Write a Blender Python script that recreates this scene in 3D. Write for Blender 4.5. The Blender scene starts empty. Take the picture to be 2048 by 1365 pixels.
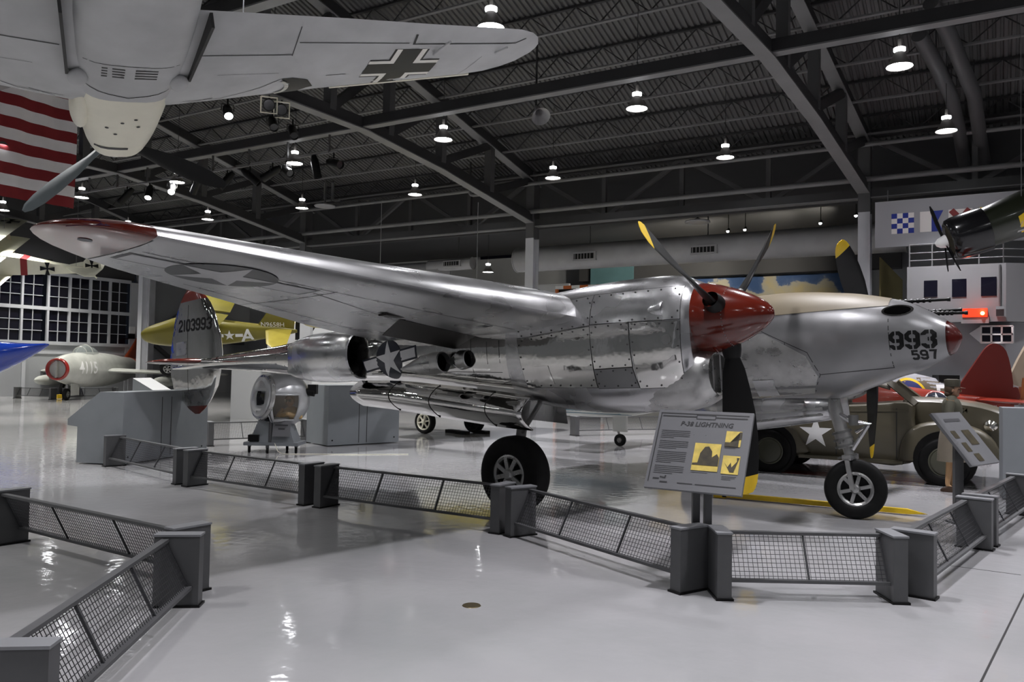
import bpy, bmesh, math, random
from mathutils import Vector, Matrix, noise
from mathutils.bvhtree import BVHTree
random.seed(7)
SC = bpy.context.scene
COL = SC.collection
PI = math.pi
V = Vector

# ------------------------------------------------------------------ camera
FPX, PIT, ROLL, CZ = 1616.0, 0.034, 0.018, 1.667
YAW = math.radians(121.0)
_f = V((math.cos(PIT)*math.cos(YAW), math.cos(PIT)*math.sin(YAW), math.sin(PIT)))
_r = V((math.sin(YAW), -math.cos(YAW), 0)); _u = _r.cross(_f)
_R = _r*math.cos(ROLL)+_u*math.sin(ROLL); _U = _u*math.cos(ROLL)-_r*math.sin(ROLL)
CAMP = V((0, 0, CZ))
cam = bpy.data.cameras.new('camera'); camo = bpy.data.objects.new('camera', cam)
COL.objects.link(camo); SC.camera = camo
cam.sensor_width = 36.0; cam.lens = 36.0*FPX/2048; cam.clip_end = 300
camo.matrix_world = Matrix(((_R.x, _U.x, -_f.x, 0), (_R.y, _U.y, -_f.y, 0), (_R.z, _U.z, -_f.z, CZ), (0, 0, 0, 1)))
# survey helpers: sight lines of the calibrated photograph cut with real planes of the hall
def ray(x, y): return _f+_R*((x-1024)/FPX)-_U*((y-682.5)/FPX)
def az(x, y, z=0.0): d = ray(x, y); return CAMP+d*((z-CZ)/d.z)
def aY(x, y, Y): d = ray(x, y); return CAMP+d*(Y/d.y)
def aX(x, y, X): d = ray(x, y); return CAMP+d*(X/d.x)
def ad(x, y, dep): return CAMP+ray(x, y)*dep

# ------------------------------------------------------------------ world, exposure
w = bpy.data.worlds.new('night'); SC.world = w; w.use_nodes = True
w.node_tree.nodes['Background'].inputs[0].default_value = (0.012, 0.014, 0.02, 1)
w.node_tree.nodes['Background'].inputs[1].default_value = 0.3
SC.view_settings.view_transform = 'Standard'; SC.view_settings.look = 'None'
SC.view_settings.exposure = 0.08; SC.view_settings.gamma = 1.0; SC.view_settings.use_curve_mapping = False
SC.cycles.use_denoising = True
SC.cycles.max_bounces = 8; SC.cycles.glossy_bounces = 4; SC.cycles.diffuse_bounces = 4
SC.cycles.sample_clamp_indirect = 6.0; SC.cycles.sample_clamp_direct = 0.0
LAMP_W = 1250.0          # watts of each high-bay lamp

# ------------------------------------------------------------------ materials
M = {}
def mat(name, col, rough=0.5, metal=0.0, spec=0.5, noise_amt=0.0, noise_scale=5.0, bump=0.0, bump_scale=20.0, rough_var=0.0, emit=None, es=0.0, coat=0.0, detail=4.0):
    m = bpy.data.materials.new(name); m.use_nodes = True
    nt = m.node_tree; b = nt.nodes['Principled BSDF']
    b.inputs['Base Color'].default_value = (*col, 1)
    b.inputs['Roughness'].default_value = rough; b.inputs['Metallic'].default_value = metal
    b.inputs['Specular IOR Level'].default_value = spec
    if coat: b.inputs['Coat Weight'].default_value = coat; b.inputs['Coat Roughness'].default_value = 0.05
    tc = nt.nodes.new('ShaderNodeTexCoord')
    if noise_amt or rough_var:
        n = nt.nodes.new('ShaderNodeTexNoise'); n.inputs['Scale'].default_value = noise_scale; n.inputs['Detail'].default_value = detail
        nt.links.new(tc.outputs['Object'], n.inputs['Vector'])
        if noise_amt:
            r = nt.nodes.new('ShaderNodeValToRGB')
            r.color_ramp.elements[0].position = 0.3; r.color_ramp.elements[1].position = 0.7
            r.color_ramp.elements[0].color = (*[c*(1-noise_amt) for c in col], 1)
            r.color_ramp.elements[1].color = (*[min(1, c*(1+noise_amt*0.6)) for c in col], 1)
            nt.links.new(n.outputs['Fac'], r.inputs['Fac']); nt.links.new(r.outputs['Color'], b.inputs['Base Color'])
        if rough_var:
            mr = nt.nodes.new('ShaderNodeMapRange'); mr.inputs['From Min'].default_value = 0.35; mr.inputs['From Max'].default_value = 0.65
            mr.inputs['To Min'].default_value = max(0.02, rough-rough_var); mr.inputs['To Max'].default_value = rough+rough_var
            nt.links.new(n.outputs['Fac'], mr.inputs['Value']); nt.links.new(mr.outputs['Result'], b.inputs['Roughness'])
    if bump:
        n2 = nt.nodes.new('ShaderNodeTexNoise'); n2.inputs['Scale'].default_value = bump_scale; n2.inputs['Detail'].default_value = 3
        nt.links.new(tc.outputs['Object'], n2.inputs['Vector'])
        bp = nt.nodes.new('ShaderNodeBump'); bp.inputs['Strength'].default_value = 1.0; bp.inputs['Distance'].default_value = bump
        nt.links.new(n2.outputs['Fac'], bp.inputs['Height']); nt.links.new(bp.outputs['Normal'], b.inputs['Normal'])
    if emit:
        b.inputs['Emission Color'].default_value = (*emit, 1); b.inputs['Emission Strength'].default_value = es
    M[name] = m; return m
def glassmat(name, col, trans=0.85, rough=0.03):
    m = bpy.data.materials.new(name); m.use_nodes = True; nt = m.node_tree
    b = nt.nodes['Principled BSDF']; out = nt.nodes['Material Output']
    b.inputs['Base Color'].default_value = (*col, 1); b.inputs['Roughness'].default_value = rough
    t = nt.nodes.new('ShaderNodeBsdfTransparent'); mx = nt.nodes.new('ShaderNodeMixShader'); mx.inputs[0].default_value = trans
    nt.links.new(b.outputs[0], mx.inputs[1]); nt.links.new(t.outputs[0], mx.inputs[2]); nt.links.new(mx.outputs[0], out.inputs[0])
    M[name] = m; return m
mat('deck', (0.078, 0.078, 0.078), 0.55, noise_amt=0.15, noise_scale=0.6)
mat('steel_dark', (0.026, 0.026, 0.027), 0.5, noise_amt=0.2, noise_scale=1.5)
mat('steel_flange', (0.145, 0.145, 0.147), 0.5, noise_amt=0.12, noise_scale=1.5)
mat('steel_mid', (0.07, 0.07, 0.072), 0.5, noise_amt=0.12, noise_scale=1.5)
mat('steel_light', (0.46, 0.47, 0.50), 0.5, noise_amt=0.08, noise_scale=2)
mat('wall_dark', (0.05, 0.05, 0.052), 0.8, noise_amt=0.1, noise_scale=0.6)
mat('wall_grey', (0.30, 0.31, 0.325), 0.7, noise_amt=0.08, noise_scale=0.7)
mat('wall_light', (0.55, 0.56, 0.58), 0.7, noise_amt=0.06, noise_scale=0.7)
mat('mullion', (0.46, 0.47, 0.50), 0.5, noise_amt=0.06, noise_scale=2)
mat('night_pane', (0.006, 0.006, 0.012), 0.06)
mat('duct', (0.30, 0.30, 0.305), 0.5, noise_amt=0.12, noise_scale=2)
mat('black', (0.004, 0.004, 0.004), 0.42, spec=0.25, noise_amt=0.2, noise_scale=9)
mat('void', (0.002, 0.002, 0.002), 1.0, spec=0.0)
mat('black_gloss', (0.008, 0.008, 0.009), 0.15)
mat('rubber', (0.007, 0.007, 0.007), 0.6, spec=0.2, noise_amt=0.3, noise_scale=12)
mat('white', (0.78, 0.78, 0.77), 0.5, noise_amt=0.04, noise_scale=6)
mat('marking_white', (0.78, 0.78, 0.79), 0.5, noise_amt=0.06, noise_scale=10)
mat('yellow', (0.80, 0.53, 0.015), 0.4, noise_amt=0.1, noise_scale=8)
mat('red_paint', (0.098, 0.010, 0.0045), 0.16, coat=0.6, noise_amt=0.08, noise_scale=4)
mat('navy', (0.014, 0.018, 0.032), 0.35, noise_amt=0.1, noise_scale=8)
mat('post_grey', (0.075, 0.076, 0.079), 0.5, noise_amt=0.1, noise_scale=6)
mat('mesh_wire', (0.045, 0.046, 0.05), 0.45, metal=0.3)
mat('kiosk', (0.20, 0.215, 0.23), 0.55, noise_amt=0.06, noise_scale=3)
mat('polish', (0.80, 0.79, 0.765), 0.07, metal=1.0, noise_amt=0.03, noise_scale=2, rough_var=0.025, bump=0.007, bump_scale=3.2, detail=1.5)
mat('alu', (0.64, 0.64, 0.645), 0.25, metal=1.0, noise_amt=0.06, noise_scale=3, rough_var=0.05, bump=0.003, bump_scale=6, detail=1.5)
mat('wing_alu', (0.52, 0.52, 0.525), 0.29, metal=0.95, noise_amt=0.05, noise_scale=2.5, rough_var=0.03, bump=0.0015, bump_scale=7, detail=1.0)
mat('alu_worn', (0.50, 0.50, 0.49), 0.33, metal=0.9, noise_amt=0.2, noise_scale=6, rough_var=0.1, bump=0.003, bump_scale=9)
mat('alu_paint', (0.255, 0.255, 0.26), 0.33, metal=0.55, noise_amt=0.06, noise_scale=5, rough_var=0.05)
mat('seam', (0.02, 0.02, 0.02), 0.6)
mat('tan', (0.165, 0.133, 0.08), 0.5, noise_amt=0.05, noise_scale=4)
mat('grey109', (0.46, 0.465, 0.47), 0.55, noise_amt=0.16, noise_scale=1.6, detail=6)
mat('cream', (0.80, 0.77, 0.64), 0.4, noise_amt=0.04, noise_scale=4)
mat('bladegrey', (0.20, 0.23, 0.245), 0.45, noise_amt=0.12, noise_scale=5)

# ------------------------------------------------------------------ mesh builder
TM = {}
class MB:
    def __init__(s): s.v = []; s.f = []
    def add(s, vs, fs):
        n = len(s.v); s.v += [V(p) for p in vs]; s.f += [tuple(i+n for i in f) for f in fs]; return s
    def box(s, c, size, rz=0.0, mtx=None):
        hx, hy, hz = size[0]/2, size[1]/2, size[2]/2
        P = [V((x, y, z)) for z in (-hz, hz) for y in (-hy, hy) for x in (-hx, hx)]
        R = mtx if mtx is not None else Matrix.Rotation(rz, 3, 'Z')
        return s.add([R @ p + V(c) for p in P], [(0,2,3,1),(4,5,7,6),(0,1,5,4),(2,6,7,3),(0,4,6,2),(1,3,7,5)])
    def beam(s, p, q, w, h, up=(0, 0, 1)):
        p, q = V(p), V(q); d = (q-p).normalized(); up = V(up)
        if abs(d.dot(up)) > 0.99: up = V((1, 0, 0))
        a = d.cross(up).normalized()*(w/2); b = a.cross(d).normalized()*(h/2)
        P = [p-a-b, p+a-b, p+a+b, p-a+b, q-a-b, q+a-b, q+a+b, q-a+b]
        return s.add(P, [(0,1,2,3),(7,6,5,4),(0,4,5,1),(1,5,6,2),(2,6,7,3),(3,7,4,0)])
    def tube(s, p, q, r0, r1=None, n=10, caps=True):
        return s.path([p, q], [r0, r0 if r1 is None else r1], n, caps)
    def path(s, pts, rs, n=10, caps=True):
        pts = [V(p) for p in pts]
        if not isinstance(rs, (list, tuple)): rs = [rs]*len(pts)
        rings = []; up = V((0, 0, 1)); prev = None
        for i, p in enumerate(pts):
            d = (pts[min(i+1, len(pts)-1)]-pts[max(i-1, 0)]).normalized()
            if prev is None: a = d.cross(up if abs(d.z) < 0.95 else V((1, 0, 0))).normalized()
            else: a = (prev-d*prev.dot(d)).normalized()
            prev = a; b = d.cross(a)
            rings.append([p+(a*math.cos(2*PI*k/n)+b*math.sin(2*PI*k/n))*rs[i] for k in range(n)])
        return s.loft(rings, True, caps)
    def loft(s, rings, closed=True, caps=True):
        n = len(rings[0]); base = len(s.v)
        vs = [p for r in rings for p in r]; fs = []
        for i in range(len(rings)-1):
            for k in range(n if closed else n-1):
                a, b = i*n+k, i*n+(k+1) % n
                fs.append((a, b, b+n, a+n))
        if caps and closed:
            fs.append(tuple(range(n))[::-1]); fs.append(tuple(range((len(rings)-1)*n, len(rings)*n)))
        return s.add(vs, fs)
    def lathe(s, prof, o, d, n=24, a0=None):
        """prof: list of (t along d, radius)"""
        o, d = V(o), V(d).normalized()
        a = d.cross(V((0, 0, 1)) if abs(d.z) < 0.95 else V((1, 0, 0))).normalized(); b = d.cross(a)
        rings = [[o+d*t+(a*math.cos(2*PI*k/n)+b*math.sin(2*PI*k/n))*r for k in range(n)] for t, r in prof]
        return s.loft(rings, True, False)
    def prism(s, poly, th, o=(0, 0, 0), ax=(1, 0, 0), ay=(0, 1, 0)):
        """2-D polygon in plane (ax, ay) at o extruded by th along ax x ay"""
        o, ax, ay = V(o), V(ax), V(ay); nn = ax.cross(ay).normalized()*th
        n = len(poly); A = [o+ax*x+ay*y for x, y in poly]
        fs = [tuple(range(n))[::-1], tuple(range(n, 2*n))]+[(i, (i+1) % n, (i+1) % n+n, i+n) for i in range(n)]
        return s.add(A+[p+nn for p in A], fs)
    def sphere(s, c, r, nu=16, nv=10, mtx=None):
        c = V(c); rx = r if isinstance(r, (tuple, list)) else (r, r, r)
        rings = []
        for j in range(nv+1):
            ph = -PI/2+PI*j/nv
            ring = []
            for k in range(nu):
                th = 2*PI*k/nu
                p = V((rx[0]*math.cos(ph)*math.cos(th), rx[1]*math.cos(ph)*math.sin(th), rx[2]*math.sin(ph)))
                if mtx is not None: p = mtx @ p
                ring.append(c+p)
            rings.append(ring)
        return s.loft(rings, True, False)
    def mesh(s, name, m=None, smooth=None, xf=None, fix=True, merge=1e-5):
        me = bpy.data.meshes.new(name)
        vs = s.v if xf is None else [xf @ p for p in s.v]
        me.from_pydata([tuple(p) for p in vs], [], s.f)
        bm = bmesh.new(); bm.from_mesh(me)
        if merge: bmesh.ops.remove_doubles(bm, verts=bm.verts, dist=merge)
        if fix: bmesh.ops.recalc_face_normals(bm, faces=bm.faces)
        bm.to_mesh(me); bm.free()
        if m: me.materials.append(M[m] if isinstance(m, str) else m)
        if smooth is not None:
            me.polygons.foreach_set('use_smooth', [True]*len(me.polygons))
            me.set_sharp_from_angle(angle=math.radians(smooth))
        return me
    def build(s, name, m, parent=None, smooth=None, world=False, fix=True, merge=1e-5):
        xf = None
        if parent is not None and world: xf = TM[parent.name].inverted()
        me = s.mesh(name, m, smooth, xf, fix, merge)
        o = bpy.data.objects.new(name, me); COL.objects.link(o)
        if parent is not None: o.parent = parent
        return o
def thing(name, label, cat, loc=(0, 0, 0), rz=0.0, group=None, mtx=None):
    o = bpy.data.objects.new(name, None); COL.objects.link(o); o.empty_display_size = 0.1
    mw = mtx if mtx is not None else Matrix.Translation(V(loc)) @ Matrix.Rotation(rz, 4, 'Z')
    o.matrix_world = mw; TM[o.name] = mw.copy()
    o['label'] = label; o['category'] = cat
    if group: o['group'] = group
    return o
def tag(o, label, cat, group=None, kind=None):
    o['label'] = label; o['category'] = cat
    if group: o['group'] = group
    if kind: o['kind'] = kind
    return o
def struct(o, label=None):
    o['kind'] = 'structure'
    if label: o['label'] = label
    return o
def stuff(o): o['kind'] = 'stuff'; return o
def children(o): return [c for c in bpy.data.objects if c.parent == o]
def dup(o, mw, label=None, parent=None):
    kids = children(o)
    c = o.copy(); COL.objects.link(c); c.parent = parent
    if parent is None:
        c.matrix_world = mw; TM[c.name] = mw.copy()
    if label: c['label'] = label
    for k in kids: dup(k, None, None, c)
    return c

# ------------------------------------------------------------------ lettering
_txt = {}
def text_tris(s, bold=0.0, shear=0.0):
    """triangles of a line of text, cap height 1, centred"""
    cu = bpy.data.curves.new('t', 'FONT'); cu.body = s; cu.size = 1.0; cu.offset = bold; cu.shear = shear
    cu.resolution_u = 2
    o = bpy.data.objects.new('t', cu); COL.objects.link(o)
    bpy.context.view_layer.update()
    me = o.evaluated_get(bpy.context.evaluated_depsgraph_get()).to_mesh()
    vs = [(v.co.x, v.co.y) for v in me.vertices]; fs = [tuple(p.vertices) for p in me.polygons]
    o.to_mesh_clear(); bpy.data.objects.remove(o); bpy.data.curves.remove(cu)
    x0 = min(v[0] for v in vs); x1 = max(v[0] for v in vs); y0 = min(v[1] for v in vs); y1 = max(v[1] for v in vs)
    h = y1-y0
    return [((x-(x0+x1)/2)/h, (y-(y0+y1)/2)/h) for x, y in vs], fs, (x1-x0)/h
def strokes(lines, wd):
    """thick mitred polylines -> verts, quads"""
    vs, fs = [], []
    for ln in lines:
        P = [V((x, y)) for x, y in ln]; n = len(P); closed = (P[0]-P[-1]).length < 1e-6
        L = []
        for i, p in enumerate(P):
            a = (P[i]-P[i-1]) if i > 0 else ((P[0]-P[-2]) if closed else P[1]-P[0])
            b = (P[i+1]-P[i]) if i < n-1 else ((P[1]-P[0]) if closed else P[-1]-P[-2])
            a = a.normalized(); b = b.normalized(); na = V((-a.y, a.x)); nb = V((-b.y, b.x))
            m = (na+nb); m = m.normalized()*(wd/2/max(0.35, m.normalized().dot(na)))
            L.append((p+m, p-m))
        b0 = len(vs)
        for u, v in L: vs += [tuple(u), tuple(v)]
        for i in range(n-1): fs.append((b0+2*i, b0+2*i+1, b0+2*i+3, b0+2*i+2))
    return vs, fs
DIG = {  # block numerals on a 0..1 x 0..1.6 grid, chamfered corners
 '0': [[(.25,0),(.75,0),(1,.3),(1,1.3),(.75,1.6),(.25,1.6),(0,1.3),(0,.3),(.25,0)]],
 '1': [[(.5,-.12),(.5,1.72)]],
 '2': [[(0,1.2),(0,1.35),(.25,1.6),(.75,1.6),(1,1.35),(1,1.0),(0,.2),(0,0),(1.1,0)]],
 '3': [[(0,1.25),(0,1.35),(.25,1.6),(.75,1.6),(1,1.35),(1,1.05),(.75,.82),(.4,.82)],[(.75,.82),(1,.6),(1,.25),(.75,0),(.25,0),(0,.25),(0,.35)]],
 '4': [[(.8,-.12),(.8,1.6),(0,.5),(1.1,.5)]],
 '5': [[(1,1.6),(.05,1.6),(.05,.95),(.75,.95),(1,.7),(1,.25),(.75,0),(.25,0),(0,.25)]],
 '7': [[(-.05,1.6),(1,1.6),(.5,-.12)]],
 '9': [[(0,.35),(0,.25),(.25,0),(.75,0),(1,.25),(1,1.35),(.75,1.6),(.25,1.6),(0,1.35),(0,1.0),(.25,.75),(1,.75)]],
}
def digits(s, wd=0.34, gap=0.62):
    vs, fs = [], []; x = 0
    for ch in s:
        a, b = strokes(DIG[ch], wd); n = len(vs)
        adv = 1.0 if ch != '1' else 0.4; ox = x-(0.3 if ch == '1' else 0)
        vs += [(p[0]+ox, p[1]) for p in a]; fs += [tuple(i+n for i in f) for f in b]; x += adv+gap
    w_ = x-gap; return [((p[0]-w_/2)/1.9, (p[1]-.8)/1.9) for p in vs], fs, w_/1.9
def poly_tris(poly): return list(poly), [tuple(range(len(poly)))]
def star2(r=1.0, rot=PI/2): return [((r if k % 2 == 0 else r*0.382)*math.cos(rot+k*PI/5), (r if k % 2 == 0 else r*0.382)*math.sin(rot+k*PI/5)) for k in range(10)]
def circ2(r=1.0, n=40): return [(r*math.cos(2*PI*k/n), r*math.sin(2*PI*k/n)) for k in range(n)]
def rect2(x0, y0, x1, y1): return [(x0, y0), (x1, y0), (x1, y1), (x0, y1)]
def bvh_of(objs):
    vs, fs = [], []
    for o in objs:
        n = len(vs); vs += [v.co.copy() for v in o.data.vertices]; fs += [tuple(i+n for i in p.vertices) for p in o.data.polygons]
    return BVHTree.FromPolygons(vs, fs)
def decal(name, shape, m, parent, o, ax, ay, bvh=None, scale=1.0, off=0.003, cut=0.12, th=0.0, far=3.0, smooth=30):
    """flat print or sheet laid on a surface: 2-D shape in (ax, ay) about o, dropped along -(ax x ay) on the bvh"""
    vs, fs = shape[0], shape[1]
    o, ax, ay = V(o), V(ax).normalized(), V(ay); ay = (ay-ax*ay.dot(ax)).normalized(); nn = ax.cross(ay)
    bm = bmesh.new(); bv = [bm.verts.new((p[0]*scale, p[1]*scale, 0)) for p in vs]
    for f in fs:
        try: bm.faces.new([bv[i] for i in f])
        except ValueError: pass
    if bvh is not None and cut:
        for k in (0, 1):
            lo = min(p[k] for p in vs)*scale; hi = max(p[k] for p in vs)*scale
            n = int((hi-lo)/cut)
            for i in range(1, n+1):
                co = [0, 0, 0]; co[k] = lo+i*(hi-lo)/(n+1); no = [0, 0, 0]; no[k] = 1
                bmesh.ops.bisect_plane(bm, geom=bm.verts[:]+bm.edges[:]+bm.faces[:], plane_co=co, plane_no=no)
    last = 0.0; miss = []
    for v in bm.verts:
        p = o+ax*v.co.x+ay*v.co.y
        if bvh is not None:
            h, hn, i, d = bvh.ray_cast(p+nn*far, -nn)
            if h is not None and d < far*2: p = h+(hn if hn.dot(nn) > 0 else -hn)*off
            else: miss.append(v)
        else: p = p+nn*off
        v.co = p
    if miss: bmesh.ops.delete(bm, geom=miss, context='VERTS')
    if th:
        r = bmesh.ops.extrude_face_region(bm, geom=bm.faces[:])
        bmesh.ops.translate(bm, verts=[g for g in r['geom'] if isinstance(g, bmesh.types.BMVert)], vec=nn*th)
    bmesh.ops.recalc_face_normals(bm, faces=bm.faces)
    me = bpy.data.meshes.new(name); bm.to_mesh(me); bm.free(); me.materials.append(M[m])
    me.polygons.foreach_set('use_smooth', [True]*len(me.polygons)); me.set_sharp_from_angle(angle=math.radians(smooth))
    ob = bpy.data.objects.new(name, me); COL.objects.link(ob); ob.parent = parent
    return ob
def line_poly(pts, wd): return strokes([pts], wd)
# ================================================================== HALL
def floor_mat():
    m = bpy.data.materials.new('floor_epoxy'); m.use_nodes = True; nt = m.node_tree; b = nt.nodes['Principled BSDF']
    tc = nt.nodes.new('ShaderNodeTexCoord')
    n = nt.nodes.new('ShaderNodeTexNoise'); n.inputs['Scale'].default_value = 0.35; n.inputs['Detail'].default_value = 5
    r = nt.nodes.new('ShaderNodeValToRGB'); r.color_ramp.elements[0].position = 0.35; r.color_ramp.elements[1].position = 0.68
    r.color_ramp.elements[0].color = (0.31, 0.314, 0.318, 1); r.color_ramp.elements[1].color = (0.40, 0.39, 0.40, 1)
    nt.links.new(tc.outputs['Object'], n.inputs['Vector']); nt.links.new(n.outputs['Fac'], r.inputs['Fac']); nt.links.new(r.outputs['Color'], b.inputs['Base Color'])
    n2 = nt.nodes.new('ShaderNodeTexNoise'); n2.inputs['Scale'].default_value = 1.1; n2.inputs['Detail'].default_value = 4
    nt.links.new(tc.outputs['Object'], n2.inputs['Vector'])
    mr = nt.nodes.new('ShaderNodeMapRange'); mr.inputs['From Min'].default_value = 0.3; mr.inputs['From Max'].default_value = 0.7
    mr.inputs['To Min'].default_value = 0.05; mr.inputs['To Max'].default_value = 0.10
    nt.links.new(n2.outputs['Fac'], mr.inputs['Value']); nt.links.new(mr.outputs['Result'], b.inputs['Roughness'])
    n3 = nt.nodes.new('ShaderNodeTexNoise'); n3.inputs['Scale'].default_value = 7.0; n3.inputs['Detail'].default_value = 2
    nt.links.new(tc.outputs['Object'], n3.inputs['Vector'])
    bp = nt.nodes.new('ShaderNodeBump'); bp.inputs['Distance'].default_value = 0.0022; bp.inputs['Strength'].default_value = 1.0
    nt.links.new(n3.outputs['Fac'], bp.inputs['Height']); nt.links.new(bp.outputs['Normal'], b.inputs['Normal'])
    b.inputs['Specular IOR Level'].default_value = 0.75
    M['floor'] = m
floor_mat()
X0, X1, Y0, Y1 = -38.0, 24.0, -16.0, 33.0
fl = struct(MB().box(((X0+X1)/2, (Y0+Y1)/2, -0.15), (X1-X0, Y1-Y0, 0.3)).build('floor', 'floor'))
# saw-cut joints of the slab and the painted walkway line by the car
for a, b in (((2048, 1190), (1962, 1365)), ((1960, 1140), (1870, 1128))):
    p, q = az(*a), az(*b); d = (q-p).normalized()
    MB().beam(p-d*(1.5 if a[0] == 2048 else 0.3)+V((0, 0, 0.0005)), q+d*(2.0 if a[0] == 2048 else 0.3)+V((0, 0, 0.0005)), 0.012, 0.002).build('floor_joint', 'seam', fl)
mat('floor_red', (0.25, 0.03, 0.025), 0.2)
p, q = az(1300, 925), az(1860, 963)
MB().beam(V((p.x, p.y, 0.0008)), V((q.x, q.y, 0.0008)), 0.5, 0.002).build('painted_line', 'floor_red', fl)
dr = MB(); c = az(943, 1212)
dr.lathe([(0, 0.0), (0.004, 0.0), (0.004, 0.05), (0.004, 0.062), (0, 0.066)], c, (0, 0, 1), 24)
dro = tag(dr.build('floor_drain', 'seam'), 'small round brass floor drain cover in the open foreground floor', 'drain')
mat('brass', (0.13, 0.10, 0.05), 0.35, metal=0.8); dro.data.materials[0] = M['brass']

# ---- roof: corrugated deck, joists, trusses
RIDGE, EAVE = 8.0, 24.6
def zroof(Y): return 12.85-0.285*abs(Y-RIDGE)      # underside of the deck
cm = MB(); pitch = 0.152; nx = int((X1-X0)/pitch)
prof = []
for i in range(nx):
    x = X0+i*pitch; prof += [(x, 0), (x+0.07, 0), (x+0.09, 0.045), (x+0.13, 0.045)]
prof.append((X1, 0))
rows = [[V((x, Y, zroof(Y)+dz)) for x, dz in prof] for Y in (EAVE, RIDGE, 2*RIDGE-EAVE)]
cm.loft(rows, False, False)
struct(cm.build('ceiling', 'deck', fix=False))
TX = [-34.0, -23.7, -13.28, -3.03, 7.2, 17.4]
SK = -0.10
def tx(X, Y): return X+SK*(23.3-Y)
BOT = [(23.2, 6.5), (18.7, 7.35), (15.7, 7.75), (12.6, 7.86), (8.0, 7.9), (3.4, 7.86), (0.3, 7.75), (-2.7, 7.35), (-7.2, 6.5)]
def zlin(tab, Y):
    for (a, za), (b, zb) in zip(tab, tab[1:]):
        if b <= Y <= a: return za+(zb-za)*(a-Y)/(a-b)
    return tab[0][1] if Y > tab[0][0] else tab[-1][1]
def ztop(Y): return zroof(Y)-0.62
def wide(mb, p, q, d, w, tf):   # H-section lying so that its flange shows below
    mb.beam(p, q, w*0.9, d)
    return mb
for i, X in enumerate(TX):
    t = thing('roof_truss', 'dark grey arched steel roof truss carrying the joists, %s' % ['beside the hangar doors', 'over the rearmost columns on the left', 'above the middle column', 'above the right hand column', 'over the white tower', 'farthest right'][i], 'roof truss', (X, 23.2, 6.5), group='roof trusses')
    bm_ = MB(); fl_ = MB()
    for (a, za), (b, zb) in zip(BOT, BOT[1:]):
        bm_.beam((tx(X, a), a, za+0.16), (tx(X, b), b, zb+0.16), 0.22, 0.30)
        fl_.beam((tx(X, a), a, za), (tx(X, b), b, zb), 0.30, 0.03)
    bm_.build('bottom_chord', 'steel_dark', t, world=True); fl_.build('bottom_flange', 'steel_flange', t, world=True)
    tb = MB(); tf_ = MB()
    for a, b in ((23.6, RIDGE), (RIDGE, -7.6)):
        tb.beam((tx(X, a), a, ztop(a)+0.16), (tx(X, b), b, ztop(b)+0.16), 0.22, 0.30)
        tf_.beam((tx(X, a), a, ztop(a)-0.005), (tx(X, b), b, ztop(b)-0.005), 0.30, 0.03)
    tb.build('top_chord', 'steel_dark', t, world=True); tf_.build('top_flange', 'steel_flange', t, world=True)
    Ys = [23.2, 20.95, 18.7, 16.6, 14.6, 12.6, 10.3, 8.0, 5.7, 3.4, 1.4, -0.6, -2.7, -4.95, -7.2]
    for k, Y in enumerate(Ys):
        if 0 < k < len(Ys)-1:
            MB().beam((tx(X, Y), Y, zlin(BOT, Y)+0.2), (tx(X, Y), Y, ztop(Y)), 0.22, 0.24).build('post', 'steel_mid', t, world=True)
        if k < len(Ys)-1:
            a, b = (Y, Ys[k+1]) if Y > 8.5 else (Ys[k+1], Y)   # diagonals lean to the ridge
            MB().beam((tx(X, b), b, zlin(BOT, b)+0.25), (tx(X, a), a, ztop(a)+0.05), 0.20, 0.22).build('diagonal', 'steel_dark', t, world=True)
# columns
for i, X in enumerate(TX):
    for Yc in (23.3, -7.3):
        if Yc < 0 and i in (0, 5): continue
        t = thing('column', ('light grey steel column below the truss, ' + ['beside the hangar doors', 'behind the wing of the silver plane', 'behind the silver engine cowling', 'left of the signal flag board', 'inside the white tower', 'at the far right wall'][i]) if Yc > 0 else 'light grey steel column on the near side of the hall', 'column', (X, Yc, 0), group='hall columns')
        x = tx(X, Yc)
        MB().box((x, Yc-0.18, 3.0), (0.30, 0.025, 6.0)).build('front_flange', 'steel_light', t, world=True)
        MB().box((x, Yc, 3.0), (0.03, 0.34, 6.0)).build('web', 'steel_light', t, world=True)
        MB().box((x, Yc+0.18, 3.0), (0.30, 0.025, 6.0)).build('rear_flange', 'steel_light', t, world=True)
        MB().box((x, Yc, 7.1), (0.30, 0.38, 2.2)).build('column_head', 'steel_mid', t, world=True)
        MB().box((x, Yc, 0.015), (0.42, 0.46, 0.03)).build('base_plate', 'steel_light', t, world=True)
# open web joists along the hall
def joist(Y):
    z1 = zroof(Y)-0.03; z0 = z1-0.50
    mb = MB(); mb.beam((X0+.3, Y, z1), (X1-.3, Y, z1), 0.09, 0.05); fm = MB()
    fm.beam((X0+.3, Y, z0), (X1-.3, Y, z0), 0.10, 0.04)
    n = int((X1-X0)/0.62)
    for k in range(n):
        x = X0+.3+k*0.62
        mb.beam((x, Y, z1 if k % 2 else z0), (x+0.62, Y, z0 if k % 2 else z1), 0.025, 0.025)
    return mb, fm
jl = ['first', 'second', 'third', 'fourth', 'fifth', 'sixth', 'seventh', 'eighth', 'ninth', 'tenth']
for side in (1, -1):
    for k in range(10):
        Y = RIDGE+side*(15.0-k*1.52)
        a, b = joist(Y)
        t = thing('roof_joist', 'long open web steel joist under the corrugated deck, %s up from the %s eave' % (jl[k], 'far' if side > 0 else 'near'), 'roof joist', (0, Y, zroof(Y)-0.5), group='open web joists')
        a.build('web', 'steel_dark', t, world=True); b.build('bottom_chord', 'steel_flange', t, world=True)
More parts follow.
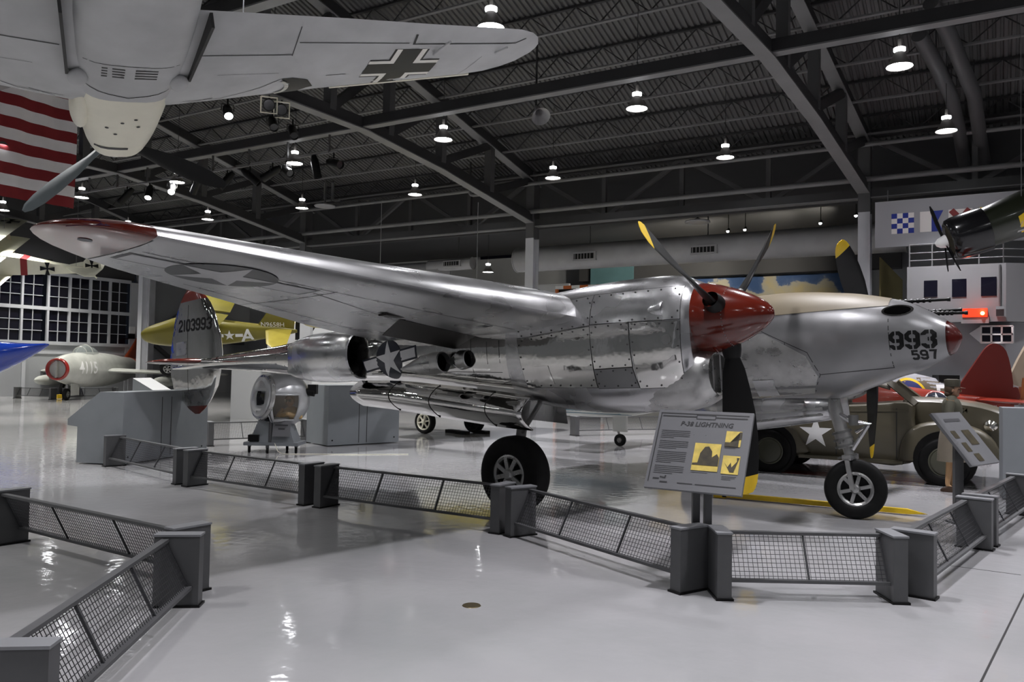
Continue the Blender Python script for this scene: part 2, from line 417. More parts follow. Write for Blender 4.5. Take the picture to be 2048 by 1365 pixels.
# long struts bracing the trusses lengthwise, with their light lower flange
for Y, z, lab in ((15.7, 7.95, 'long horizontal strut bracing the trusses above the silver plane'), (9.6, 8.05, 'long horizontal strut bracing the trusses near the ridge')):
    t = thing('roof_strut', lab, 'strut', (0, Y, z), group='roof struts')
    MB().beam((tx(X0+1, Y), Y, z), (X1-1, Y, z), 0.22, 0.24).build('strut_body', 'steel_dark', t, world=True)
    MB().beam((tx(X0+1, Y), Y, z-0.14), (X1-1, Y, z-0.14), 0.24, 0.03).build('strut_flange', 'steel_flange', t, world=True)
# eave girder on the column line, with its pipes
t = thing('eave_girder', 'dark latticed girder running along the tops of the rear columns', 'girder', (0, 23.3, 6.4))
MB().beam((X0+.2, 23.3, 6.52), (X1-.2, 23.3, 6.52), 0.22, 0.22).build('lower_chord', 'steel_dark', t, world=True)
MB().beam((X0+.2, 23.3, 6.39), (X1-.2, 23.3, 6.39), 0.26, 0.03).build('lower_flange', 'steel_flange', t, world=True)
MB().beam((X0+.2, 23.4, 8.15), (X1-.2, 23.4, 8.15), 0.2, 0.2).build('upper_chord', 'steel_dark', t, world=True)
for i, X in enumerate([X0]+TX+[X1]):
    if i+1 >= len(TX)+2: break
    Xn = ([X0]+TX+[X1])[i+1]; n = max(1, round((Xn-X)/2.56))
    for k in range(n):
        xa, xb = X+(Xn-X)*k/n, X+(Xn-X)*(k+1)/n
        MB().beam((xa, 23.4, 6.5 if k % 2 else 8.1), (xb, 23.4, 8.1 if k % 2 else 6.5), 0.12, 0.12).build('diagonal', 'steel_mid', t, world=True)
        if k: MB().beam((xa, 23.4, 6.5), (xa, 23.4, 8.1), 0.13, 0.13).build('post', 'steel_mid', t, world=True)
for z, Y, r, lab in ((6.86, 23.05, 0.075, 'long grey pipe running in front of the latticed eave girder'), (7.75, 22.9, 0.06, 'thinner grey pipe high along the eave girder')):
    tag(MB().tube((X0+.2, Y, z), (X1-.2, Y, z), r, n=10).build('pipe', 'steel_flange', smooth=40), lab, 'pipe', 'pipes on the eave girder')
# upper infill wall behind girder, annex roof, outer walls
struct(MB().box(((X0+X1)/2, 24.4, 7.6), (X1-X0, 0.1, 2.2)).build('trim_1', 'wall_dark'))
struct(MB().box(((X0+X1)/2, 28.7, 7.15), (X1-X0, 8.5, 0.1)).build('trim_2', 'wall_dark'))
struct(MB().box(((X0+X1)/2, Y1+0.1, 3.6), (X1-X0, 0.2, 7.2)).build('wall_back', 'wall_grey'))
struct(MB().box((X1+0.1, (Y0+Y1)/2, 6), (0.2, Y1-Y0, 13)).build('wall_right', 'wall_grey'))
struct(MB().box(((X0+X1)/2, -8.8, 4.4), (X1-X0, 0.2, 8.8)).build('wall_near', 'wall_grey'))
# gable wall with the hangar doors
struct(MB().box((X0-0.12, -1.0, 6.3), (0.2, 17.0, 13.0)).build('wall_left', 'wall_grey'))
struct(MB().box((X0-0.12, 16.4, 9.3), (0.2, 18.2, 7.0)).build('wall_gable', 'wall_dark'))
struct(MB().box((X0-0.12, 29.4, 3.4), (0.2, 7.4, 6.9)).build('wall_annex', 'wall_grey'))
dY0, dY1 = 7.6, 25.25
dl = thing('door_1', 'grey panelled hangar door with rows of dark night windows', 'door', (X0, (dY0+dY1)/2, 0)); del dl['category']; dl['kind'] = 'structure'
MB().box((X0-0.05, (dY0+dY1)/2, 1.22), (0.1, dY1-dY0, 2.44)).build('lower_panel', 'wall_grey', dl, world=True)
for Y in (8.6, 11.5, 14.4, 17.2, 20.1, 22.9, 25.15):
    MB().box((X0+0.02, Y, 1.22), (0.05, 0.16, 2.44)).build('stile', 'mullion', dl, world=True)
MB().box((X0+0.02, (dY0+dY1)/2, 2.02), (0.05, dY1-dY0, 0.12)).build('rail', 'mullion', dl, world=True)
for z in (2.47, 4.08, 5.72):
    MB().box((X0+0.02, (dY0+dY1)/2, z), (0.14, dY1-dY0, 0.16)).build('rail', 'mullion', dl, world=True)
bays = []; Y = 25.2; k = 0
while Y-1.02 > dY0:
    bays.append((Y-0.98, Y-0.10)); Y -= 1.02; k += 1
    if k % 4 == 0: Y -= 0.16
pane = MB().box((0, 0, 0), (0.02, 0.40, 0.46)).mesh('pane', 'night_pane')
for a, b in bays:
    MB().box((X0+0.02, a-0.06, 4.1), (0.12, 0.10, 3.2)).build('mullion', 'mullion', dl, world=True)
    for z0, z1 in ((2.55, 4.0), (4.16, 5.64)):
        MB().box((X0+0.01, (a+b)/2, (z0+z1)/2), (0.05, 0.03, z1-z0)).build('glazing_bar', 'mullion', dl, world=True)
        for j in range(3):
            zc = z0+(z1-z0)*(j+.5)/3
            if j: MB().box((X0+0.01, (a+b)/2, z0+(z1-z0)*j/3), (0.05, b-a, 0.03)).build('glazing_bar', 'mullion', dl, world=True)
            for s in (-1, 1):
                o = bpy.data.objects.new('pane', pane); COL.objects.link(o); o.parent = dl
                o.location = TM[dl.name].inverted() @ V((X0-0.03, (a+b)/2+s*(b-a)/4, zc))
MB().box((X0+0.04, 25.5, 2.85), (0.10, 0.5, 5.7)).build('jamb', 'mullion', dl, world=True)
struct(MB().box((X0+0.15, 26.25, 3.0), (0.35, 0.45, 6.0)).build('trim_3', 'steel_light'))
bc = thing('wall_bracing', 'dark diagonal steel bracing on the end wall beside the hangar doors', 'bracing', (X0+0.2, 28, 0))
for a, b in (((26.4, 3.0), (30.2, 5.9)), ((26.4, 2.7), (29.6, 0.4)), ((26.4, 2.85), (32.4, 2.85)), ((30.0, 5.8), (27.0, 6.9))):
    MB().beam((X0+0.22, a[0], a[1]), (X0+0.22, b[0], b[1]), 0.16, 0.2).build('brace', 'steel_mid', bc, world=True)
p = aX(264, 662, X0+0.1)
t = thing('wall_box', 'small white wall box with a dark lower half beside the hangar doors', 'wall box', p)
MB().box((p.x, p.y, p.z+0.03), (0.10, 0.30, 0.36)).build('cover', 'white', t, world=True)
MB().box((p.x, p.y-0.02, p.z-0.28), (0.12, 0.32, 0.26)).build('lower_case', 'black', t, world=True)

# ------------------------------------------------------------------ high bay lamps
mat('lamp_shell', (0.16, 0.15, 0.14), 0.4, metal=0.3)
mat('lamp_glow', (0.9, 0.9, 0.9), 0.4, emit=(0.96, 0.97, 1.0), es=50.0)
mat('lamp_cap', (0.9, 0.9, 0.9), 0.4, emit=(0.97, 0.98, 1.0), es=9.0)
def make_lamp():
    t = thing('high_bay_lamp', '', 'lamp', (0, 0, 0), group='high bay lamps')
    MB().lathe([(0.0, 0.225), (0.03, 0.21), (0.16, 0.13), (0.26, 0.085), (0.27, 0.06)], (0, 0, 0), (0, 0, 1), 24).build('reflector', 'lamp_shell', t, smooth=40)
    MB().lathe([(0.02, 0.0), (0.02, 0.208)], (0, 0, 0), (0, 0, 1), 24).build('lens', 'lamp_glow', t)
    MB().lathe([(0.27, 0.06), (0.29, 0.10), (0.34, 0.10), (0.35, 0.07), (0.36, 0.0)], (0, 0, 0), (0, 0, 1), 20).build('cap', 'lamp_cap', t, smooth=40)
    MB().tube((0, 0, 0.36), (0, 0, 0.5), 0.03, n=8).build('hook', 'lamp_shell', t)
    MB().tube((0, 0, 0.5), (0, 0, 3.0), 0.008, n=5).build('cord', 'steel_dark', t)
    return t
lamp0 = make_lamp(); first = True
lampdata = {}; BULBS = []
def lamp_light(col, pw=1.0):
    key = tuple(col)+(pw,)
    if key not in lampdata:
        l = bpy.data.lights.new('bulb', 'SPOT'); l.energy = LAMP_W*pw; l.color = col; l.spot_size = math.radians(106); l.spot_blend = 1.0; l.shadow_soft_size = 0.16
        lampdata[key] = l
    return lampdata[key]
ROWN = {20.5: 'far row', 15.8: 'second row from the far eave', 10.9: 'third row from the far eave', 6.1: 'row under the ridge', 1.3: 'row on the near slope', -3.5: 'nearest row'}
ordn = ['first', 'second', 'third', 'fourth', 'fifth', 'sixth', 'seventh', 'eighth', 'ninth', 'tenth', 'eleventh']
for Y in (20.5, 15.8, 10.9, 6.1, 1.3, -3.5):
    n = 0
    for k in range(11):
        X = (13.6-5.03*k)+(Y-15.8)*0.11
        if X < -37: continue
        if Y in (6.1, 10.9) and X < -20 and k % 2: pass
        lab = 'high bay lamp, %s from the right, %s' % (ordn[n], ROWN[Y]); n += 1
        zl = 7.2
        mw = Matrix.Translation((X, Y, zl))
        if first: lamp0.matrix_world = mw; TM[lamp0.name] = mw; lamp0['label'] = lab; t = lamp0; first = False
        else: t = dup(lamp0, mw, lab)
        BULBS.append((t, X, {20.5: 1.5, 15.8: 1.4, 10.9: 1.15, 6.1: 1.0, 1.3: .78, -3.5: .6}[Y]))
for t, X, pw in BULBS:
        warm = X < -14
        col = (1.0, 0.97, 0.90) if warm else ((0.97, 0.95, 1.0) if X > -8 else (1.0, 0.985, 0.97))
        lo = bpy.data.objects.new('bulb', lamp_light(col, pw)); COL.objects.link(lo); lo.parent = t; lo.location = (0, 0, -0.02)
# ================================================================== SILVER TWIN BOOM FIGHTER
PAL = math.radians(-8.431); PTH = 0.07
PT = V((-4.452, 10.632, 0))
PM = Matrix.Translation(PT) @ Matrix.Rotation(PAL, 4, 'Z') @ Matrix.Rotation(-PTH, 4, 'Y')
p38 = thing('fighter_plane', 'polished silver twin boom fighter plane with red spinners behind the mesh barrier', 'aircraft', mtx=PM)
ZT = 2.02
def ring(x, y0, zc, a, bt, bb, e=2.3, n=36):
    out = []
    for k in range(n):
        t = 2*PI*k/n; c, s = math.cos(t), math.sin(t)
        out.append(V((x, y0+a*math.copysign(abs(c)**(2/e), c), zc+(bt if s > 0 else bb)*math.copysign(abs(s)**(2/e), s))))
    return out
def interp(tab, x):
    tab = sorted(tab)
    if x <= tab[0][0]: return tab[0][1:]
    for a, b in zip(tab, tab[1:]):
        if a[0] <= x <= b[0]:
            t = (x-a[0])/(b[0]-a[0]); t2 = t
            return tuple(p+(q-p)*t2 for p, q in zip(a[1:], b[1:]))
    return tab[-1][1:]
def catmull(tab, n):
    """resample a table of tuples smoothly along its first key"""
    T = [V(r) for r in tab] if len(tab[0]) <= 4 else None
    out = []
    for i in range(len(tab)-1):
        p0, p1, p2, p3 = tab[max(i-1, 0)], tab[i], tab[i+1], tab[min(i+2, len(tab)-1)]
        for k in range(n):
            t = k/n
            out.append(tuple(0.5*((2*b)+(-a+c)*t+(2*a-5*b+4*c-d)*t*t+(-a+3*b-3*c+d)*t*t*t) for a, b, c, d in zip(p0, p1, p2, p3)))
    out.append(tuple(tab[-1])); return out
NAC = [(2.50, 1.95, .37, .43, .62), (2.42, 1.92, .405, .51, .70), (2.19, 1.88, .44, .62, .75), (1.5, 1.85, .45, .67, .74), (.8, 1.87, .44, .62, .70), (.24, 1.90, .42, .54, .61),
       (-.54, 1.93, .40, .48, .53), (-1.67, 1.97, .37, .42, .41), (-2.8, 2.0, .34, .355, .36), (-3.9, 2.03, .30, .295, .30), (-4.7, 2.06, .25, .22, .21), (-6.3, 2.12, .13, .12, .11), (-7.4, 2.12, .07, .07, .06), (-7.95, 2.12, .02, .02, .02)]
def prop(parent, hub, ang0, om=1, nm='propeller'):
    """three bladed propeller; blades are parts of the plane with painted tips as sub-parts"""
    hx, hy, hz = hub
    st = [(.28, .095, .085, 70), (.40, .14, .08, 62), (.52, .215, .07, 55), (.72, .28, .052, 48), (.95, .345, .042, 41), (1.2, .365, .032, 35), (1.42, .345, .024, 31), (1.58, .295, .018, 28)]
    tip = [(1.58, .295, .018, 28), (1.66, .25, .014, 27), (1.715, .185, .011, 27), (1.745, .12, .007, 26), (1.753, .03, .004, 26)]
    def secs(tab, r, t):
        rings = []
        for rad, ch, th, be in tab:
            b = math.radians(be); cdir = t*math.cos(b)+V((1, 0, 0))*math.sin(b); ndir = cdir.cross(r)
            ce = V(hub)+r*rad
            prof = [(-.5, 0), (-.3, .75), (0, 1), (.3, .8), (.47, .35), (.5, 0), (.47, -.2), (.3, -.3), (0, -.35), (-.3, -.2)]
            if ch < 0.12: prof = [(.5*math.cos(2*PI*k/10), .9*math.sin(2*PI*k/10)) for k in range(10)]
            rings.append([ce+cdir*(u*ch)+ndir*(v*th*0.55) for u, v in prof])
        return rings
    for k in range(3):
        a = ang0+k*2*PI/3; r = V((0, math.cos(a), math.sin(a))); t = V((om, 0, 0)).cross(r)
        b = MB().loft(secs(st, r, t)).build('propeller_blade', 'black', parent, smooth=35)
        b['label'] = 'matt black propeller blade with a yellow tip'
        MB().loft(secs(tip, r, t)).build('blade_tip', 'yellow', b, smooth=35)
        MB().lathe([(.20, .10), (.33, .095), (.40, .08)], hub, r, 18).build('blade_cuff', 'black', b, smooth=40)
def spinner(parent, y0):
    pr = [(2.44, .352), (2.50, .364), (2.58, .352), (2.68, .325), (2.78, .290), (2.88, .250), (2.98, .203), (3.06, .158), (3.13, .107), (3.17, .064), (3.19, .028), (3.195, 0)]
    o = MB().lathe(pr, (0, y0, ZT), (1, 0, 0), 48).build('spinner', 'red_paint', parent, smooth=40)
    rv = MB()
    for k in range(52):
        a = 2*PI*k/52
        for x, r in ((2.79, .287), (2.475, .360)):
            rv.box((x, y0+r*math.cos(a), ZT+r*math.sin(a)), (.008, .008, .008))
    stuff(rv.build('rivets', 'alu', o))
def engine(s):
    y0 = -2.44*s
    rs = [ring(x, y0, zc, a, bt, bb) for x, zc, a, bt, bb in catmull([r for r in NAC if r[0] >= 0.24], 4)]
    cowl = MB().loft(rs, True, True).build('engine_cowling', 'alu', p38, smooth=40)
    rs = [ring(x, y0, zc, a, bt, bb) for x, zc, a, bt, bb in catmull([r for r in NAC if r[0] <= 0.24], 4)]
    boom = MB().loft(rs, True, True).build('tail_boom', 'polish', p38, smooth=40)
    # chin intake
    m = MB(); tab = [(1.6, 1.50, .30, .22, .36), (2.1, 1.47, .355, .27, .37), (2.4, 1.47, .35, .27, .33), (2.55, 1.48, .31, .24, .28), (2.62, 1.49, .26, .20, .23)]
    m.loft([ring(x, y0, zc, a, bt, bb, 2.2, 28) for x, zc, a, bt, bb in catmull(tab, 3)], True, False)
    m.loft([ring(2.62, y0, 1.49, .26, .20, .23, 2.2, 28), ring(2.60, y0, 1.49, .235, .18, .205, 2.2, 28), ring(2.42, y0, 1.49, .22, .17, .19, 2.2, 28)], True, False)
    ch = m.build('chin_intake', 'alu_worn', p38, smooth=40)
    MB().loft([ring(2.42, y0, 1.49, .22, .17, .19, 2.2, 28), ring(2.421, y0, 1.49, .01, .01, .01, 2.2, 28)], True, True).build('intake_duct', 'void', ch)
    for dy in (-.085, .085): MB().box((2.50, y0+dy, 1.485), (.17, .035, .38)).build('intake_vane', 'alu_worn', ch)
    spinner(p38, y0)
    return cowl, boom, ch
cowlS, boomS, chinS = engine(1)
cowlP, boomP, chinP = engine(-1)
prop(p38, (2.73, -2.44, ZT), 2.756, 1)
prop(p38, (2.73, 2.44, ZT), 2.359, -1)
# ---------------- wing
def naca(c, t, n=14, cam_=.15):
    xs = [0.5*(1-math.cos(PI*k/n)) for k in range(n+1)]
    yt = [5*t*(0.2969*math.sqrt(x)-0.126*x-0.3516*x*x+0.2843*x**3-0.1036*x**4) for x in xs]
    up = list(zip(xs, [y*(1+cam_) for y in yt])); lo = list(zip(xs, [-y*(1-cam_) for y in yt]))
    return up[::-1]+lo[1:-1]
def wsec(y, le, te, zc, t, cam_=.15):
    c = le-te
    return [V((le-u*c, y, zc+v*c)) for u, v in naca(c, t, 14, cam_)]
def zw(ay): return 2.146+.063*(ay-2.9)
WT = [(2.40, 1.25, -2.05, .150), (3.0, 1.22, -1.90, .150), (3.75, 1.18, -1.70, .148), (4.39, 1.14, -1.46, .145), (5.36, 1.10, -.98, .14), (6.04, 1.07, -.66, .137), (6.65, 1.05, -.38, .132), (7.03, 1.04, -.20, .13), (7.30, 1.03, -.03, .13)]
TIP = [(7.30, 1.03, -.03, .13), (7.48, 1.02, .10, .13), (7.62, .99, .21, .125), (7.74, .93, .33, .12), (7.83, .84, .45, .115), (7.885, .74, .55, .11), (7.90, .67, .62, .10)]
wings = {}
for s in (1, -1):
    m = MB().loft([wsec(-s*y, le, te, zw(y), t, .62) for y, le, te, t in WT])
    wings[s] = m.build('outer_wing', 'wing_alu', p38, smooth=45)
    o = MB().loft([wsec(-s*y, le, te, zw(y), t, .62) for y, le, te, t in TIP]).build('wing_tip', 'red_paint', p38, smooth=45)
    o['label'] = 'red painted wing tip'
MB().loft([wsec(y, 1.25+.12*(1-abs(y)/2.4), -2.05, 2.115, .15, .62) for y in (-2.4, 0, 2.4)]).build('centre_wing', 'wing_alu', p38, smooth=45)
bw = bvh_of([wings[1]])
# underside markings and hardware of the near wing
DN = dict(ax=(0, 1, 0), ay=(1, 0, 0))      # looking up at the lower face: ax x ay = -z
def under(name, shape, m, x, y, scale=1.0, off=.003, **k): return decal(name, shape, m, p38, (x, y, 1.6), (0, 1, 0), (1, 0, 0), bw, scale, off, **k)
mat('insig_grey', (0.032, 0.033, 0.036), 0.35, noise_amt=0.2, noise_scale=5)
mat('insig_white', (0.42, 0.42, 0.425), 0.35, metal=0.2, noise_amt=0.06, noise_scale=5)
mat('insig_line', (0.04, 0.04, 0.043), 0.4)
cx, cy = .37, -6.44
under('insignia_border', poly_tris(rect2(-.80, -.155, .82, .155)), 'insig_line', cx, cy, off=.002)
under('insignia_bar', poly_tris(rect2(-.77, -.125, -.36, .125)), 'insig_white', cx, cy, off=.004)
under('insignia_bar', poly_tris(rect2(.36, -.125, .79, .125)), 'insig_white', cx, cy, off=.004)
under('insignia_disc', poly_tris(circ2(.42)), 'insig_grey', cx, cy, off=.006)
under('insignia_star', poly_tris(star2(.415)), 'insig_white', cx, cy, off=.008)
for a, b in (((.95, -7.29), (-.02, -7.29)), ((.39, -5.6), (-.10, -4.25)), ((.62, -7.2), (.50, -3.0)), ((-.30, -6.4), (-1.2, -3.9)), ((.6, -5.5), (-.9, -5.5))):
    d = V(b)-V(a); L = d.length
    decal('seam', poly_tris(rect2(0, -.005, L, .005)), 'seam', p38, (a[0], a[1], 1.6), (d.x/L, d.y/L, 0), (d.y/L, -d.x/L, 0), bw, off=.0025, cut=.2)
tipo = [o for o in bpy.data.objects if o.name.startswith('wing_tip')][0]; btip = bvh_of([tipo])
decal('position_light', poly_tris(circ2(.045, 20)), 'navy', p38, (.62, -7.58, 1.6), (0, 1, 0), (1, 0, 0), btip, 1, .004, .05)
mat('purple_patch', (0.05, 0.004, 0.03), 0.12, coat=0.8)
decal('tip_patch', poly_tris([(-.20, -.01), (-.12, -.035), (.0, -.03), (.10, -.045), (.14, -.02), (.05, .03), (-.1, .03), (-.19, .02)]), 'purple_patch', p38, (2.2, -7.70, zw(7.7)+.005), (0, 1, 0), (0, 0, 1), btip, 1, .004, .04)  # small glossy purple patch laid on the leading edge of the red tip
# dive flap swung down
m = MB(); A, B = V((-.02, -4.22, 2.165)), V((-.25, -2.72, 2.06)); dn = V((-.36, .08, -.13))
m.loft([[A, B], [A+dn, B+dn]], False, False)
fo = m.build('dive_flap', 'seam', p38); fo.modifiers.new('th', 'SOLIDIFY').thickness = .012
fo['label'] = 'dark dive flap swung down below the wing'; mat('flap_brown', (0.02, 0.018, 0.016), 0.4, metal=0.2); fo.data.materials[0] = M['flap_brown']
MB().box((.08, -4.42, 2.17), (.10, .30, .02), rz=.2).build('flap_fairing', 'flap_brown', p38)
MB().sphere((.35, -3.35, 2.115), (.16, .09, .045), 14, 8).build('inspection_blister', 'alu', p38, smooth=60)
# ---------------- tail
FIN = [(1.28, -7.05, -7.2), (1.36, -6.88, -7.38), (1.42, -6.79, -7.48), (1.5, -6.68, -7.6), (1.75, -6.45, -7.93), (2.0, -6.37, -8.03), (2.3, -6.31, -8.05), (2.6, -6.35, -7.99), (3.0, -6.53, -7.87), (3.2, -6.68, -7.74), (3.28, -6.77, -7.68), (3.40, -6.93, -7.57), (3.49, -7.10, -7.44), (3.52, -7.22, -7.3)]
def fsec(z, le, te, y0):
    c = le-te; return [V((le-u*c, y0+v*c, z)) for u, v in naca(c, .085, 10)]
fins = {}
for s in (1, -1):
    y0 = -2.44*s
    fins[s] = MB().loft([fsec(z, a, b, y0) for z, a, b in FIN if 1.42 <= z <= 3.28]).build('tail_fin', 'polish', p38, smooth=45)
    MB().loft([fsec(z, a, b, y0) for z, a, b in FIN if z >= 3.28]).build('fin_cap', 'red_paint', fins[s], smooth=45)
    MB().loft([fsec(z, a, b, y0) for z, a, b in FIN if z <= 1.42]).build('fin_bumper', 'red_paint', fins[s], smooth=45)
    st = [(2.44, -6.42, -7.52), (2.62, -6.44, -7.52), (2.74, -6.46, -7.51)]
    MB().loft([wsec(-s*y, a, b, 2.16, .10) for y, a, b in st]).build('tailplane_root', 'polish', p38, smooth=45)
    st = [(2.74, -6.46, -7.51), (2.95, -6.50, -7.48), (3.1, -6.55, -7.42), (3.22, -6.63, -7.33), (3.32, -6.74, -7.2), (3.38, -6.85, -7.07), (3.40, -6.94, -6.98)]
    MB().loft([wsec(-s*y, a, b, 2.16, .10) for y, a, b in st]).build('tailplane_tip', 'red_paint', p38, smooth=45)
MB().loft([wsec(y, -6.42, -7.52, 2.16, .10) for y in (-2.44, 0, 2.44)]).build('tailplane', 'alu', p38, smooth=45)
bf = bvh_of([fins[1]])
SB = dict(ax=(1, 0, 0), ay=(0, 0, 1))      # starboard side, reads towards the nose
def side(name, shape, m, x, y, z, bv, scale=1.0, par=None, ax=(1, 0, 0), ay=(0, 0, 1), **k): return decal(name, shape, m, par or p38, (x, y, z), ax, ay, bv, scale, **k)
sh = digits('2103993', .34, .55)
side('serial_number', (sh[0], sh[1]), 'black', -7.14, -2.8, 2.84, bf, .215, off=.004, ax=(1, 0, -.03))
for x in (-7.36, -7.35): pass
side('rudder_seam', poly_tris(rect2(-.006, -.85, .006, .85)), 'seam', -7.36, -2.8, 2.36, bf, off=.002)
side('trim_patch', poly_tris(rect2(-.2, -.12, .2, .12)), 'alu_worn', -7.6, -2.8, 2.45, bf, off=.003)
side('trim_patch', poly_tris(rect2(-.42, -.14, .42, .12)), 'alu_worn', -7.1, -2.8, 1.56, bf, off=.003)
# ---------------- centre nacelle
POD = [(4.31, 1.80, .02, .02, .02), (4.285, 1.80, .07, .075, .08), (4.24, 1.795, .125, .14, .15), (4.18, 1.79, .175, .20, .185), (4.06, 1.79, .255, .29, .25), (3.87, 1.80, .34, .40, .35), (3.65, 1.81, .405, .48, .42), (3.3, 1.82, .465, .56, .55), (3.03, 1.82, .49, .605, .635), (2.7, 1.82, .51, .65, .65), (2.3, 1.82, .52, .675, .65), (1.5, 1.82, .52, .66, .63), (.6, 1.84, .50, .62, .58), (-.5, 1.9, .44, .52, .50), (-1.5, 1.98, .32, .38, .38), (-2.3, 2.05, .16, .2, .2), (-2.6, 2.08, .03, .04, .04)]
POD2 = catmull(POD, 4)
rs = [ring(x, 0, zc, a, bt, bb, 2.15) for x, zc, a, bt, bb in POD2 if x <= 4.205]
pod = MB().loft(rs, True, True).build('centre_nacelle', 'alu_paint', p38, smooth=40)
rs = [ring(x, 0, zc, a, bt, bb, 2.15) for x, zc, a, bt, bb in POD2 if x >= 4.16]
mat('nose_red', (0.075, 0.006, 0.004), 0.25, coat=0.3)
nc = MB().loft(rs, True, True).build('nose_cap', 'nose_red', p38, smooth=50); nc['label'] = 'dark red nose cap'
bp_ = bvh_of([pod])
# tan anti glare top
m = MB(); rows = []
for x, zc, a, bt, bb in catmull([(1.2, 1.82, .52, .66, .63)]+[r for r in POD[::-1] if 1.5 <= r[0] <= 3.66], 5):
    rr = []
    zl = 2.19 if x > 2 else 2.19
    th0 = math.asin(min(.98, max(.2, ((zl-zc)/bt)**(2.15/2))))
    for k in range(17):
        t = th0+(PI-2*th0)*k/16; c, s = math.cos(t), math.sin(t)
        rr.append(V((x, (a+.005)*math.copysign(abs(c)**(2/2.15), c), zc+(bt+.005)*abs(s)**(2/2.15))))
    rows.append(rr)
m.loft(rows, False, False); o = m.build('anti_glare_panel', 'tan', p38, smooth=50); o['label'] = 'tan anti glare panel on top of the nose'
# cockpit canopy (behind the near engine)
glassmat('canopy_glass', (0.30, 0.34, 0.34), 0.6, 0.05)
m = MB(); m.loft([ring(x, 0, 2.36, a, b, .02, 2.2, 24) for x, a, b in ((1.25, .22, .06), (1.0, .32, .26), (.6, .36, .38), (-.2, .36, .38), (-.8, .28, .24), (-1.2, .12, .06))]); m.build('canopy', 'canopy_glass', p38, smooth=40)
for x, a, b in ((.98, .33, .27), (.2, .37, .39), (-.5, .335, .33)):
    rr = [p for p in ring(x, 0, 2.36, a, b, .02, 2.2, 24)]
    MB().path(rr[:13], .015, 6).build('canopy_frame', 'alu', p38)
# numerals on the nose
sh = digits('993', .42, .50); side('nose_number', (sh[0], sh[1]), 'black', 3.885, -.9, 1.79, bp_, .19, off=.004, cut=.06)
for dx in (-.157, 0, .157): side('stencil_gap', poly_tris(rect2(-.006, -.1, .006, .1)), 'alu_paint', 3.885+dx, -.9, 1.79, bp_, off=.006, cut=.06)
sh = digits('597', .40, .50); side('nose_number', (sh[0], sh[1]), 'black', 3.975, -.9, 1.625, bp_, .10, off=.004, cut=.06)
def seam(pts, bv, par, y, wd=.008, mt='seam', off=.002): return side('panel_seam', line_poly(pts, wd), mt, 0, y, 0, bv, par=par, off=off, cut=.10)
seam([(3.66, 2.21), (3.67, 1.50), (2.91, 1.46), (2.80, 1.72), (2.25, 2.02)], bp_, p38, -1.2)
seam([(2.91, 1.46), (2.80, 1.27)], bp_, p38, -1.2); seam([(2.55, 1.62), (1.6, 1.55)], bp_, p38, -1.2)
seam([(2.55, 1.86), (2.55, 1.62), (2.85, 1.45)], bp_, p38, -1.2)
side('nacelle_patch', poly_tris([(2.2, 1.22), (2.78, 1.25), (2.88, 1.44), (2.78, 1.68), (2.3, 1.98), (1.4, 1.98), (1.4, 1.2)]), 'alu_worn', 0, -1.2, 0, bp_, off=.003, cut=.1)
side('access_panel', poly_tris(rect2(2.10, 1.24, 2.36, 1.43)), 'alu', 0, -1.2, 0, bp_, off=.008, cut=.1, th=.004)
# guns
def gun(p, q, nm='gun_barrel', jacket=True):
    p, q = V(p), V(q); d = (q-p)
    o = MB().tube(p, q, .017, n=12).build(nm, 'black', p38, smooth=40)
    if jacket:
        rm = MB()
        for k in range(7): rm.lathe([(-.012, .017), (-.012, .026), (.012, .026), (.012, .017)], p+d*(.12+.1*k), d, 12)
        stuff(rm.build('cooling_jacket', 'black', o))
    MB().lathe([(0, .012), (0, .022), (.03, .024), (.03, .012)], q, d, 12).build('muzzle', 'black', o)
gun((3.55, .12, 2.27), (4.17, .12, 2.235)); gun((3.6, -.10, 2.16), (3.86, -.10, 2.145)); gun((3.9, .06, 2.10), (4.34, .06, 2.065)); gun((3.6, .26, 2.14), (4.25, .26, 2.12))
side('gun_port_rim', poly_tris([(.15*math.cos(2*PI*k/20), .065*math.sin(2*PI*k/20)) for k in range(20)]), 'polish', 3.74, -.9, 2.13, bp_, off=.004, cut=.05)
side('gun_port', poly_tris([(.125*math.cos(2*PI*k/20), .048*math.sin(2*PI*k/20)) for k in range(20)]), 'void', 3.74, -.9, 2.13, bp_, off=.008, cut=.05)
decal('gun_port', poly_tris([(.09*math.cos(2*PI*k/20), .035*math.sin(2*PI*k/20)) for k in range(20)]), 'black', p38, (3.92, .06, 2.6), (1, 0, 0), (0, 1, 0), bp_, off=.004, cut=.05)
MB().lathe([(0, .052), (.02, .05), (.02, .03)], (3.8, -.30, 2.13), (.3, -.8, .45), 14)
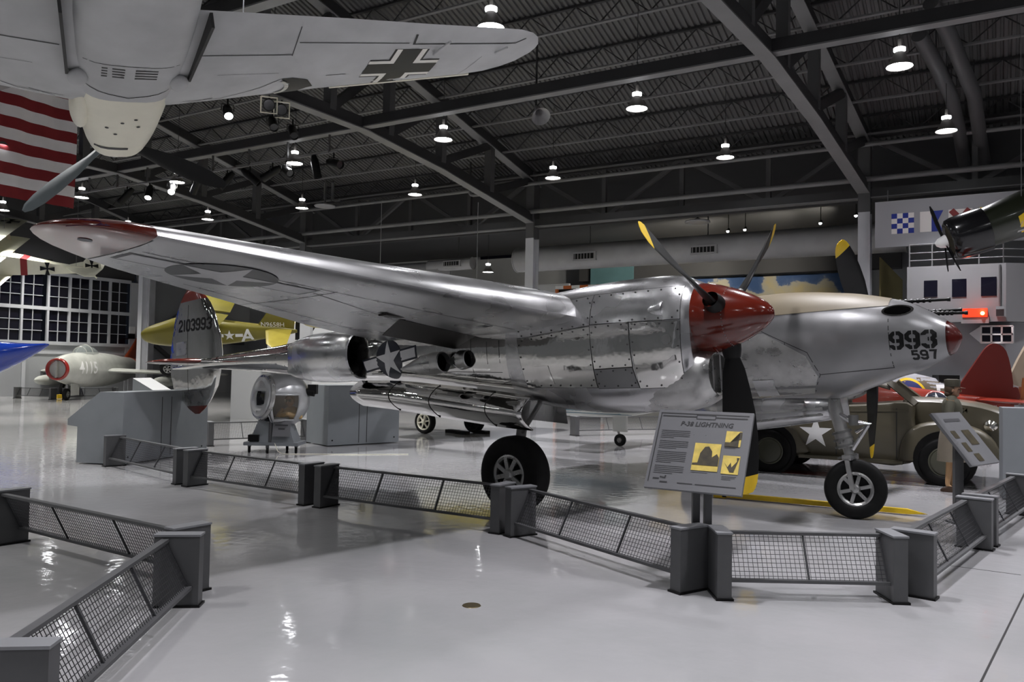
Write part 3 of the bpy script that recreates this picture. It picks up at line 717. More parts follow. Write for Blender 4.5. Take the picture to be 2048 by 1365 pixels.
# ---------------- boom furniture, near side and mirrored
def scoop(s):
    y0 = -2.44*s
    def half(x, out, zc, h, n=18):
        return [V((x, y0-s*(.22+(out)*abs(math.sin(t))**.75), zc-h*math.cos(t))) for t in [PI*k/n for k in range(n+1)]]
    tab = [(-4.15, .03, 2.03, .20), (-3.85, .16, 2.02, .29), (-3.4, .30, 2.01, .345), (-2.9, .37, 2.0, .36), (-2.55, .37, 1.99, .35), (-2.40, .345, 1.985, .33)]
    m = MB().loft([half(*r) for r in catmull(tab, 3)], False, False)
    m.loft([half(-2.40, .345, 1.985, .33), half(-2.385, .325, 1.985, .31), half(-2.42, .305, 1.985, .29), half(-2.75, .29, 1.985, .27)], False, False)
    o = m.build('radiator_scoop', 'alu', p38, smooth=40)
    MB().loft([half(-2.75, .29, 1.985, .27), [V((-2.76, y0-s*.22, 1.985))]*19], False, False).build('radiator_core', 'void', o)
    # air scoops of the supercharger
    for (x, yy, z, L, r) in ((-.66, .50, 1.78, .74, .125), (-.34, .40, 1.80, .34, .105)):
        m = MB().lathe([(-L, .01), (-L*.8, .05), (-L*.45, r*1.0), (-.12, r*1.12), (0, r*1.02), (.01, r*.92), (-.06, r*.86)], (x, y0-s*yy, z), (1, 0, .06), 22)
        o2 = m.build('air_scoop', 'alu_worn', p38, smooth=40)
        MB().lathe([(-.06, r*.86), (-.061, 0)], (x, y0-s*yy, z), (1, 0, .06), 22).build('scoop_mouth', 'void', o2)
    # main wheel door
    top = [(-2.38, 1.64), (-1.6, 1.60), (-.88, 1.52), (0, 1.41), (.52, 1.33)]; bot = [(-2.33, 1.30), (-1.6, 1.22), (-.9, 1.12), (0, 1.0), (.52, .945)]
    m = MB(); rows = []
    for (x, zt), (x2, zb) in zip(catmull(top, 3), catmull(bot, 3)):
        rows.append([V((x+(x2-x)*k/10, y0-s*(.24+.30*math.sin(PI*(.10+.80*k/10))), zt+(zb-zt)*k/10)) for k in range(11)])
    m.loft(rows, False, False); o = m.build('wheel_door', 'polish', p38, smooth=50); o.modifiers.new('th', 'SOLIDIFY').thickness = .015
    for k in (3, 6, 9): MB().path([p+V((0, -s*.004, 0)) for p in rows[k]], .004, 5).build('door_seam', 'seam', o)
    MB().loft([[V((x, y0+s*.28, zt-.02)), V((x2, y0+s*.34, zb+.05))] for (x, zt), (x2, zb) in zip(top, bot)], False, False).build('inner_wheel_door', 'alu', p38)
    # undercarriage leg
    hubz = .44; ax = V((.03, y0-.075*s+.0, hubz))
    m = MB().tube((.20, y0, 1.45), (.07, y0+.0*s, .82), .06, n=14); m.tube((.08, y0, .84), (.035, y0+.02*s, .44), .042, n=14)
    leg = m.build('gear_leg', 'alu_worn', p38, smooth=40); mat('gear_grey', (0.16, 0.16, 0.155), 0.45, metal=0.4, noise_amt=0.2, noise_scale=9); leg.data.materials[0] = M['gear_grey']
    MB().tube((.50, y0-.10*s, 1.30), (.12, y0-.02*s, .92), .03, n=10).build('drag_strut', 'gear_grey', p38, smooth=40)
    MB().path([(-.02, y0, .82), (-.15, y0, .66), (.0, y0+.02*s, .50)], [.025, .03, .025], 8).build('torque_link', 'gear_grey', p38)
    MB().path([(.20, y0-.08*s, .78), (.34, y0-.12*s, .62), (.36, y0-.12*s, .48), (.25, y0-.05*s, .42)], .012, 8).build('brake_line', 'black', p38)
    wheel(V((.03, y0-.075*s, hubz)), V((0, -s, 0)), .445, .30, 8, 'main_wheel')
def wheel(c, ax, R, w_, ns, nm, parent=None, rimf=.50, rubber='rubber', hubm='alu_worn'):
    parent = parent or p38
    ax = ax.normalized(); pr = []
    ri = R*rimf
    for k in range(25):
        t = -PI/2-.55+(2*PI-PI+1.10)*0  # placeholder
    pr = [(-w_*.36, ri), (-w_*.46, ri*1.12), (-w_*.5, (R+ri)/2), (-w_*.43, R*.93), (-w_*.24, R*.99), (0, R), (w_*.24, R*.99), (w_*.43, R*.93), (w_*.5, (R+ri)/2), (w_*.46, ri*1.12), (w_*.36, ri)]
    ty = MB().lathe(catmull(pr, 3), c, ax, 48).build(nm, rubber, parent, smooth=50)
    for s in (1, -1):
        o = c+ax*(s*w_*.36)
        m = MB().lathe([(-.03*s, ri*1.02), (.012*s, ri*1.03), (.018*s, ri*.95), (.006*s, ri*.84), (-.04*s, ri*.82)], o, ax, 40)
        a = ax.cross(V((0, 0, 1))).normalized(); b = ax.cross(a)
        for k in range(ns):
            t = 2*PI*k/ns+.2; r = a*math.cos(t)+b*math.sin(t)
            m.beam(o+r*ri*.2, o+r*ri*.9, .05*R/.44, .03, up=ax)
        h = m.build('wheel_hub', hubm, ty, smooth=40)
        MB().lathe([(-.03*s, ri*.30), (.02*s, ri*.29), (.045*s, ri*.2), (.05*s, 0)], o, ax, 24).build('hub_cap', hubm, ty, smooth=40)
        MB().lathe([(-.045*s, ri*.98), (-.045*s, 0)], o, ax, 24).build('wheel_web', 'black', ty)
    return ty
scoop(1); scoop(-1)
# yellow stencil lines on the lower near blade
bl_ = [o for o in bpy.data.objects if o.name.startswith('propeller_blade') and o.parent == p38][2]
r = V((0, math.cos(2.756+4*PI/3), math.sin(2.756+4*PI/3)))
bbl = bvh_of([bl_]); rnd = random.Random(5); lns = []
for c_ in range(6):
    u = 0.0
    while u < .36-.05*(c_ % 3):
        e_ = u+rnd.uniform(.015, .05); lns.append([(u, -.06+.026*c_), (e_, -.06+.026*c_)]); u = e_+.012
stuff(decal('stencil_text', strokes(lns, .012), 'yellow', bl_, V((2.73, -2.44, ZT))+r*.60+V((.6, -.8, 0)), r, V((.8, .6, 0)), bbl, 1, .003, .1))

bb_ = bvh_of([boomS])
# national insignia on the boom
cxx, czz = -1.77, 1.885; axb = (1, 0, .12)
side('insignia_border', poly_tris(rect2(-.535, -.085, .535, .085)), 'navy', cxx, -3.6, czz, bb_, off=.003, cut=.08, ax=axb)
side('insignia_disc', poly_tris(circ2(.25)), 'navy', cxx, -3.6, czz, bb_, off=.005, cut=.06, ax=axb)
side('insignia_bar', poly_tris(rect2(-.51, -.06, -.235, .06)), 'marking_white', cxx, -3.6, czz, bb_, off=.006, cut=.08, ax=axb)
side('insignia_bar', poly_tris(rect2(.235, -.06, .51, .06)), 'marking_white', cxx, -3.6, czz, bb_, off=.006, cut=.08, ax=axb)
side('insignia_star', poly_tris(star2(.25)), 'marking_white', cxx, -3.6, czz, bb_, off=.008, cut=.06, ax=axb)
# cowling panels of the near engine
bc_ = bvh_of([cowlS]); bc2 = bvh_of([cowlS, chinS])
for pts, mt in (([(.42, 1.96), (1.40, 2.02), (1.43, 1.39), (.49, 1.43)], 'polish'), ([(1.405, 2.03), (1.865, 2.03), (1.885, 1.58), (1.435, 1.58)], 'polish'), ([(1.88, 2.02), (2.42, 1.99), (2.40, 1.36), (1.93, 1.36)], 'polish'), ([(1.44, 1.57), (1.88, 1.57), (1.92, 1.37), (1.445, 1.38)], 'alu_paint'), ([(.42, 2.29), (1.40, 2.36), (1.40, 2.035), (.42, 1.975)], 'alu'), ([(1.41, 2.36), (2.42, 2.34), (2.42, 2.01), (1.41, 2.045)], 'alu')):
    side('cowl_panel', poly_tris(pts), mt, 0, -3.6, 0, bc_, off=.004, cut=.07, th=.003)
    seam(pts+[pts[0]], bc_, p38, -3.6, .009, off=.0045)
    fx = MB()
    for a, b in zip(pts, pts[1:]+pts[:1]):
        d = V(b)-V(a); n = max(2, int(d.length/.13))
        for k in range(n):
            q = V(a)+d*(k+.5)/n+V((-d.y, d.x)).normalized()*(-.02)
            h, hn, i, dd = bc_.ray_cast(V((q.x, -4.0, q.y)), V((0, 1, 0)))
            if h is not None: fx.sphere(h+V((0, -.009, 0)), .010, 6, 4)
    if fx.v: stuff(fx.build('fasteners', 'seam', p38))
side('access_door', poly_tris([(.64, 1.65), (.84, 1.65), (.89, 1.45), (.67, 1.45)]), 'polish', 0, -3.6, 0, bc_, off=.010, cut=.1, th=.003)
MB().lathe([(-.55, .01), (-.40, .05), (-.15, .085), (0, .095), (.012, .085), (-.05, .075)], (2.24, -2.80, 2.12), (1, -.12, .06), 20).build('exhaust_blister', 'alu', p38, smooth=45)
MB().lathe([(-.05, .075), (-.051, 0)], (2.24, -2.80, 2.12), (1, -.12, .06), 20).build('blister_mouth', 'void', p38)
side('panel_port', poly_tris(circ2(.05, 20)), 'alu_worn', 2.28, -3.6, 1.82, bc_, off=.012, cut=.05)
MB().tube((.05, -2.25, 2.44), (.40, -2.40, 2.54), .04, n=14).build('vent_pipe', 'flap_brown', p38, smooth=40)
# nose undercarriage
nz = .343-.217; NW = V((3.09, -.02, nz))
m = MB().tube((2.88, 0, 1.25), (2.97, 0, .80), .075, n=16); m.tube((2.97, 0, .80), (3.02, 0, .60), .095, n=16); m.tube((3.02, 0, .62), (3.06, 0, .44), .055, n=14)
nl = m.build('nose_gear_leg', 'alu_worn', p38, smooth=40)
m = MB()
for z in (.78, .70, .62, .50): m.lathe([(-.012, .06), (-.012, .112), (.012, .112), (.012, .06)], (2.97+.1*(.8-z)/.4*.6, 0, z), (.25, 0, -1), 18)
m.build('leg_collar', 'gear_grey', nl, smooth=40)
m = MB()
for dy in (-.13, .13): m.beam((3.09, dy, nz), (3.05, dy, .48), .05, .04, up=(0, 1, 0))
m.beam((3.05, -.15, .49), (3.05, .15, .49), .10, .06); m.build('wheel_fork', 'alu_worn', p38)
MB().path([(2.93, -.03, 1.02), (3.10, -.03, .90), (3.30, -.03, .87), (3.14, -.03, .78)], [.03, .035, .03, .025], 10).build('steering_link', 'alu', p38, smooth=40)
MB().tube((3.29, -.06, .86), (3.10, -.06, .58), .022, n=10).build('shimmy_damper', 'alu', p38, smooth=40)
MB().tube((3.13, -.05, .86), (3.13, -.05, .98), .055, n=14).build('hydraulic_reservoir', 'gear_grey', p38, smooth=40)
MB().tube((2.9, .06, 1.2), (2.5, .06, 1.0), .03, n=10).build('drag_brace', 'gear_grey', p38, smooth=40)
wheel(NW, V((.28, -.96, .02)), .343, .19, 6, 'nose_wheel', rimf=.56)
# nose wheel doors
m = MB(); m.loft([[V((x, -.36-.03*math.sin(PI*k/4), zt+(zb-zt)*k/4)) for k in range(5)] for x, zt, zb in ((1.2, 1.22, .74), (1.7, 1.22, .79), (2.1, 1.21, .83), (2.6, 1.20, .89), (2.96, 1.18, .94))], False, False)
o = m.build('nose_wheel_door', 'alu', p38, smooth=50); o.modifiers.new('th', 'SOLIDIFY').thickness = .015
MB().beam((1.3, -.40, 1.0), (2.9, -.40, 1.07), .012, .03).build('door_rib', 'alu_worn', o); MB().beam((1.3, -.40, .86), (2.9, -.40, 1.0), .012, .02).build('door_rib', 'alu_worn', o)
m = MB(); m.loft([[V((x, .36, 1.2)), V((x, .40, zb))] for x, zb in ((1.2, .74), (2.1, .83), (2.96, .94))], False, False)
m.build('nose_wheel_door', 'alu', p38).modifiers.new('th', 'SOLIDIFY').thickness = .015
# wing root fairing line and sundry seams on the boom
for pts in ([(.35, 1.60), (-.6, 1.66), (-2.2, 1.72)], [(-.30, 2.2), (-.30, 1.55)], [(-4.4, 2.24), (-4.4, 1.9)], [(-5.6, 2.2), (-5.6, 2.0)]): seam(pts, bb_, p38, -3.6, .006)
for x0_ in (-.05, .14): seam([(x0_, 1.72), (x0_, 1.98)], bvh_of([boomS, cowlS]), p38, -3.6, .006)
# tow bar cradle is a separate yellow bar on the floor under the nose wheel
p, q = az(1450, 997), az(1815, 1031)
tb = thing('tow_bar', 'yellow tow bar lying on the floor behind the nose wheel', 'tow bar', (p.x, p.y, 0))
p, q = V((p.x, p.y, .045)), V((q.x, q.y, .045)); d = (q-p).normalized()
MB().beam(p, q, .06, .06).build('bar', 'yellow', tb, world=True)
MB().loft([[q+V((0, 0, -.03))+d.cross(V((0, 0, 1)))*.03, q+V((0, 0, .03))+d.cross(V((0, 0, 1)))*.03, q+V((0, 0, .03))-d.cross(V((0, 0, 1)))*.03, q+V((0, 0, -.03))-d.cross(V((0, 0, 1)))*.03], [q+d*.22+V((0, 0, -.015))]*4]).build('point', 'yellow', tb, world=True)
MB().box(p-d*.06, (.16, .10, .08), rz=math.atan2(d.y, d.x)).build('lug', 'yellow', tb, world=True); MB().box(p+V((0, 0, .0)), (.05, .11, .05), rz=math.atan2(d.y, d.x)).build('pin', 'black', tb, world=True)
# ================================================================== BARRIERS
def barrier(A, B, sgn, nb, label, ins=.075, grp='mesh barriers round the silver plane'):
    A, B = V((A.x, A.y, 0)), V((B.x, B.y, 0)); d = (B-A).normalized(); A = A+d*ins; B = B-d*ins
    L = (B-A).length
    ex = d; ey = V((-d.y, d.x, 0))*sgn
    mtx = Matrix(((ex.x, ey.x, 0, A.x), (ex.y, ey.y, 0, A.y), (0, 0, 1, 0), (0, 0, 0, 1)))
    t = thing('mesh_barrier', label, 'barrier', mtx=mtx, group=grp)
    for x in (0.055, L-0.055):
        po = MB().box((x, 0, .248), (.105, .30, .465)).build('post', 'post_grey', t)
        MB().box((x, 0, .486), (.118, .312, .014)).build('post_cap', 'post_cap', po); MB().box((x, 0, .008), (.13, .33, .016)).build('post_foot', 'black', po)
    yt, zt, yb, zb = -.075, .455, .085, .135
    MB().box((L/2, yt, zt), (L-.2, .05, .022)).build('top_rail', 'post_grey', t)
    MB().box((L/2, yb, zb), (L-.2, .05, .022)).build('bottom_rail', 'post_grey', t)
    for x in [.12]+[L*(k+1)/(nb+1) for k in range(nb)]+[L-.12]:
        MB().beam((x, yt, zt), (x, yb, zb), .014, .014, up=(1, 0, 0)).build('brace_bar', 'mesh_wire', t)
    m = MB(); p = .034; n = int((L-.24)/p); r = .0016
    for k in range(1, n):
        x = .12+(L-.24)*k/n; m.beam((x, yt, zt), (x, yb, zb), r*2, r*2, up=(1, 0, 0))
    for k in range(1, 11):
        f = k/11; y, z = yt+(yb-yt)*f, zt+(zb-zt)*f; m.beam((.12, y, z), (L-.12, y, z), r*2, r*2)
    stuff(m.build('wire_mesh', 'mesh_wire', t))
    return t
mat('post_cap', (0.20, 0.205, 0.215), 0.45)
cs = [az(222, 931), az(378, 970), az(636, 1011), az(1026, 1067), az(1404, 1190), az(1818, 1199), az(1955, 1093), az(2046, 1028)]
labs = ['grey mesh barrier section in front of the sloped grey kiosk', 'grey mesh barrier section in front of the ball turret', 'grey mesh barrier section left of the near main wheel', 'grey mesh barrier section between the near main wheel and the aircraft sign',
        'short grey mesh barrier section facing the camera right of the aircraft sign', 'grey mesh barrier section running back beside the nose wheel', 'grey mesh barrier section at the right edge beside the side-on sign']
for i in range(7): barrier(cs[i], cs[i+1], -1, 1 if i == 4 else 2, labs[i])
c2 = az(395, 1193)
barrier(az(2, 1084), c2, 1, 2, 'grey mesh barrier section at the left edge, farther of the two', grp='mesh barriers at left')
e2 = az(28, 1296, .48); e2.z = 0; e2 = e2+(e2-c2).normalized()*.10
barrier(c2+V((.0, -.12, 0)), e2, 1, 2, 'grey mesh barrier section nearest the camera at lower left', grp='mesh barriers at left')
# more barriers seen between the kiosks and along the far aisle
barrier(az(404, 893), az(622, 884), -1, 2, 'grey mesh barrier section behind the ball turret', grp='far mesh barriers')
for a, b, lab in (((30, 797), (110, 800), 'low grey barrier left of the grey jet nose wheel'), ((125, 800), (235, 797), 'low grey barrier under the grey jet'), ((1140, 872), (1350, 868), 'grey mesh barrier section behind the silver plane by the tail wheel')):
    barrier(az(*a), az(*b), -1, 2, lab, grp='far mesh barriers')

# ================================================================== INFORMATION SIGNS
mat('sign_face', (0.135, 0.137, 0.145), 0.45, noise_amt=0.03, noise_scale=6)
mat('sign_ink', (0.018, 0.018, 0.02), 0.5)
mat('sign_ink_soft', (0.05, 0.05, 0.055), 0.5)
mat('photo_yellow', (0.66, 0.50, 0.10), 0.5, noise_amt=0.25, noise_scale=14)
mat('photo_dark', (0.045, 0.035, 0.015), 0.5, noise_amt=0.5, noise_scale=20)
Rh = V((math.sin(YAW), -math.cos(YAW), 0)); Fh = V((math.cos(YAW), math.sin(YAW), 0))
def signboard(name, label, c, wv, dv, W, H, post_pts, th=.03):
    """c centre of face, wv unit vector to the right of the text, dv unit vector down the face"""
    up = -dv; nn = wv.cross(up)
    base = V((post_pts[0].x, post_pts[0].y, 0))
    t = thing(name, label, 'sign', base)
    MB().prism(rect2(-W/2, -H/2, W/2, H/2), th, c-nn*th, wv, up).build('panel', 'sign_face', t, world=True)
    for p in post_pts:
        top = c-nn*(th+.02); q = V((p.x, p.y, 0))
        # meet the back of the panel vertically above the foot
        z = c.z+(nn.x*(c.x-q.x)+nn.y*(c.y-q.y))/nn.z-.06 if abs(nn.z) > .05 else c.z
        MB().box((q.x, q.y, z/2), (.055, .055, z), rz=YAW).build('post', 'post_grey', t, world=True)
        MB().box((q.x, q.y, .01), (.16, .16, .02), rz=YAW).build('foot', 'post_grey', t, world=True)
    return t, (c, wv, up)
W, H = .76, .68
wv = (Rh*.857-Fh*.515).normalized(); nh = (-Rh*.515-Fh*.857)
dv = (nh*.50-V((0, 0, .866))).normalized()
c = ad(1397, 901, 6.25)
pb = c-nh*.10; pb.z = 0
t, fr = signboard('information_sign', 'grey slanted information sign with a black title and three yellow photographs', c, wv, dv, W, H, [pb-wv*.05, pb+wv*.045])
def on(fr, t, name, shape, m, x, y, scale=1.0, off=.002):
    o, wv, up = fr; inv = TM[t.name].inverted()
    vs = [inv @ (o+wv*(x+p[0]*scale)+up*(y+p[1]*scale)+wv.cross(up)*off) for p in shape[0]]
    me = bpy.data.meshes.new(name); me.from_pydata([tuple(v) for v in vs], [], shape[1]); me.materials.append(M[m])
    ob = bpy.data.objects.new(name, me); COL.objects.link(ob); ob.parent = t; return ob
s_ = text_tris('P-38 LIGHTNING', .022, .2)
on(fr, t, 'title', (s_[0], s_[1]), 'sign_ink', .03, .222, .42/s_[2])
on(fr, t, 'border_line', strokes([[(-W/2+.025, -H/2+.05), (-W/2+.025, H/2-.03), (W/2-.03, H/2-.03)]], .008), 'sign_ink', 0, 0)
on(fr, t, 'header_rule', strokes([[(-.34, .285), (-.06, .285)]], .010), 'sign_ink', 0, 0); on(fr, t, 'header_rule', strokes([[(.09, .285), (.34, .285)]], .010), 'sign_ink', 0, 0)
on(fr, t, 'header_box', strokes([[(-.06, .268), (.09, .268), (.09, .302), (-.06, .302), (-.06, .268)]], .006), 'sign_ink', 0, 0)
on(fr, t, 'footer_rule', strokes([[(-.12, -.285), (.0, -.285)], [(.02, -.285), (.33, -.285)]], .008), 'sign_ink', 0, 0)
on(fr, t, 'footer_logo', strokes([[(-.32, -.26), (-.27, -.26)], [(-.265, -.245), (-.225, -.25), (-.22, -.23)], [(-.26, -.285), (-.20, -.285)]], .012), 'sign_ink', 0, 0)
ln = []; y = .155; rnd = random.Random(3)
for para in (5, 5, 7, 5):
    for k in range(para):
        ln.append([(-.325, y), (-.325+(.235 if k < para-1 else rnd.uniform(.08, .2)), y)]); y -= .0152
    y -= .016
on(fr, t, 'body_text', strokes(ln, .0052), 'sign_ink_soft', 0, 0)
for nm_, (x, y, w_, h_) in (('photograph', (.07, -.055, .205, .23)), ('photograph', (.255, .11, .12, .13)), ('photograph', (.265, -.105, .13, .15))):
    o = on(fr, t, nm_, poly_tris(rect2(-w_/2, -h_/2, w_/2, h_/2)), 'photo_yellow', x, y, off=.004)
    if w_ > .2:
        sh = [(-.06, -.05), (-.05, .03), (-.02, .085), (.01, .09), (.04, .05), (.045, .0), (.08, .03), (.10, .0), (.10, -.07), (-.10, -.07), (-.10, -.055)]
    elif y > 0: sh = [(-.06, -.065), (-.06, -.03), (-.02, -.03), (.0, -.01), (.06, .0), (.06, .06), (.045, .06), (.045, -.065)]
    else: sh = [(-.05, .02), (-.02, -.02), (.0, .02), (.01, -.02), (.045, .03), (.04, .06), (.06, .06), (.03, -.06), (.0, -.06)]
    q = on(fr, o if False else t, 'photo_print', poly_tris(sh), 'photo_dark', x, y, off=.006)
on(fr, t, 'caption_text', strokes([[(.2, .045), (.31, .045)], [(.2, .033), (.28, .033)], [(.21, -.2), (.32, -.2)], [(.21, -.212), (.31, -.212)], [(.21, -.224), (.28, -.224)], [(-.03, -.185), (.1, -.185)]], .004), 'sign_ink_soft', 0, 0)
# second sign, seen nearly edge on, at the right
c = ad(1931, 876, 9.2)
wv2 = (Fh*.62+Rh*.78); wv2.z = 0; wv2.normalize(); nh2 = V((wv2.y, -wv2.x, 0)); dv2 = (nh2*.62-V((0, 0, .78))).normalized()
pb = c-nh2*.08; pb.z = 0
t, fr = signboard('information_sign', 'grey slanted information sign seen side-on in front of the standing mannequin', c, wv2, dv2, .74, .70, [pb-wv2*.05, pb+wv2*.05])
for x, y, w_, h_ in ((-.2, .05, .12, .1), (-.15, -.12, .12, .12), (.12, .0, .2, .2), (-.05, -.26, .14, .1)):
    on(fr, t, 'photograph', poly_tris(rect2(-w_/2, -h_/2, w_/2, h_/2)), 'photo_dark', x, y, off=.004)
s_ = strokes([[(-.2, .24), (.2, .24)]], .04); on(fr, t, 'title', s_, 'sign_ink_soft', 0, 0, 1, .004)

# ================================================================== KIOSKS
def kiosk(o, left, right, prof, label, seams=True, topm=None, name='information_kiosk'):
    """prof in (fraction along o->left, height)"""
    o = V((o.x, o.y, 0)); u = V((left.x-o.x, left.y-o.y, 0)); v = V((right.x-o.x, right.y-o.y, 0))
    t = thing(name, label, 'kiosk', o)
    m = MB(); a = [o+u*p+V((0, 0, z)) for p, z in prof]; n = len(a)
    m.add(a+[p+v for p in a], [tuple(range(n)), tuple(range(n, 2*n))[::-1]]+[(i, (i+1) % n, (i+1) % n+n, i+n) for i in range(n)])
    m.build('body', 'kiosk', t, world=True)
    H_ = max(z for _, z in prof); vn = v.normalized(); nn = V((vn.y, -vn.x, 0))
    if nn.dot(u) > 0: nn = -nn
    if seams:
        for f in (.42, .53):
            q = o+v*f+nn*.003; MB().beam(q+V((0, 0, .05)), q+V((0, 0, H_-.1)), .012, .004, up=nn).build('panel_joint', 'seam', t, world=True)
        for f, z in ((.06, .12), (.93, .13)):
            MB().lathe([(0, .018), (.004, .016), (.004, 0)], o+v*f+nn*.001+V((0, 0, z)), nn, 12).build('screw_cover', 'black', t, world=True)
    if topm:
        i0, i1 = topm
        pa, pb_ = a[i0], a[i1]; nrm = (pb_-pa).cross(v).normalized(); nrm = nrm if nrm.z > 0 else -nrm
        MB().add([pa+nrm*.006+v*.04+(pb_-pa)*.05, pb_+nrm*.006+v*.04-(pb_-pa)*.05, pb_+nrm*.006+v*.96-(pb_-pa)*.05, pa+nrm*.006+v*.96+(pb_-pa)*.05], [(0, 1, 2, 3)]).build('reading_panel', 'sign_face', t, world=True)
    return t
o, l, r = az(243, 932), az(152, 928), az(413, 905)
kiosk(o, l, r, [(0, .02), (1, .02), (1, .60), (1.22, .62), (1.22, .72), (.52, 1.17), (0, 1.17)], 'big grey kiosk with a sloped overhanging desk left of the tail fin', topm=(4, 5))
o, l, r = az(655, 894), az(612, 886), az(797, 886)
kiosk(o, l, r, [(0, .02), (1, .02), (1, 1.25), (0, 1.25)], 'grey box kiosk behind the ball turret below the tail boom')
o, l, r = az(318, 868), az(262, 866), az(352, 862)
mat('white_board', (0.72, 0.73, 0.76), 0.45)
kk = kiosk(o, l, r, [(0, .02), (1, .02), (1, 1.27), (0, .90)], 'smaller grey kiosk with a white sloped top behind the big kiosk', seams=False)
a = V((o.x, o.y, 0)); u = V((l.x-a.x, l.y-a.y, 0)); v = V((r.x-a.x, r.y-a.y, 0))
MB().add([a+V((0, 0, .91)), a+u+V((0, 0, 1.28)), a+u+v+V((0, 0, 1.28)), a+v+V((0, 0, .91))], [(0, 1, 2, 3)]).build('white_top', 'white_board', kk, world=True)
o = az(2006, 1000); kiosk(o, o+Fh*.45+Rh*.22, o+Rh*1.0-Fh*.2, [(0, .02), (1, .02), (1, 1.25), (0, 1.25)], 'plain grey kiosk at the right edge in front of the car bumper', seams=False)

# ================================================================== BALL TURRET ON ITS DOLLY
b0 = az(545, 904); b0.z = 0
bt = thing('ball_turret', 'silver ball turret with a seated gunner figure on a wheeled grey dolly', 'gun turret', b0, YAW-PI/2)
# local: x right, y away from the camera
C = V((.10, .1, 1.0)); Rr = .55
mat('turret_paint', (0.50, 0.51, 0.52), 0.3, metal=0.5, noise_amt=0.12, noise_scale=6)
glassmat('turret_glass', (0.30, 0.27, 0.22), 0.72, 0.04)
def sph_patch(c, r, az0, az1, el0, el1, n=10, mname='p', mt='turret_paint', par=None, sm=60):
    m = MB(); m.loft([[c+V((math.sin(a)*math.cos(e), -math.cos(a)*math.cos(e), math.sin(e)))*r for a in [az0+(az1-az0)*k/n for k in range(n+1)]] for e in [el0+(el1-el0)*j/n for j in range(n+1)]], False, False)
    return m.build(mname, mt, par, smooth=sm)
sh = MB(); nu, nv = 48, 32
def sp(i, j):
    a = 2*PI*i/nu; e = -PI/2+PI*j/nv; return C+V((math.sin(a)*math.cos(e), -math.cos(a)*math.cos(e), math.sin(e)))*Rr
for i in range(nu):
    for j in range(nv):
        am = 2*PI*(i+.5)/nu; am = am if am < PI else am-2*PI; em = -PI/2+PI*(j+.5)/nv
        if -.05 < am < .95 and -.75 < em < .18: continue          # gunner's window
        if -.62 < am < -.30 and -.15 < em < .25: continue        # upper side light
        if -.75 < am < -.12 and -.85 < em < -.42: continue        # lower side light
        sh.add([sp(i, j), sp(i+1, j), sp(i+1, j+1), sp(i, j+1)], [(0, 1, 2, 3)])
so = sh.build('shell', 'turret_paint', bt, smooth=60); so.modifiers.new('th', 'SOLIDIFY').thickness = .012
sph_patch(C, Rr*.985, -.05, .95, -.75, .18, mname='gunner_window', mt='turret_glass', par=bt)
sph_patch(C, Rr*.985, -.62, -.30, -.15, .25, mname='side_light', mt='black_gloss', par=bt); sph_patch(C, Rr*.985, -.75, -.12, -.85, -.42, mname='side_light', mt='black_gloss', par=bt)
def arc(a0, a1, e0, e1, r=.012, n=12): return MB().path([C+V((math.sin(a0+(a1-a0)*k/n)*math.cos(e0+(e1-e0)*k/n), -math.cos(a0+(a1-a0)*k/n)*math.cos(e0+(e1-e0)*k/n), math.sin(e0+(e1-e0)*k/n)))*Rr*1.005 for k in range(n+1)], r, 6)
for a in ((-.05, .95, .18, .18), (-.05, .95, -.75, -.75), (-.05, -.05, -.75, .18), (.95, .95, -.75, .18), (-.18, -.18, -1.2, 1.4)): arc(*a).build('window_frame', 'turret_paint', bt, smooth=60)
hd = V((-.72, -.68, .12)).normalized()   # flat trunnion cover at left
MB().lathe([(.34, .44), (.37, .445), (.41, .42), (.41, .36)], C, hd, 40).build('trunnion_ring', 'alu_worn', bt, smooth=40)
MB().lathe([(.36, .40), (.44, .37), (.46, .30), (.465, 0)], C, hd, 40).build('trunnion_cover', 'turret_paint', bt, smooth=40)
ua = hd.cross(V((0, 0, 1))).normalized(); ub = ua.cross(hd)
cc = C+hd*.468
MB().prism([(-.10, .12), (.10, .12), (.10, 0), (.06, -.08), (0, -.12), (-.06, -.08), (-.10, 0)], .012, cc+ub*.1, ua, ub).build('sight_window', 'black_gloss', bt)
MB().prism([(-.085, .105), (.085, .105), (.0, -.10)], .014, cc+ub*.1, ua, ub).build('window_rim', 'alu_worn', bt)
m = MB(); m.tube(C+V((.45, -.05, .15)), C+V((.66, -.05, .13)), .07, n=16); m.build('gun_sleeve', 'black', bt, smooth=40)
MB().box(C+V((.62, -.02, .20)), (.16, .16, .18)).build('gun_cradle', 'black', bt)
# gunner figure inside the glass
mat('jacket', (0.55, 0.36, 0.15), 0.6, noise_amt=0.15, noise_scale=8); mat('leather', (0.20, 0.10, 0.045), 0.5); mat('skin', (0.30, 0.165, 0.10), 0.5)
g = thing('gunner_figure', 'tan jacketed gunner figure in a brown flying helmet inside the ball turret', 'person', TM[bt.name] @ (C+V((.2, 0, -.42))), YAW-PI/2)
m = MB(); m.path([(0, .05, 0), (0, .03, .12), (0, 0, .22), (0, -.01, .27)], [.15, .17, .15, .07], 16)
for s in (-1, 1): m.path([(s*.14, 0, .2), (s*.20, -.10, .10), (s*.08, -.22, .13), (0, -.24, .15)], [.065, .06, .05, .04], 10)
m.build('body', 'jacket', g, smooth=60)
hc = V((-.02, -.03, .38)); m = MB(); m.sphere(hc, (.085, .10, .115), 16, 12); m.sphere(hc+V((0, -.105, -.01)), (.016, .025, .02), 8, 6); m.build('head', 'skin', g, smooth=60)
m = MB(); m.sphere(hc+V((0, .02, .025)), (.095, .10, .115), 16, 12); m.build('flying_helmet', 'leather', g, smooth=60)
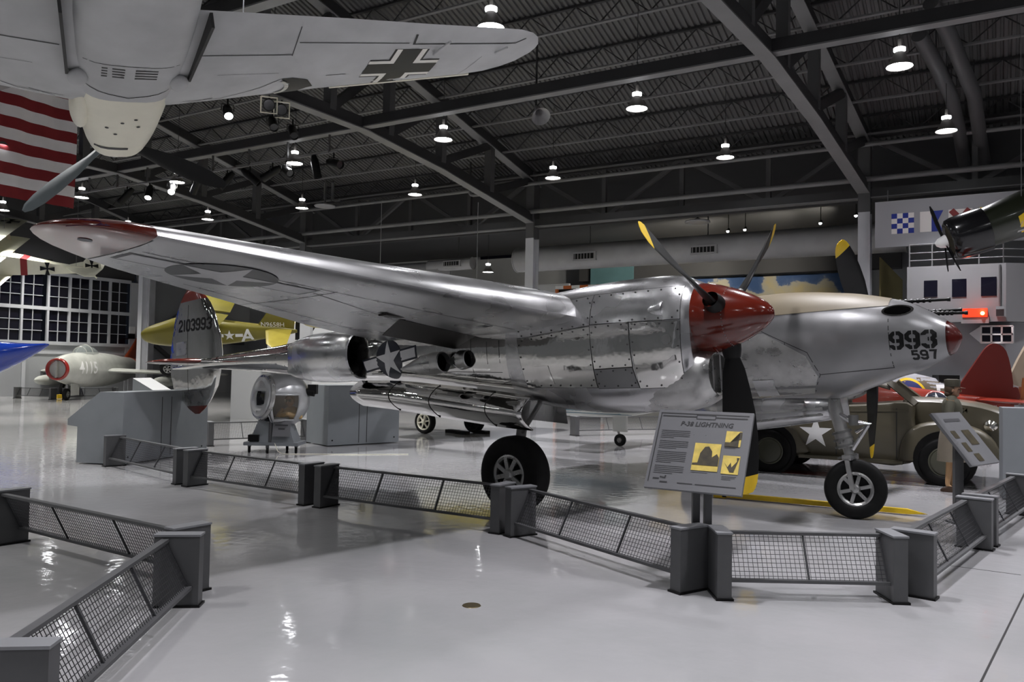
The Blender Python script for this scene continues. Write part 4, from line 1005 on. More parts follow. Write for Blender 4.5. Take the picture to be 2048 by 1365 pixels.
for s in (-1, 1): MB().lathe([(0, .03), (.02, .032), (.025, .0)], hc+V((s*.035, -.095, .02)), (0, -1, 0), 14).build('goggle', 'black_gloss', g, smooth=40)
# dolly
MB().box((.05, 0, .17), (1.02, .62, .06)).build('deck', 'kiosk', bt)
m = MB(); m.loft([[V((x, y, z)) for x, y in ((-w_, -d_), (w_, -d_), (w_, d_), (-w_, d_))] for w_, d_, z in ((.42, .26, .2), (.25, .20, .66))]); o_ = m.build('pedestal', 'kiosk', bt)
o_.location.x = .05
MB().tube((.02, -.24, .2), (.02, -.22, .62), .035, n=12).build('support_post', 'post_grey', bt)
MB().box((.24, -.27, .46), (.32, .02, .30), mtx=Matrix.Rotation(-.25, 3, 'X')).build('plaque', 'sign_face', bt)
for k, wd_ in enumerate((.24, .12, .22)):
    MB().box((.24, -.288+.0*k, .53-.07*k), (wd_, .006, .018), mtx=Matrix.Rotation(-.25, 3, 'X')).build('plaque_text', 'sign_ink', bt)
MB().box((-.28, -.22, .28), (.2, .16, .12)).build('tool_tray', 'black', bt)
for x, y in ((-.38, -.2), (.0, -.33), (.5, -.2), (.2, .28)):
    MB().box((x, y, .13), (.05, .06, .05)).build('caster_fork', 'post_grey', bt); MB().lathe([(-.025, 0), (-.025, .05), (-.015, .06), (.015, .06), (.025, .05), (.025, 0)], (x, y, .06), (1, .3, 0), 18).build('caster', 'rubber', bt, smooth=40)
tag(MB().path([TM[bt.name] @ V(p) for p in ((.12, -.30, .2), (.2, -.36, .05), (.3, -.42, .008), (.45, -.43, .008), (.9, -.35, .008), (1.6, -.3, .008), (2.6, -.1, .008))], .007, 6).build('power_cord', 'cream'), 'thin pale power cord trailing on the floor from the turret dolly', 'cord')
# ================================================================== HANGING GREY FIGHTER (upper left)
def pose(pos, yaw, pit, rol):
    return Matrix.Translation(V(pos)) @ Matrix.Rotation(math.radians(yaw), 4, 'Z') @ Matrix.Rotation(-math.radians(pit), 4, 'Y') @ Matrix.Rotation(math.radians(rol), 4, 'X')
def fus(tab, n=4, e=2.2, seg=32, y0=0): return MB().loft([ring(r[0], y0, *r[1:], e, seg) for r in catmull(tab, n)])
def vlath(m, *a): return m
def cable(parent, p_local, r=.008, zt=None):
    """thin suspension wire from a local point straight up to the roof"""
    p = TM[parent.name] @ V(p_local); z = zroof(p.y)-.55 if zt is None else zt
    return MB().tube(p, (p.x, p.y, z), r, n=6).build('suspension_wire', 'steel_flange', parent, world=True)
b9 = thing('fighter_plane', 'light grey hanging fighter plane seen from below with black and white crosses', 'aircraft', mtx=pose((-7.79, 5.1, 4.81), 149.96, -7.65, -7.16))
F9 = [(-5.8, .35, .04, .10, .10), (-5.0, .34, .12, .2, .2), (-3.5, .32, .27, .38, .36), (-2.2, .30, .42, .55, .42), (-1.4, .29, .55, .62, .40), (0, .29, .58, .62, .40), (.72, .29, .50, .58, .42)]
f9 = fus(F9, 4, 3.4).build('fuselage', 'grey109', b9, smooth=40)
C9 = [(.72, .29, .50, .58, .42), (1.2, .28, .49, .54, .42), (1.7, .25, .45, .48, .41), (2.15, .22, .39, .41, .38), (2.42, .20, .32, .34, .35), (2.52, .19, .24, .28, .29)]
cw = fus(C9, 4, 3.0).build('engine_cowling', 'cream', b9, smooth=40); cw['label'] = 'cream engine cowling'
MB().lathe([(2.52, .27), (2.62, .26), (2.8, .21), (2.95, .14), (3.05, .06), (3.08, 0)], (0, 0, .19), (1, 0, 0), 30).build('spinner', 'bladegrey', b9, smooth=40)
LE9 = [(.30, 1.19), (.57, 1.17), (.97, 1.10), (2.1, .86), (3.2, .69), (4.2, .53), (4.48, .45), (4.70, .33), (4.85, .18), (4.96, -.05), (4.98, -.18)]
TE9 = [(.30, -1.06), (.57, -1.04), (.97, -1.01), (2.1, -.92), (3.2, -.81), (4.2, -.73), (4.48, -.70), (4.70, -.62), (4.85, -.50), (4.96, -.32), (4.98, -.22)]
w9 = {}
for s in (1, -1):
    m = MB().loft([[V((le-u*(le-te), -s*y, .10*y+.035+v*(le-te))) for u, v in naca(le-te, .12 if y < 4.6 else .09)] for (y, le), (_, te) in zip(LE9, TE9)])
    w9[s] = m.build('wing', 'grey109', b9, smooth=45)
# tail
m = MB().loft([[V((le-u*(le-te), y, .62+v*(le-te))) for u, v in naca(le-te, .08, 8)] for y, le, te in ((-1.5, -5.0, -5.5), (-1.2, -4.85, -5.65), (0, -4.7, -5.7), (1.2, -4.85, -5.65), (1.5, -5.0, -5.5))]); m.build('tailplane', 'grey109', b9, smooth=45)
m = MB().loft([[V((le-u*(le-te), v*(le-te), z)) for u, v in naca(le-te, .08, 8)] for z, le, te in ((.3, -4.6, -5.8), (1.0, -4.9, -5.95), (1.4, -5.15, -5.9), (1.55, -5.35, -5.75))]); m.build('tail_fin', 'grey109', b9, smooth=45)
b9w = bvh_of([w9[1]]); b9p = bvh_of([w9[-1]]); b9f = bvh_of([f9, cw])
def u9(name, shape, m, x=0, y=0, bv=None, scale=1.0, off=.004, cut=.25, **k): return decal(name, shape, m, b9, (x, y, -1.5), (0, 1, 0), (1, 0, 0), bv or b9w, scale, off, cut, **k)
def cross9(y, bv):
    s = 1 if y < 0 else -1
    a, b, c_ = .47, .13, .07
    for sx in (-1, 1):
        for sy in (-1, 1):
            u9('cross_edge', poly_tris([(sx*b, sy*b), (sx*a, sy*b), (sx*a, sy*(b+c_+.03)), (sx*(b+c_+.03), sy*(b+c_+.03)), (sx*(b+c_+.03), sy*a), (sx*b, sy*a)]), 'black', .17, y, bv, off=.003)
            u9('cross_border', poly_tris([(sx*b, sy*b), (sx*a, sy*b), (sx*a, sy*(b+c_)), (sx*(b+c_), sy*(b+c_)), (sx*(b+c_), sy*a), (sx*b, sy*a)]), 'marking_white9', .17, y, bv, off=.005)
    u9('cross', poly_tris([(-b, -a), (b, -a), (b, -b), (a, -b), (a, b), (b, b), (b, a), (-b, a), (-b, b), (-a, b), (-a, -b), (-b, -b)]), 'black', .17, y, bv, off=.006)
mat('marking_white9', (0.80, 0.78, 0.72), 0.5)
cross9(-3.13, b9w); cross9(3.13, b9p)
def ln9(pts, wd, bv, mt='seam', off=.005): return u9('panel_gap', line_poly([(y, x) for x, y in pts], wd), mt, 0, 0, bv, off=off)
for s, bv in ((1, b9w), (-1, b9p)):
    for pts, wd in (([(-.23, .66), (-.22, 1.66)], .014), ([(-.47, 1.68), (-.43, 3.03)], .014), ([(-.41, 3.10), (-.40, 4.55), (-.50, 4.66)], .022), ([(-.97, 1.62), (-.20, 1.66)], .010), ([(-.83, 3.03), (-.40, 3.10)], .03), ([(.20, .9), (.2, 1.6)], .005), ([(.93, .62), (.90, 1.05), (.60, 1.45), (.36, 1.66)], .012), ([(-.1, 4.2), (.45, 4.1)], .006), ([(.30, 2.2), (.28, 2.45)], .012), ([(1.0, .70), (.85, .95)], .012)):
        ln9([(x, -s*y) for x, y in pts], wd, bv)
    u9('wheel_well', poly_tris([(-s*1.66, .36), (-s*1.80, .33), (-s*2.0, .40), (-s*2.12, .62), (-s*2.05, .66), (-s*1.96, .80), (-s*1.80, .86), (-s*1.72, .88), (-s*1.80, .70), (-s*1.80, .50)]), 'black', 0, 0, bv, off=.006, cut=.1)
    u9('wheel_rim', line_poly([(-s*(1.62+.16*math.cos(t)), .62+.22*math.sin(t)) for t in [-1.15+2.3*k/12 for k in range(13)]], .05), 'alu_worn', 0, 0, bv, off=.014, cut=.1)
    MB().tube((-.2, -s*3.45, .30), (-.62, -s*3.48, .26), .016, n=8).build('aileron_balance', 'grey109', b9); MB().tube((-.2, -s*4.35, .40), (-.45, -s*4.38, .36), .014, n=8).build('aileron_balance', 'grey109', b9)
    MB().beam((.80, -s*2.4, .262), (.505, -s*4.3, .452), .03, .05).build('slat_edge', 'cream', b9)
    MB().sphere((.30, -s*.50, -.06), (.16, .10, .07), 14, 8).build('fairing_bump', 'grey109', b9, smooth=60)
    MB().beam((.25, -s*.60, .02), (-1.0, -s*.66, .02), .03, .16).build('flap_gap', 'seam', b9)
    for k in range(4): u9('louvre', poly_tris(rect2(-.11, -.014, .11, .014)), 'seam', -.04+.06*k, -s*.16+.02, b9f, off=.004)
u9('cowl_joint', line_poly([(-.47, .42), (-.30, .52), (0, .62), (.30, .52), (.47, .42)], .014), 'seam', 0, 0, b9f, off=.004, cut=.1)
u9('belly_joint', line_poly([(-.46, -.12), (.46, -.12)], .010), 'seam', 0, 0, b9f, off=.004, cut=.1)
u9('oil_slot', poly_tris(rect2(-.19, -.035, .19, .035)), 'seam', 2.10, .10, b9f, off=.005, cut=.08)
for x, y in ((1.45, .18), (1.4, -.16), (1.2, -.12), (1.62, .08), (1.3, .02)): u9('drain_hole', poly_tris(circ2(.022, 10)), 'seam', x, y, b9f, off=.005, cut=.1)
m = MB(); m.sphere((1.35, .44, .1), (.55, .12, .20), 16, 10); m.build('supercharger_intake', 'cream', b9, smooth=60)
def blade9(a, r0, r1, mt, par):
    r = V((0, math.cos(a), math.sin(a))); t = V((1, 0, 0)).cross(r); rr = []
    for rad, ch, th, be in ((r0, .10, .08, 60), (.42, .17, .06, 52), (.7, .24, .04, 42), (1.0, .25, .03, 34), (1.25, .22, .02, 29), (1.42, .15, .014, 27), (r1, .05, .006, 26)):
        b = math.radians(be); cd = t*math.cos(b)+V((1, 0, 0))*math.sin(b); nd = cd.cross(r); ce = V((2.68, 0, .19))+r*rad
        rr.append([ce+cd*(u*ch)+nd*(v*th*.6) for u, v in ((-.5, 0), (-.2, .9), (.2, .9), (.45, .4), (.5, 0), (.45, -.3), (.2, -.5), (-.2, -.4))])
    return MB().loft(rr).build('propeller_blade', mt, par, smooth=40)
blade9(math.radians(-41), .2, 1.50, 'bladegrey', b9); blade9(math.radians(-155), .2, 1.50, 'black', b9); blade9(math.radians(80), .2, 1.50, 'bladegrey', b9)
for p in ((.2, -1.2, .25), (.2, 1.2, .25), (-4.5, 0, .5)): cable(b9, p)

# ================================================================== FLAG
FXc = -22.0
pr, plr = aX(147, 418, FXc), aX(143, 205, FXc)
sh_ = (aX(147, 418, FXc).z-aX(147, 395, FXc).z)/-1
top_z = pr.z+13*.30; H_ = 13*.30
fg = thing('flag', 'large red and white striped national flag hanging from the roof at left', 'flag', (FXc, pr.y, pr.z))
mat('flag_red', (0.20, 0.010, 0.014), 0.75, noise_amt=0.1, noise_scale=3); mat('flag_white', (0.74, 0.72, 0.74), 0.8, noise_amt=0.05, noise_scale=3); mat('flag_blue', (0.02, 0.03, 0.12), 0.8)
LN = 7.4
def fy(u, v): return V((FXc+.05*math.sin(u*3.1+v)+.03*math.sin(u*9), pr.y-u, pr.z+v))
for k in range(13):
    z0, z1 = k*.30, (k+1)*.30; u0 = 0; u1 = LN if k < 6 else LN*.6
    MB().loft([[fy(u0+(u1-u0)*i/40, z0), fy(u0+(u1-u0)*i/40, z1)] for i in range(41)], False, False).build('red_stripe' if k % 2 == 0 else 'white_stripe', 'flag_red' if k % 2 == 0 else 'flag_white', fg, world=True, smooth=60)
cn = MB().loft([[fy(LN*.6+LN*.4*i/20, 6*.30), fy(LN*.6+LN*.4*i/20, H_)] for i in range(21)], False, False).build('canton', 'flag_blue', fg, world=True, smooth=60)
sm = MB()
for r_ in range(9):
    for c_ in range(6 if r_ % 2 == 0 else 5):
        u, v = LN*.6+LN*.4*((c_+(.5 if r_ % 2 == 0 else 1))/6), 6*.30+7*.30*(r_+.7)/9.4
        o = fy(u, v)+V((.02, 0, 0)); sm.add([o+V((0, -x, y)) for x, y in star2(.10)], [tuple(range(10))])
stuff(sm.build('stars', 'flag_white', cn, world=False))
for c_ in children(cn): c_.data.transform(TM[fg.name].inverted())
MB().tube(fy(0, H_)+V((0, .2, .02)), fy(LN, H_)+V((0, -.2, .02)), .03, n=8).build('hanging_pole', 'steel_mid', fg, world=True)
for u in (.5, LN-.5): q = fy(u, H_); MB().tube(q, (q.x, q.y, zroof(q.y)-.1), .01, n=6).build('hanging_wire', 'steel_flange', fg, world=True)

# ================================================================== WHITE TRIPLANE (left)
mat('cream_fabric', (0.74, 0.73, 0.58), 0.6, noise_amt=0.05, noise_scale=3); mat('fabric_under', (0.55, 0.47, 0.33), 0.6)
hd = (-Rh*.96-Fh*.28).normalized(); tail = ad(178, 541, 31.5)
t3 = thing('triplane', 'cream white hanging triplane with black crosses at the left edge', 'aircraft', mtx=Matrix.Translation(tail) @ Matrix.Rotation(math.atan2(hd.y, hd.x), 4, 'Z') @ Matrix.Rotation(-.02, 4, 'Y') @ Matrix.Rotation(-.38, 4, 'X') @ Matrix.Scale(.90, 4))
def bx4(x, w_, z0, z1): return [V((x, -w_, z0)), V((x, w_, z0)), V((x, w_, z1)), V((x, -w_, z1))]
MB().loft([bx4(0, .03, -.12, .10), bx4(1.3, .17, -.22, .22), bx4(2.6, .30, -.32, .42), bx4(3.4, .36, -.36, .50), bx4(4.6, .38, -.36, .44)]).build('fuselage', 'cream_fabric', t3)
MB().loft([ring(x, 0, .05, r, r, r, 2, 24) for x, r in ((4.5, .42), (4.75, .46), (5.1, .44), (5.25, .36))]).build('engine_cowling', 'alu_worn', t3, smooth=40)
red = MB().loft([bx4(2.30, .275, -.302, .375), bx4(2.55, .30, -.325, .42)]).build('red_band', 'flag_red', t3)
for v_ in red.data.vertices: v_.co.y *= 1.02; v_.co.z *= 1.02
MB().lathe([(-.015, .01), (-.015, .33), (-.005, .36), (.005, .36), (.015, .33), (.015, .01)], (-.12, 0, .22), (0, 1, 0), 32).build('rudder', 'cream_fabric', t3)
MB().prism([(0, -.15), (.9, -.15), (.5, -.75), (-.1, -1.35), (-.45, -1.25), (-.55, 0), (-.45, 1.25), (-.1, 1.35), (.5, .75), (.9, .15), (0, .15)], .03, (0, 0, .10)).build('tailplane', 'cream_fabric', t3)
MB().tube((-.1, 0, -.10), (-.3, 0, -.34), .03, n=8).build('tail_skid', 'cream_fabric', t3)
def patee(r=1.0):
    q = []
    for k in range(4):
        a = k*PI/2
        for u, v in ((.16, -.10), (1.0, -.36), (1.0, .36), (.16, .10)): q.append((r*(u*math.cos(a)-v*math.sin(a)), r*(u*math.sin(a)+v*math.cos(a))))
    return q
def flat(name, shape, m, par, o, ax, ay, sc=1.0, off=0.0): return decal(name, shape, m, par, o, ax, ay, None, sc, off, 0)
flat('rudder_cross', poly_tris(patee(.26)), 'black', t3, (-.12, .024, .22), (-1, 0, 0), (0, 0, 1)); flat('rudder_cross', poly_tris(patee(.26)), 'black', t3, (-.12, -.024, .22), (1, 0, 0), (0, 0, 1))
for s in (1, -1):
    flat('fuselage_cross', poly_tris(patee(.28)), 'black', t3, (1.55, s*.235, .02), (-s, 0, 0), (0, 0, 1), 1, .012)
SP = {1: 3.6, 0: 3.1, -1: 2.85}
for k, (z, x) in {1: (1.12, 3.75), 0: (.42, 3.55), -1: (-.38, 3.4)}.items():
    m = MB(); sp_ = SP[k]
    m.loft([[V((x+.5-u*1.0, y, z+v*1.0)) for u, v in naca(1, .12, 8)] for y in (-sp_, sp_)])
    wg = m.build('upper_wing' if k == 1 else ('middle_wing' if k == 0 else 'lower_wing'), 'cream_fabric', t3, smooth=45)
    if k == 1:
        for s in (1, -1):
            flat('wing_cross', poly_tris(patee(.38)), 'black', wg, (x+.0, s*2.9, z+.085), (1, 0, 0), (0, 1, 0)); flat('wing_cross', poly_tris(patee(.38)), 'black', wg, (x+.0, s*2.9, z-.062), (0, 1, 0), (1, 0, 0))
for s in (1, -1):
    MB().beam((3.5, s*2.3, -.38), (3.8, s*2.4, 1.12), .02, .14, up=(1, 0, 0)).build('wing_strut', 'fabric_under', t3)
    MB().tube((3.9, s*.3, -.36), (4.0, s*.7, -1.0), .025, n=6).build('gear_strut', 'fabric_under', t3)
    wheel(V((4.0, s*.8, -1.05)), V((0, s, 0)), .33, .09, 6, 'wheel', t3, .75, 'rubber', 'cream_fabric')
MB().beam((4.0, -.75, -1.05), (4.0, .75, -1.05), .3, .05).build('axle_wing', 'fabric_under', t3)
for a in (0, PI/2): MB().beam(V((5.32, 0, .05))-V((0, math.cos(a+.6), math.sin(a+.6)))*(1.3 if a == 0 else 0), V((5.32, 0, .05))+V((0, math.cos(a+.6), math.sin(a+.6)))*(1.3 if a == 0 else .01), .14, .03).build('propeller', 'leather', t3)
for p in ((3.6, 1.5, 1.2), (3.6, -1.5, 1.2), (.5, 0, .15)): cable(t3, p)

# ================================================================== BLUE NOSE (left edge)
mat('blue_gloss', (0.008, 0.035, 0.30), 0.12, coat=0.7)
bn = thing('jet_plane', 'glossy deep blue aircraft nose entering at the left edge', 'aircraft', mtx=Matrix.Translation(ad(98, 690, 25.0)) @ Matrix.Rotation(math.atan2(Rh.y+.25*Fh.y, Rh.x+.25*Fh.x), 4, 'Z') @ Matrix.Scale(1.6, 4))
BN = [(0, 0, .01, .01, .01), (-.05, -.005, .05, .03, .05), (-.2, -.03, .12, .05, .14), (-.45, -.10, .21, .12, .24), (-.8, -.18, .30, .22, .36), (-1.3, -.28, .38, .34, .48), (-2.2, -.35, .45, .45, .55), (-4.0, -.3, .50, .55, .55), (-6.0, -.2, .4, .45, .45), (-7.0, -.1, .15, .2, .2)]
fus(BN, 4, 2.0, 32).build('fuselage', 'blue_gloss', bn, smooth=50)
for s in (1, -1): MB().prism([(-2.6, s*.4), (-4.0, s*3.2), (-4.8, s*3.2), (-4.6, s*.4)], .06, (0, 0, -.4)).build('wing', 'blue_gloss', bn)
MB().prism([(-5.4, .1), (-6.6, 1.5), (-7.2, 1.5), (-6.9, .1)], .06, (0, .03, 0), (1, 0, 0), (0, 0, 1)).build('tail_fin', 'blue_gloss', bn)
for x, y in ((-1.2, 0), (-4.0, .9), (-4.0, -.9)):
    z = -ad(98, 690, 25.0).z/1.6
    MB().tube((x, y, -.6), (x, y, z+.25), .05, n=10).build('gear_leg', 'alu_worn', bn); wheel(V((x, y, z+.26)), V((0, 1, 0)), .26, .14, 6, 'wheel', bn)

# ================================================================== GREY JET 4115
mat('jet_grey', (0.55, 0.56, 0.52), 0.32, metal=0.25, noise_amt=0.12, noise_scale=2.5); mat('jet_red', (0.30, 0.022, 0.018), 0.2, coat=0.5); mat('jet_orange', (0.30, 0.055, 0.02), 0.35, noise_amt=0.1, noise_scale=2)
hd = (Rh*.06-Fh*.998).normalized(); npx = ad(113, 739, 33.0)
mj = thing('jet_plane', 'small grey swept wing jet numbered 4115 with a red nose ring and orange tail', 'aircraft', mtx=Matrix.Translation(V((npx.x, npx.y, 0))) @ Matrix.Rotation(math.atan2(hd.y, hd.x), 4, 'Z'))
NZ = npx.z
MJ = [(-.12, NZ, .46, .46, .46), (-.6, NZ, .55, .58, .56), (-1.5, NZ-.02, .66, .72, .70), (-3.0, NZ-.04, .74, .80, .76), (-4.5, NZ-.04, .74, .76, .74), (-6.0, NZ, .62, .62, .62), (-7.5, NZ+.06, .46, .48, .46), (-8.4, NZ+.08, .36, .36, .36)]
mf = fus(MJ, 3, 2.0, 32).build('fuselage', 'jet_grey', mj, smooth=45)
MB().lathe([(-.14, .46), (0, .45), (.03, .42), (.02, .37), (-.1, .34), (-.5, .33)], (0, 0, NZ), (1, 0, 0), 36).build('nose_ring', 'jet_red', mj, smooth=45)
MB().lathe([(-.5, .33), (-.501, 0)], (0, 0, NZ), (1, 0, 0), 30).build('intake_duct', 'void', mj); MB().box((-.2, 0, NZ), (.5, .06, .68)).build('intake_splitter', 'jet_grey', mj)
m = MB(); m.loft([ring(x, 0, NZ+.62, a, b, .05, 2.0, 20) for x, a, b in ((-1.7, .05, .05), (-1.95, .30, .34), (-2.4, .36, .44), (-3.0, .33, .36), (-3.6, .15, .12))]); m.build('canopy', 'canopy_glass', mj, smooth=45)
for x, a, b in ((-1.97, .31, .35), (-2.4, .37, .45)): MB().path(ring(x, 0, NZ+.62, a, b, .05, 2.0, 20)[:11], .02, 6).build('canopy_frame', 'jet_grey', mj)
for s in (1, -1):
    MB().loft([[V((le-u*(le-te), s*y, NZ-.05-.03*y+v*(le-te))) for u, v in naca(le-te, .10, 8)] for y, le, te in ((.5, -2.9, -5.3), (4.8, -5.9, -7.1), (5.0, -6.2, -7.0))]).build('wing', 'jet_grey', mj, smooth=45)
    MB().loft([[V((le-u*(le-te), s*y, NZ+1.55+v*(le-te))) for u, v in naca(le-te, .08, 8)] for y, le, te in ((0, -8.3, -9.3), (1.7, -9.2, -9.8))]).build('tailplane', 'jet_orange', mj, smooth=45)
    fus([(-3.4, NZ-.55, .03, .03, .03), (-3.9, NZ-.55, .2, .2, .2), (-5.0, NZ-.55, .26, .26, .26), (-6.2, NZ-.5, .2, .2, .2), (-7.0, NZ-.45, .03, .03, .03)], 3, 2, 16, s*2.6).build('drop_tank', 'jet_grey', mj, smooth=45)
    MB().tube((-4.6, s*1.7, NZ-.2), (-4.6, s*1.8, .35), .06, n=8).build('gear_leg', 'alu_worn', mj); wheel(V((-4.6, s*1.85, .34)), V((0, s, 0)), .34, .18, 6, 'wheel', mj)
MB().loft([[V((le-u*(le-te), v*(le-te), z)) for u, v in naca(le-te, .09, 8)] for z, le, te in ((NZ+.3, -6.1, -8.4), (NZ+1.0, -7.2, -8.9), (NZ+2.15, -8.8, -10.0), (NZ+2.3, -9.1, -10.0))]).build('tail_fin', 'jet_orange', mj, smooth=45)
MB().loft([ring(x, 0, NZ+.07, a*1.01, a*1.01, a*1.01, 2, 30) for x, a in ((-7.0, .52), (-7.5, .47), (-8.42, .37))]).build('tail_band', 'jet_orange', mj, smooth=45)
MB().tube((-1.0, 0, NZ-.5), (-.9, 0, .3), .06, n=8).build('gear_leg', 'alu_worn', mj); wheel(V((-.9, 0, .25)), V((0, 1, 0)), .25, .16, 6, 'nose_wheel', mj)
MB().box((-1.1, .25, NZ-.85), (.7, .03, .5)).build('gear_door', 'jet_grey', mj)
bm_ = bvh_of([mf]); tt = text_tris('4115', .015, .1)
decal('number', (tt[0], tt[1]), 'white', mj, (-1.45, 1.4, NZ+.08), (-1, 0, 0), (0, 0, 1), bm_, .52, .006, .1)
# yellow chocks and red cone by the jet
tag(MB().box(az(118, 797)+V((0, 0, .08)), (.3, .3, .16)).build('wheel_chock', 'yellow'), 'yellow wheel chock under the nose of the grey jet', 'chock', 'yellow chocks')
q = az(24, 793); cn_ = thing('traffic_cone', 'small red cone on the floor by the hangar doors', 'cone', q)
MB().lathe([(0, .19), (.1, .15), (.62, .05), (.66, 0)], (0, 0, 0), (0, 0, 1), 16).build('cone_body', 'jet_red', cn_, smooth=40); MB().box((0, 0, .015), (.42, .42, .03)).build('cone_base', 'jet_red', cn_)

# ================================================================== OLIVE YELLOW LIAISON PLANE
mat('olive_yellow', (0.17, 0.145, 0.012), 0.4, noise_amt=0.15, noise_scale=2); mat('ol_yellow', (0.40, 0.33, 0.05), 0.4, noise_amt=0.12, noise_scale=3)
oy = thing('liaison_plane', 'olive yellow liaison plane marked N9658H raised behind the tail fin', 'aircraft', mtx=Matrix.Translation(ad(575, 668, 25.0)) @ Matrix.Rotation(math.atan2((-Rh-.10*Fh).y, (-Rh-.10*Fh).x), 4, 'Z') @ Matrix.Rotation(-.45, 4, 'X'))
OY = [(-.3, .1, .03, .05, .05), (.3, .08, .10, .16, .18), (1.2, .04, .22, .28, .30), (2.2, 0, .33, .42, .40), (3.0, -.02, .38, .52, .44), (3.8, -.06, .34, .30, .36), (4.2, -.10, .22, .18, .24), (4.35, -.12, .08, .08, .10)]
of = fus(OY, 3, 2.6, 24).build('fuselage', 'olive_yellow', oy, smooth=40); bo = bvh_of([of])
MB().loft([[V((le-u*(le-te), v*(le-te), z)) for u, v in naca(le-te, .08, 8)] for z, le, te in ((.1, 1.0, -.2), (.5, .72, -.25), (.95, .42, -.12), (1.0, .35, .0))]).build('tail_fin', 'olive_yellow', oy, smooth=45)
MB().loft([[V((le-u*(le-te), v*(le-te), z)) for u, v in naca(le-te, .06, 8)] for z, le, te in ((-.2, -.22, -.6), (.4, -.26, -.95), (.75, -.25, -.85), (.9, -.2, -.5))]).build('rudder', 'black', oy, smooth=45)
for s in (1, -1):
    MB().loft([[V((le-u*(le-te), s*y, .16-.06*y+v*(le-te))) for u, v in naca(le-te, .08, 8)] for y, le, te in ((.05, .65, -.15), (1.0, .45, -.15), (1.25, .25, -.05))]).build('tailplane', 'ol_yellow', oy, smooth=45)
    MB().loft([[V((le-u*(le-te), s*y, .62+.05*y+v*(le-te))) for u, v in naca(le-te, .12, 8)] for y, le, te in ((.1, 3.0, 1.7), (1.0 if s > 0 else 3.2, 2.95, 1.75), (1.2 if s > 0 else 3.5, 2.8, 1.9))]).build('wing', 'olive_yellow', oy, smooth=45)
    MB().beam((2.6, s*.3, -.3), (2.5, s*(.8 if s > 0 else 2.0), .66), .05, .10).build('wing_strut', 'olive_yellow', oy)
    MB().tube((3.3, s*.3, -.35), (3.4, s*.8, -.85), .04, n=8).build('gear_leg', 'black', oy); wheel(V((3.4, s*.85, -.85)), V((0, s, 0)), .25, .14, 6, 'wheel', oy)
for tx_, x, z, sc, mt in (('9', 2.25, -.02, .42, 'white'), ('A', 1.15, .0, .42, 'white')):
    q = text_tris(tx_, .02); decal('letter', (q[0], q[1]), mt, oy, (x, 1.5, z), (-1, 0, 0), (0, 0, 1), bo, sc, .006, .1)
decal('insignia_star', poly_tris(star2(.17)), 'white', oy, (1.68, 1.5, .02), (-1, 0, 0), (0, 0, 1), bo, 1, .008, .1)
for x in (-.28, .28): decal('insignia_bar', poly_tris(rect2(-.11, -.05, .11, .05)), 'white', oy, (1.68+x, 1.5, .02), (-1, 0, 0), (0, 0, 1), bo, 1, .008, .1)
q = text_tris('N9658H', .01); flat('registration', (q[0], q[1]), 'white', oy, (.42, .07, .33), (-1, 0, 0), (0, 0, 1), .15)
q = TM[oy.name] @ V((.75, 0, 0))
pl = thing('display_plinth', 'white display plinth carrying the olive yellow plane', 'plinth', (q.x, q.y, 0), math.atan2(Rh.y, Rh.x))
zp = TM[oy.name].translation.z-1.1
MB().box((0, .2, zp/2), (1.5, 1.4, zp)).build('plinth_body', 'wall_light', pl)
MB().box((0, .1, zp+.3), (.3, .3, .6)).build('plinth_stem', 'wall_light', pl)
# pale partition behind it
a, b = ad(535, 720, 29), ad(760, 720, 29)
pa = thing('partition', 'pale grey freestanding partition behind the olive yellow plane', 'partition', (a.x, a.y, 0))
d = V((b.x-a.x, b.y-a.y, 0)); MB().box(((a.x+b.x)/2, (a.y+b.y)/2, 1.9), (d.length, .12, 3.8), rz=math.atan2(d.y, d.x)).build('panel', 'white_board', pa, world=True)
c_ = ad(612, 690, 24.5); cl = thing('display_post', 'grey square post right of the olive yellow plane', 'post', (c_.x, c_.y, 0)); MB().box((c_.x, c_.y, 1.65), (.32, .32, 3.3), rz=YAW).build('post_body', 'steel_light', cl, world=True)
# yellow wing of another trainer just right of the post
yw = thing('trainer_plane', 'yellow trainer plane wing showing between the post and the silver boom', 'aircraft', mtx=Matrix.Translation(ad(700, 655, 22.5)) @ Matrix.Rotation(math.atan2(Rh.y, Rh.x), 4, 'Z'))
MB().loft([[V((x, le-u*(le-te), z+v*(le-te))) for u, v in naca(le-te, .12, 8)] for x, le, te, z in ((-1.25, .5, -.2, .06), (-1.1, .7, -.5, .05), (.6, .8, -.7, -.06), (2.0, .8, -.8, -.15))]).build('wing', 'ol_yellow', yw, smooth=45)
fus([(.3, -.3, .05, .05, .05), (1.0, -.3, .3, .3, .3), (2.5, -.3, .5, .5, .55), (4.5, -.3, .5, .5, .55), (5.2, -.3, .2, .2, .2)], 3, 2.2, 20).build('fuselage', 'ol_yellow', yw, smooth=45)
for p in ((.8, 0, 0), (3.5, 0, .2)): cable(yw, p, zt=6.3)

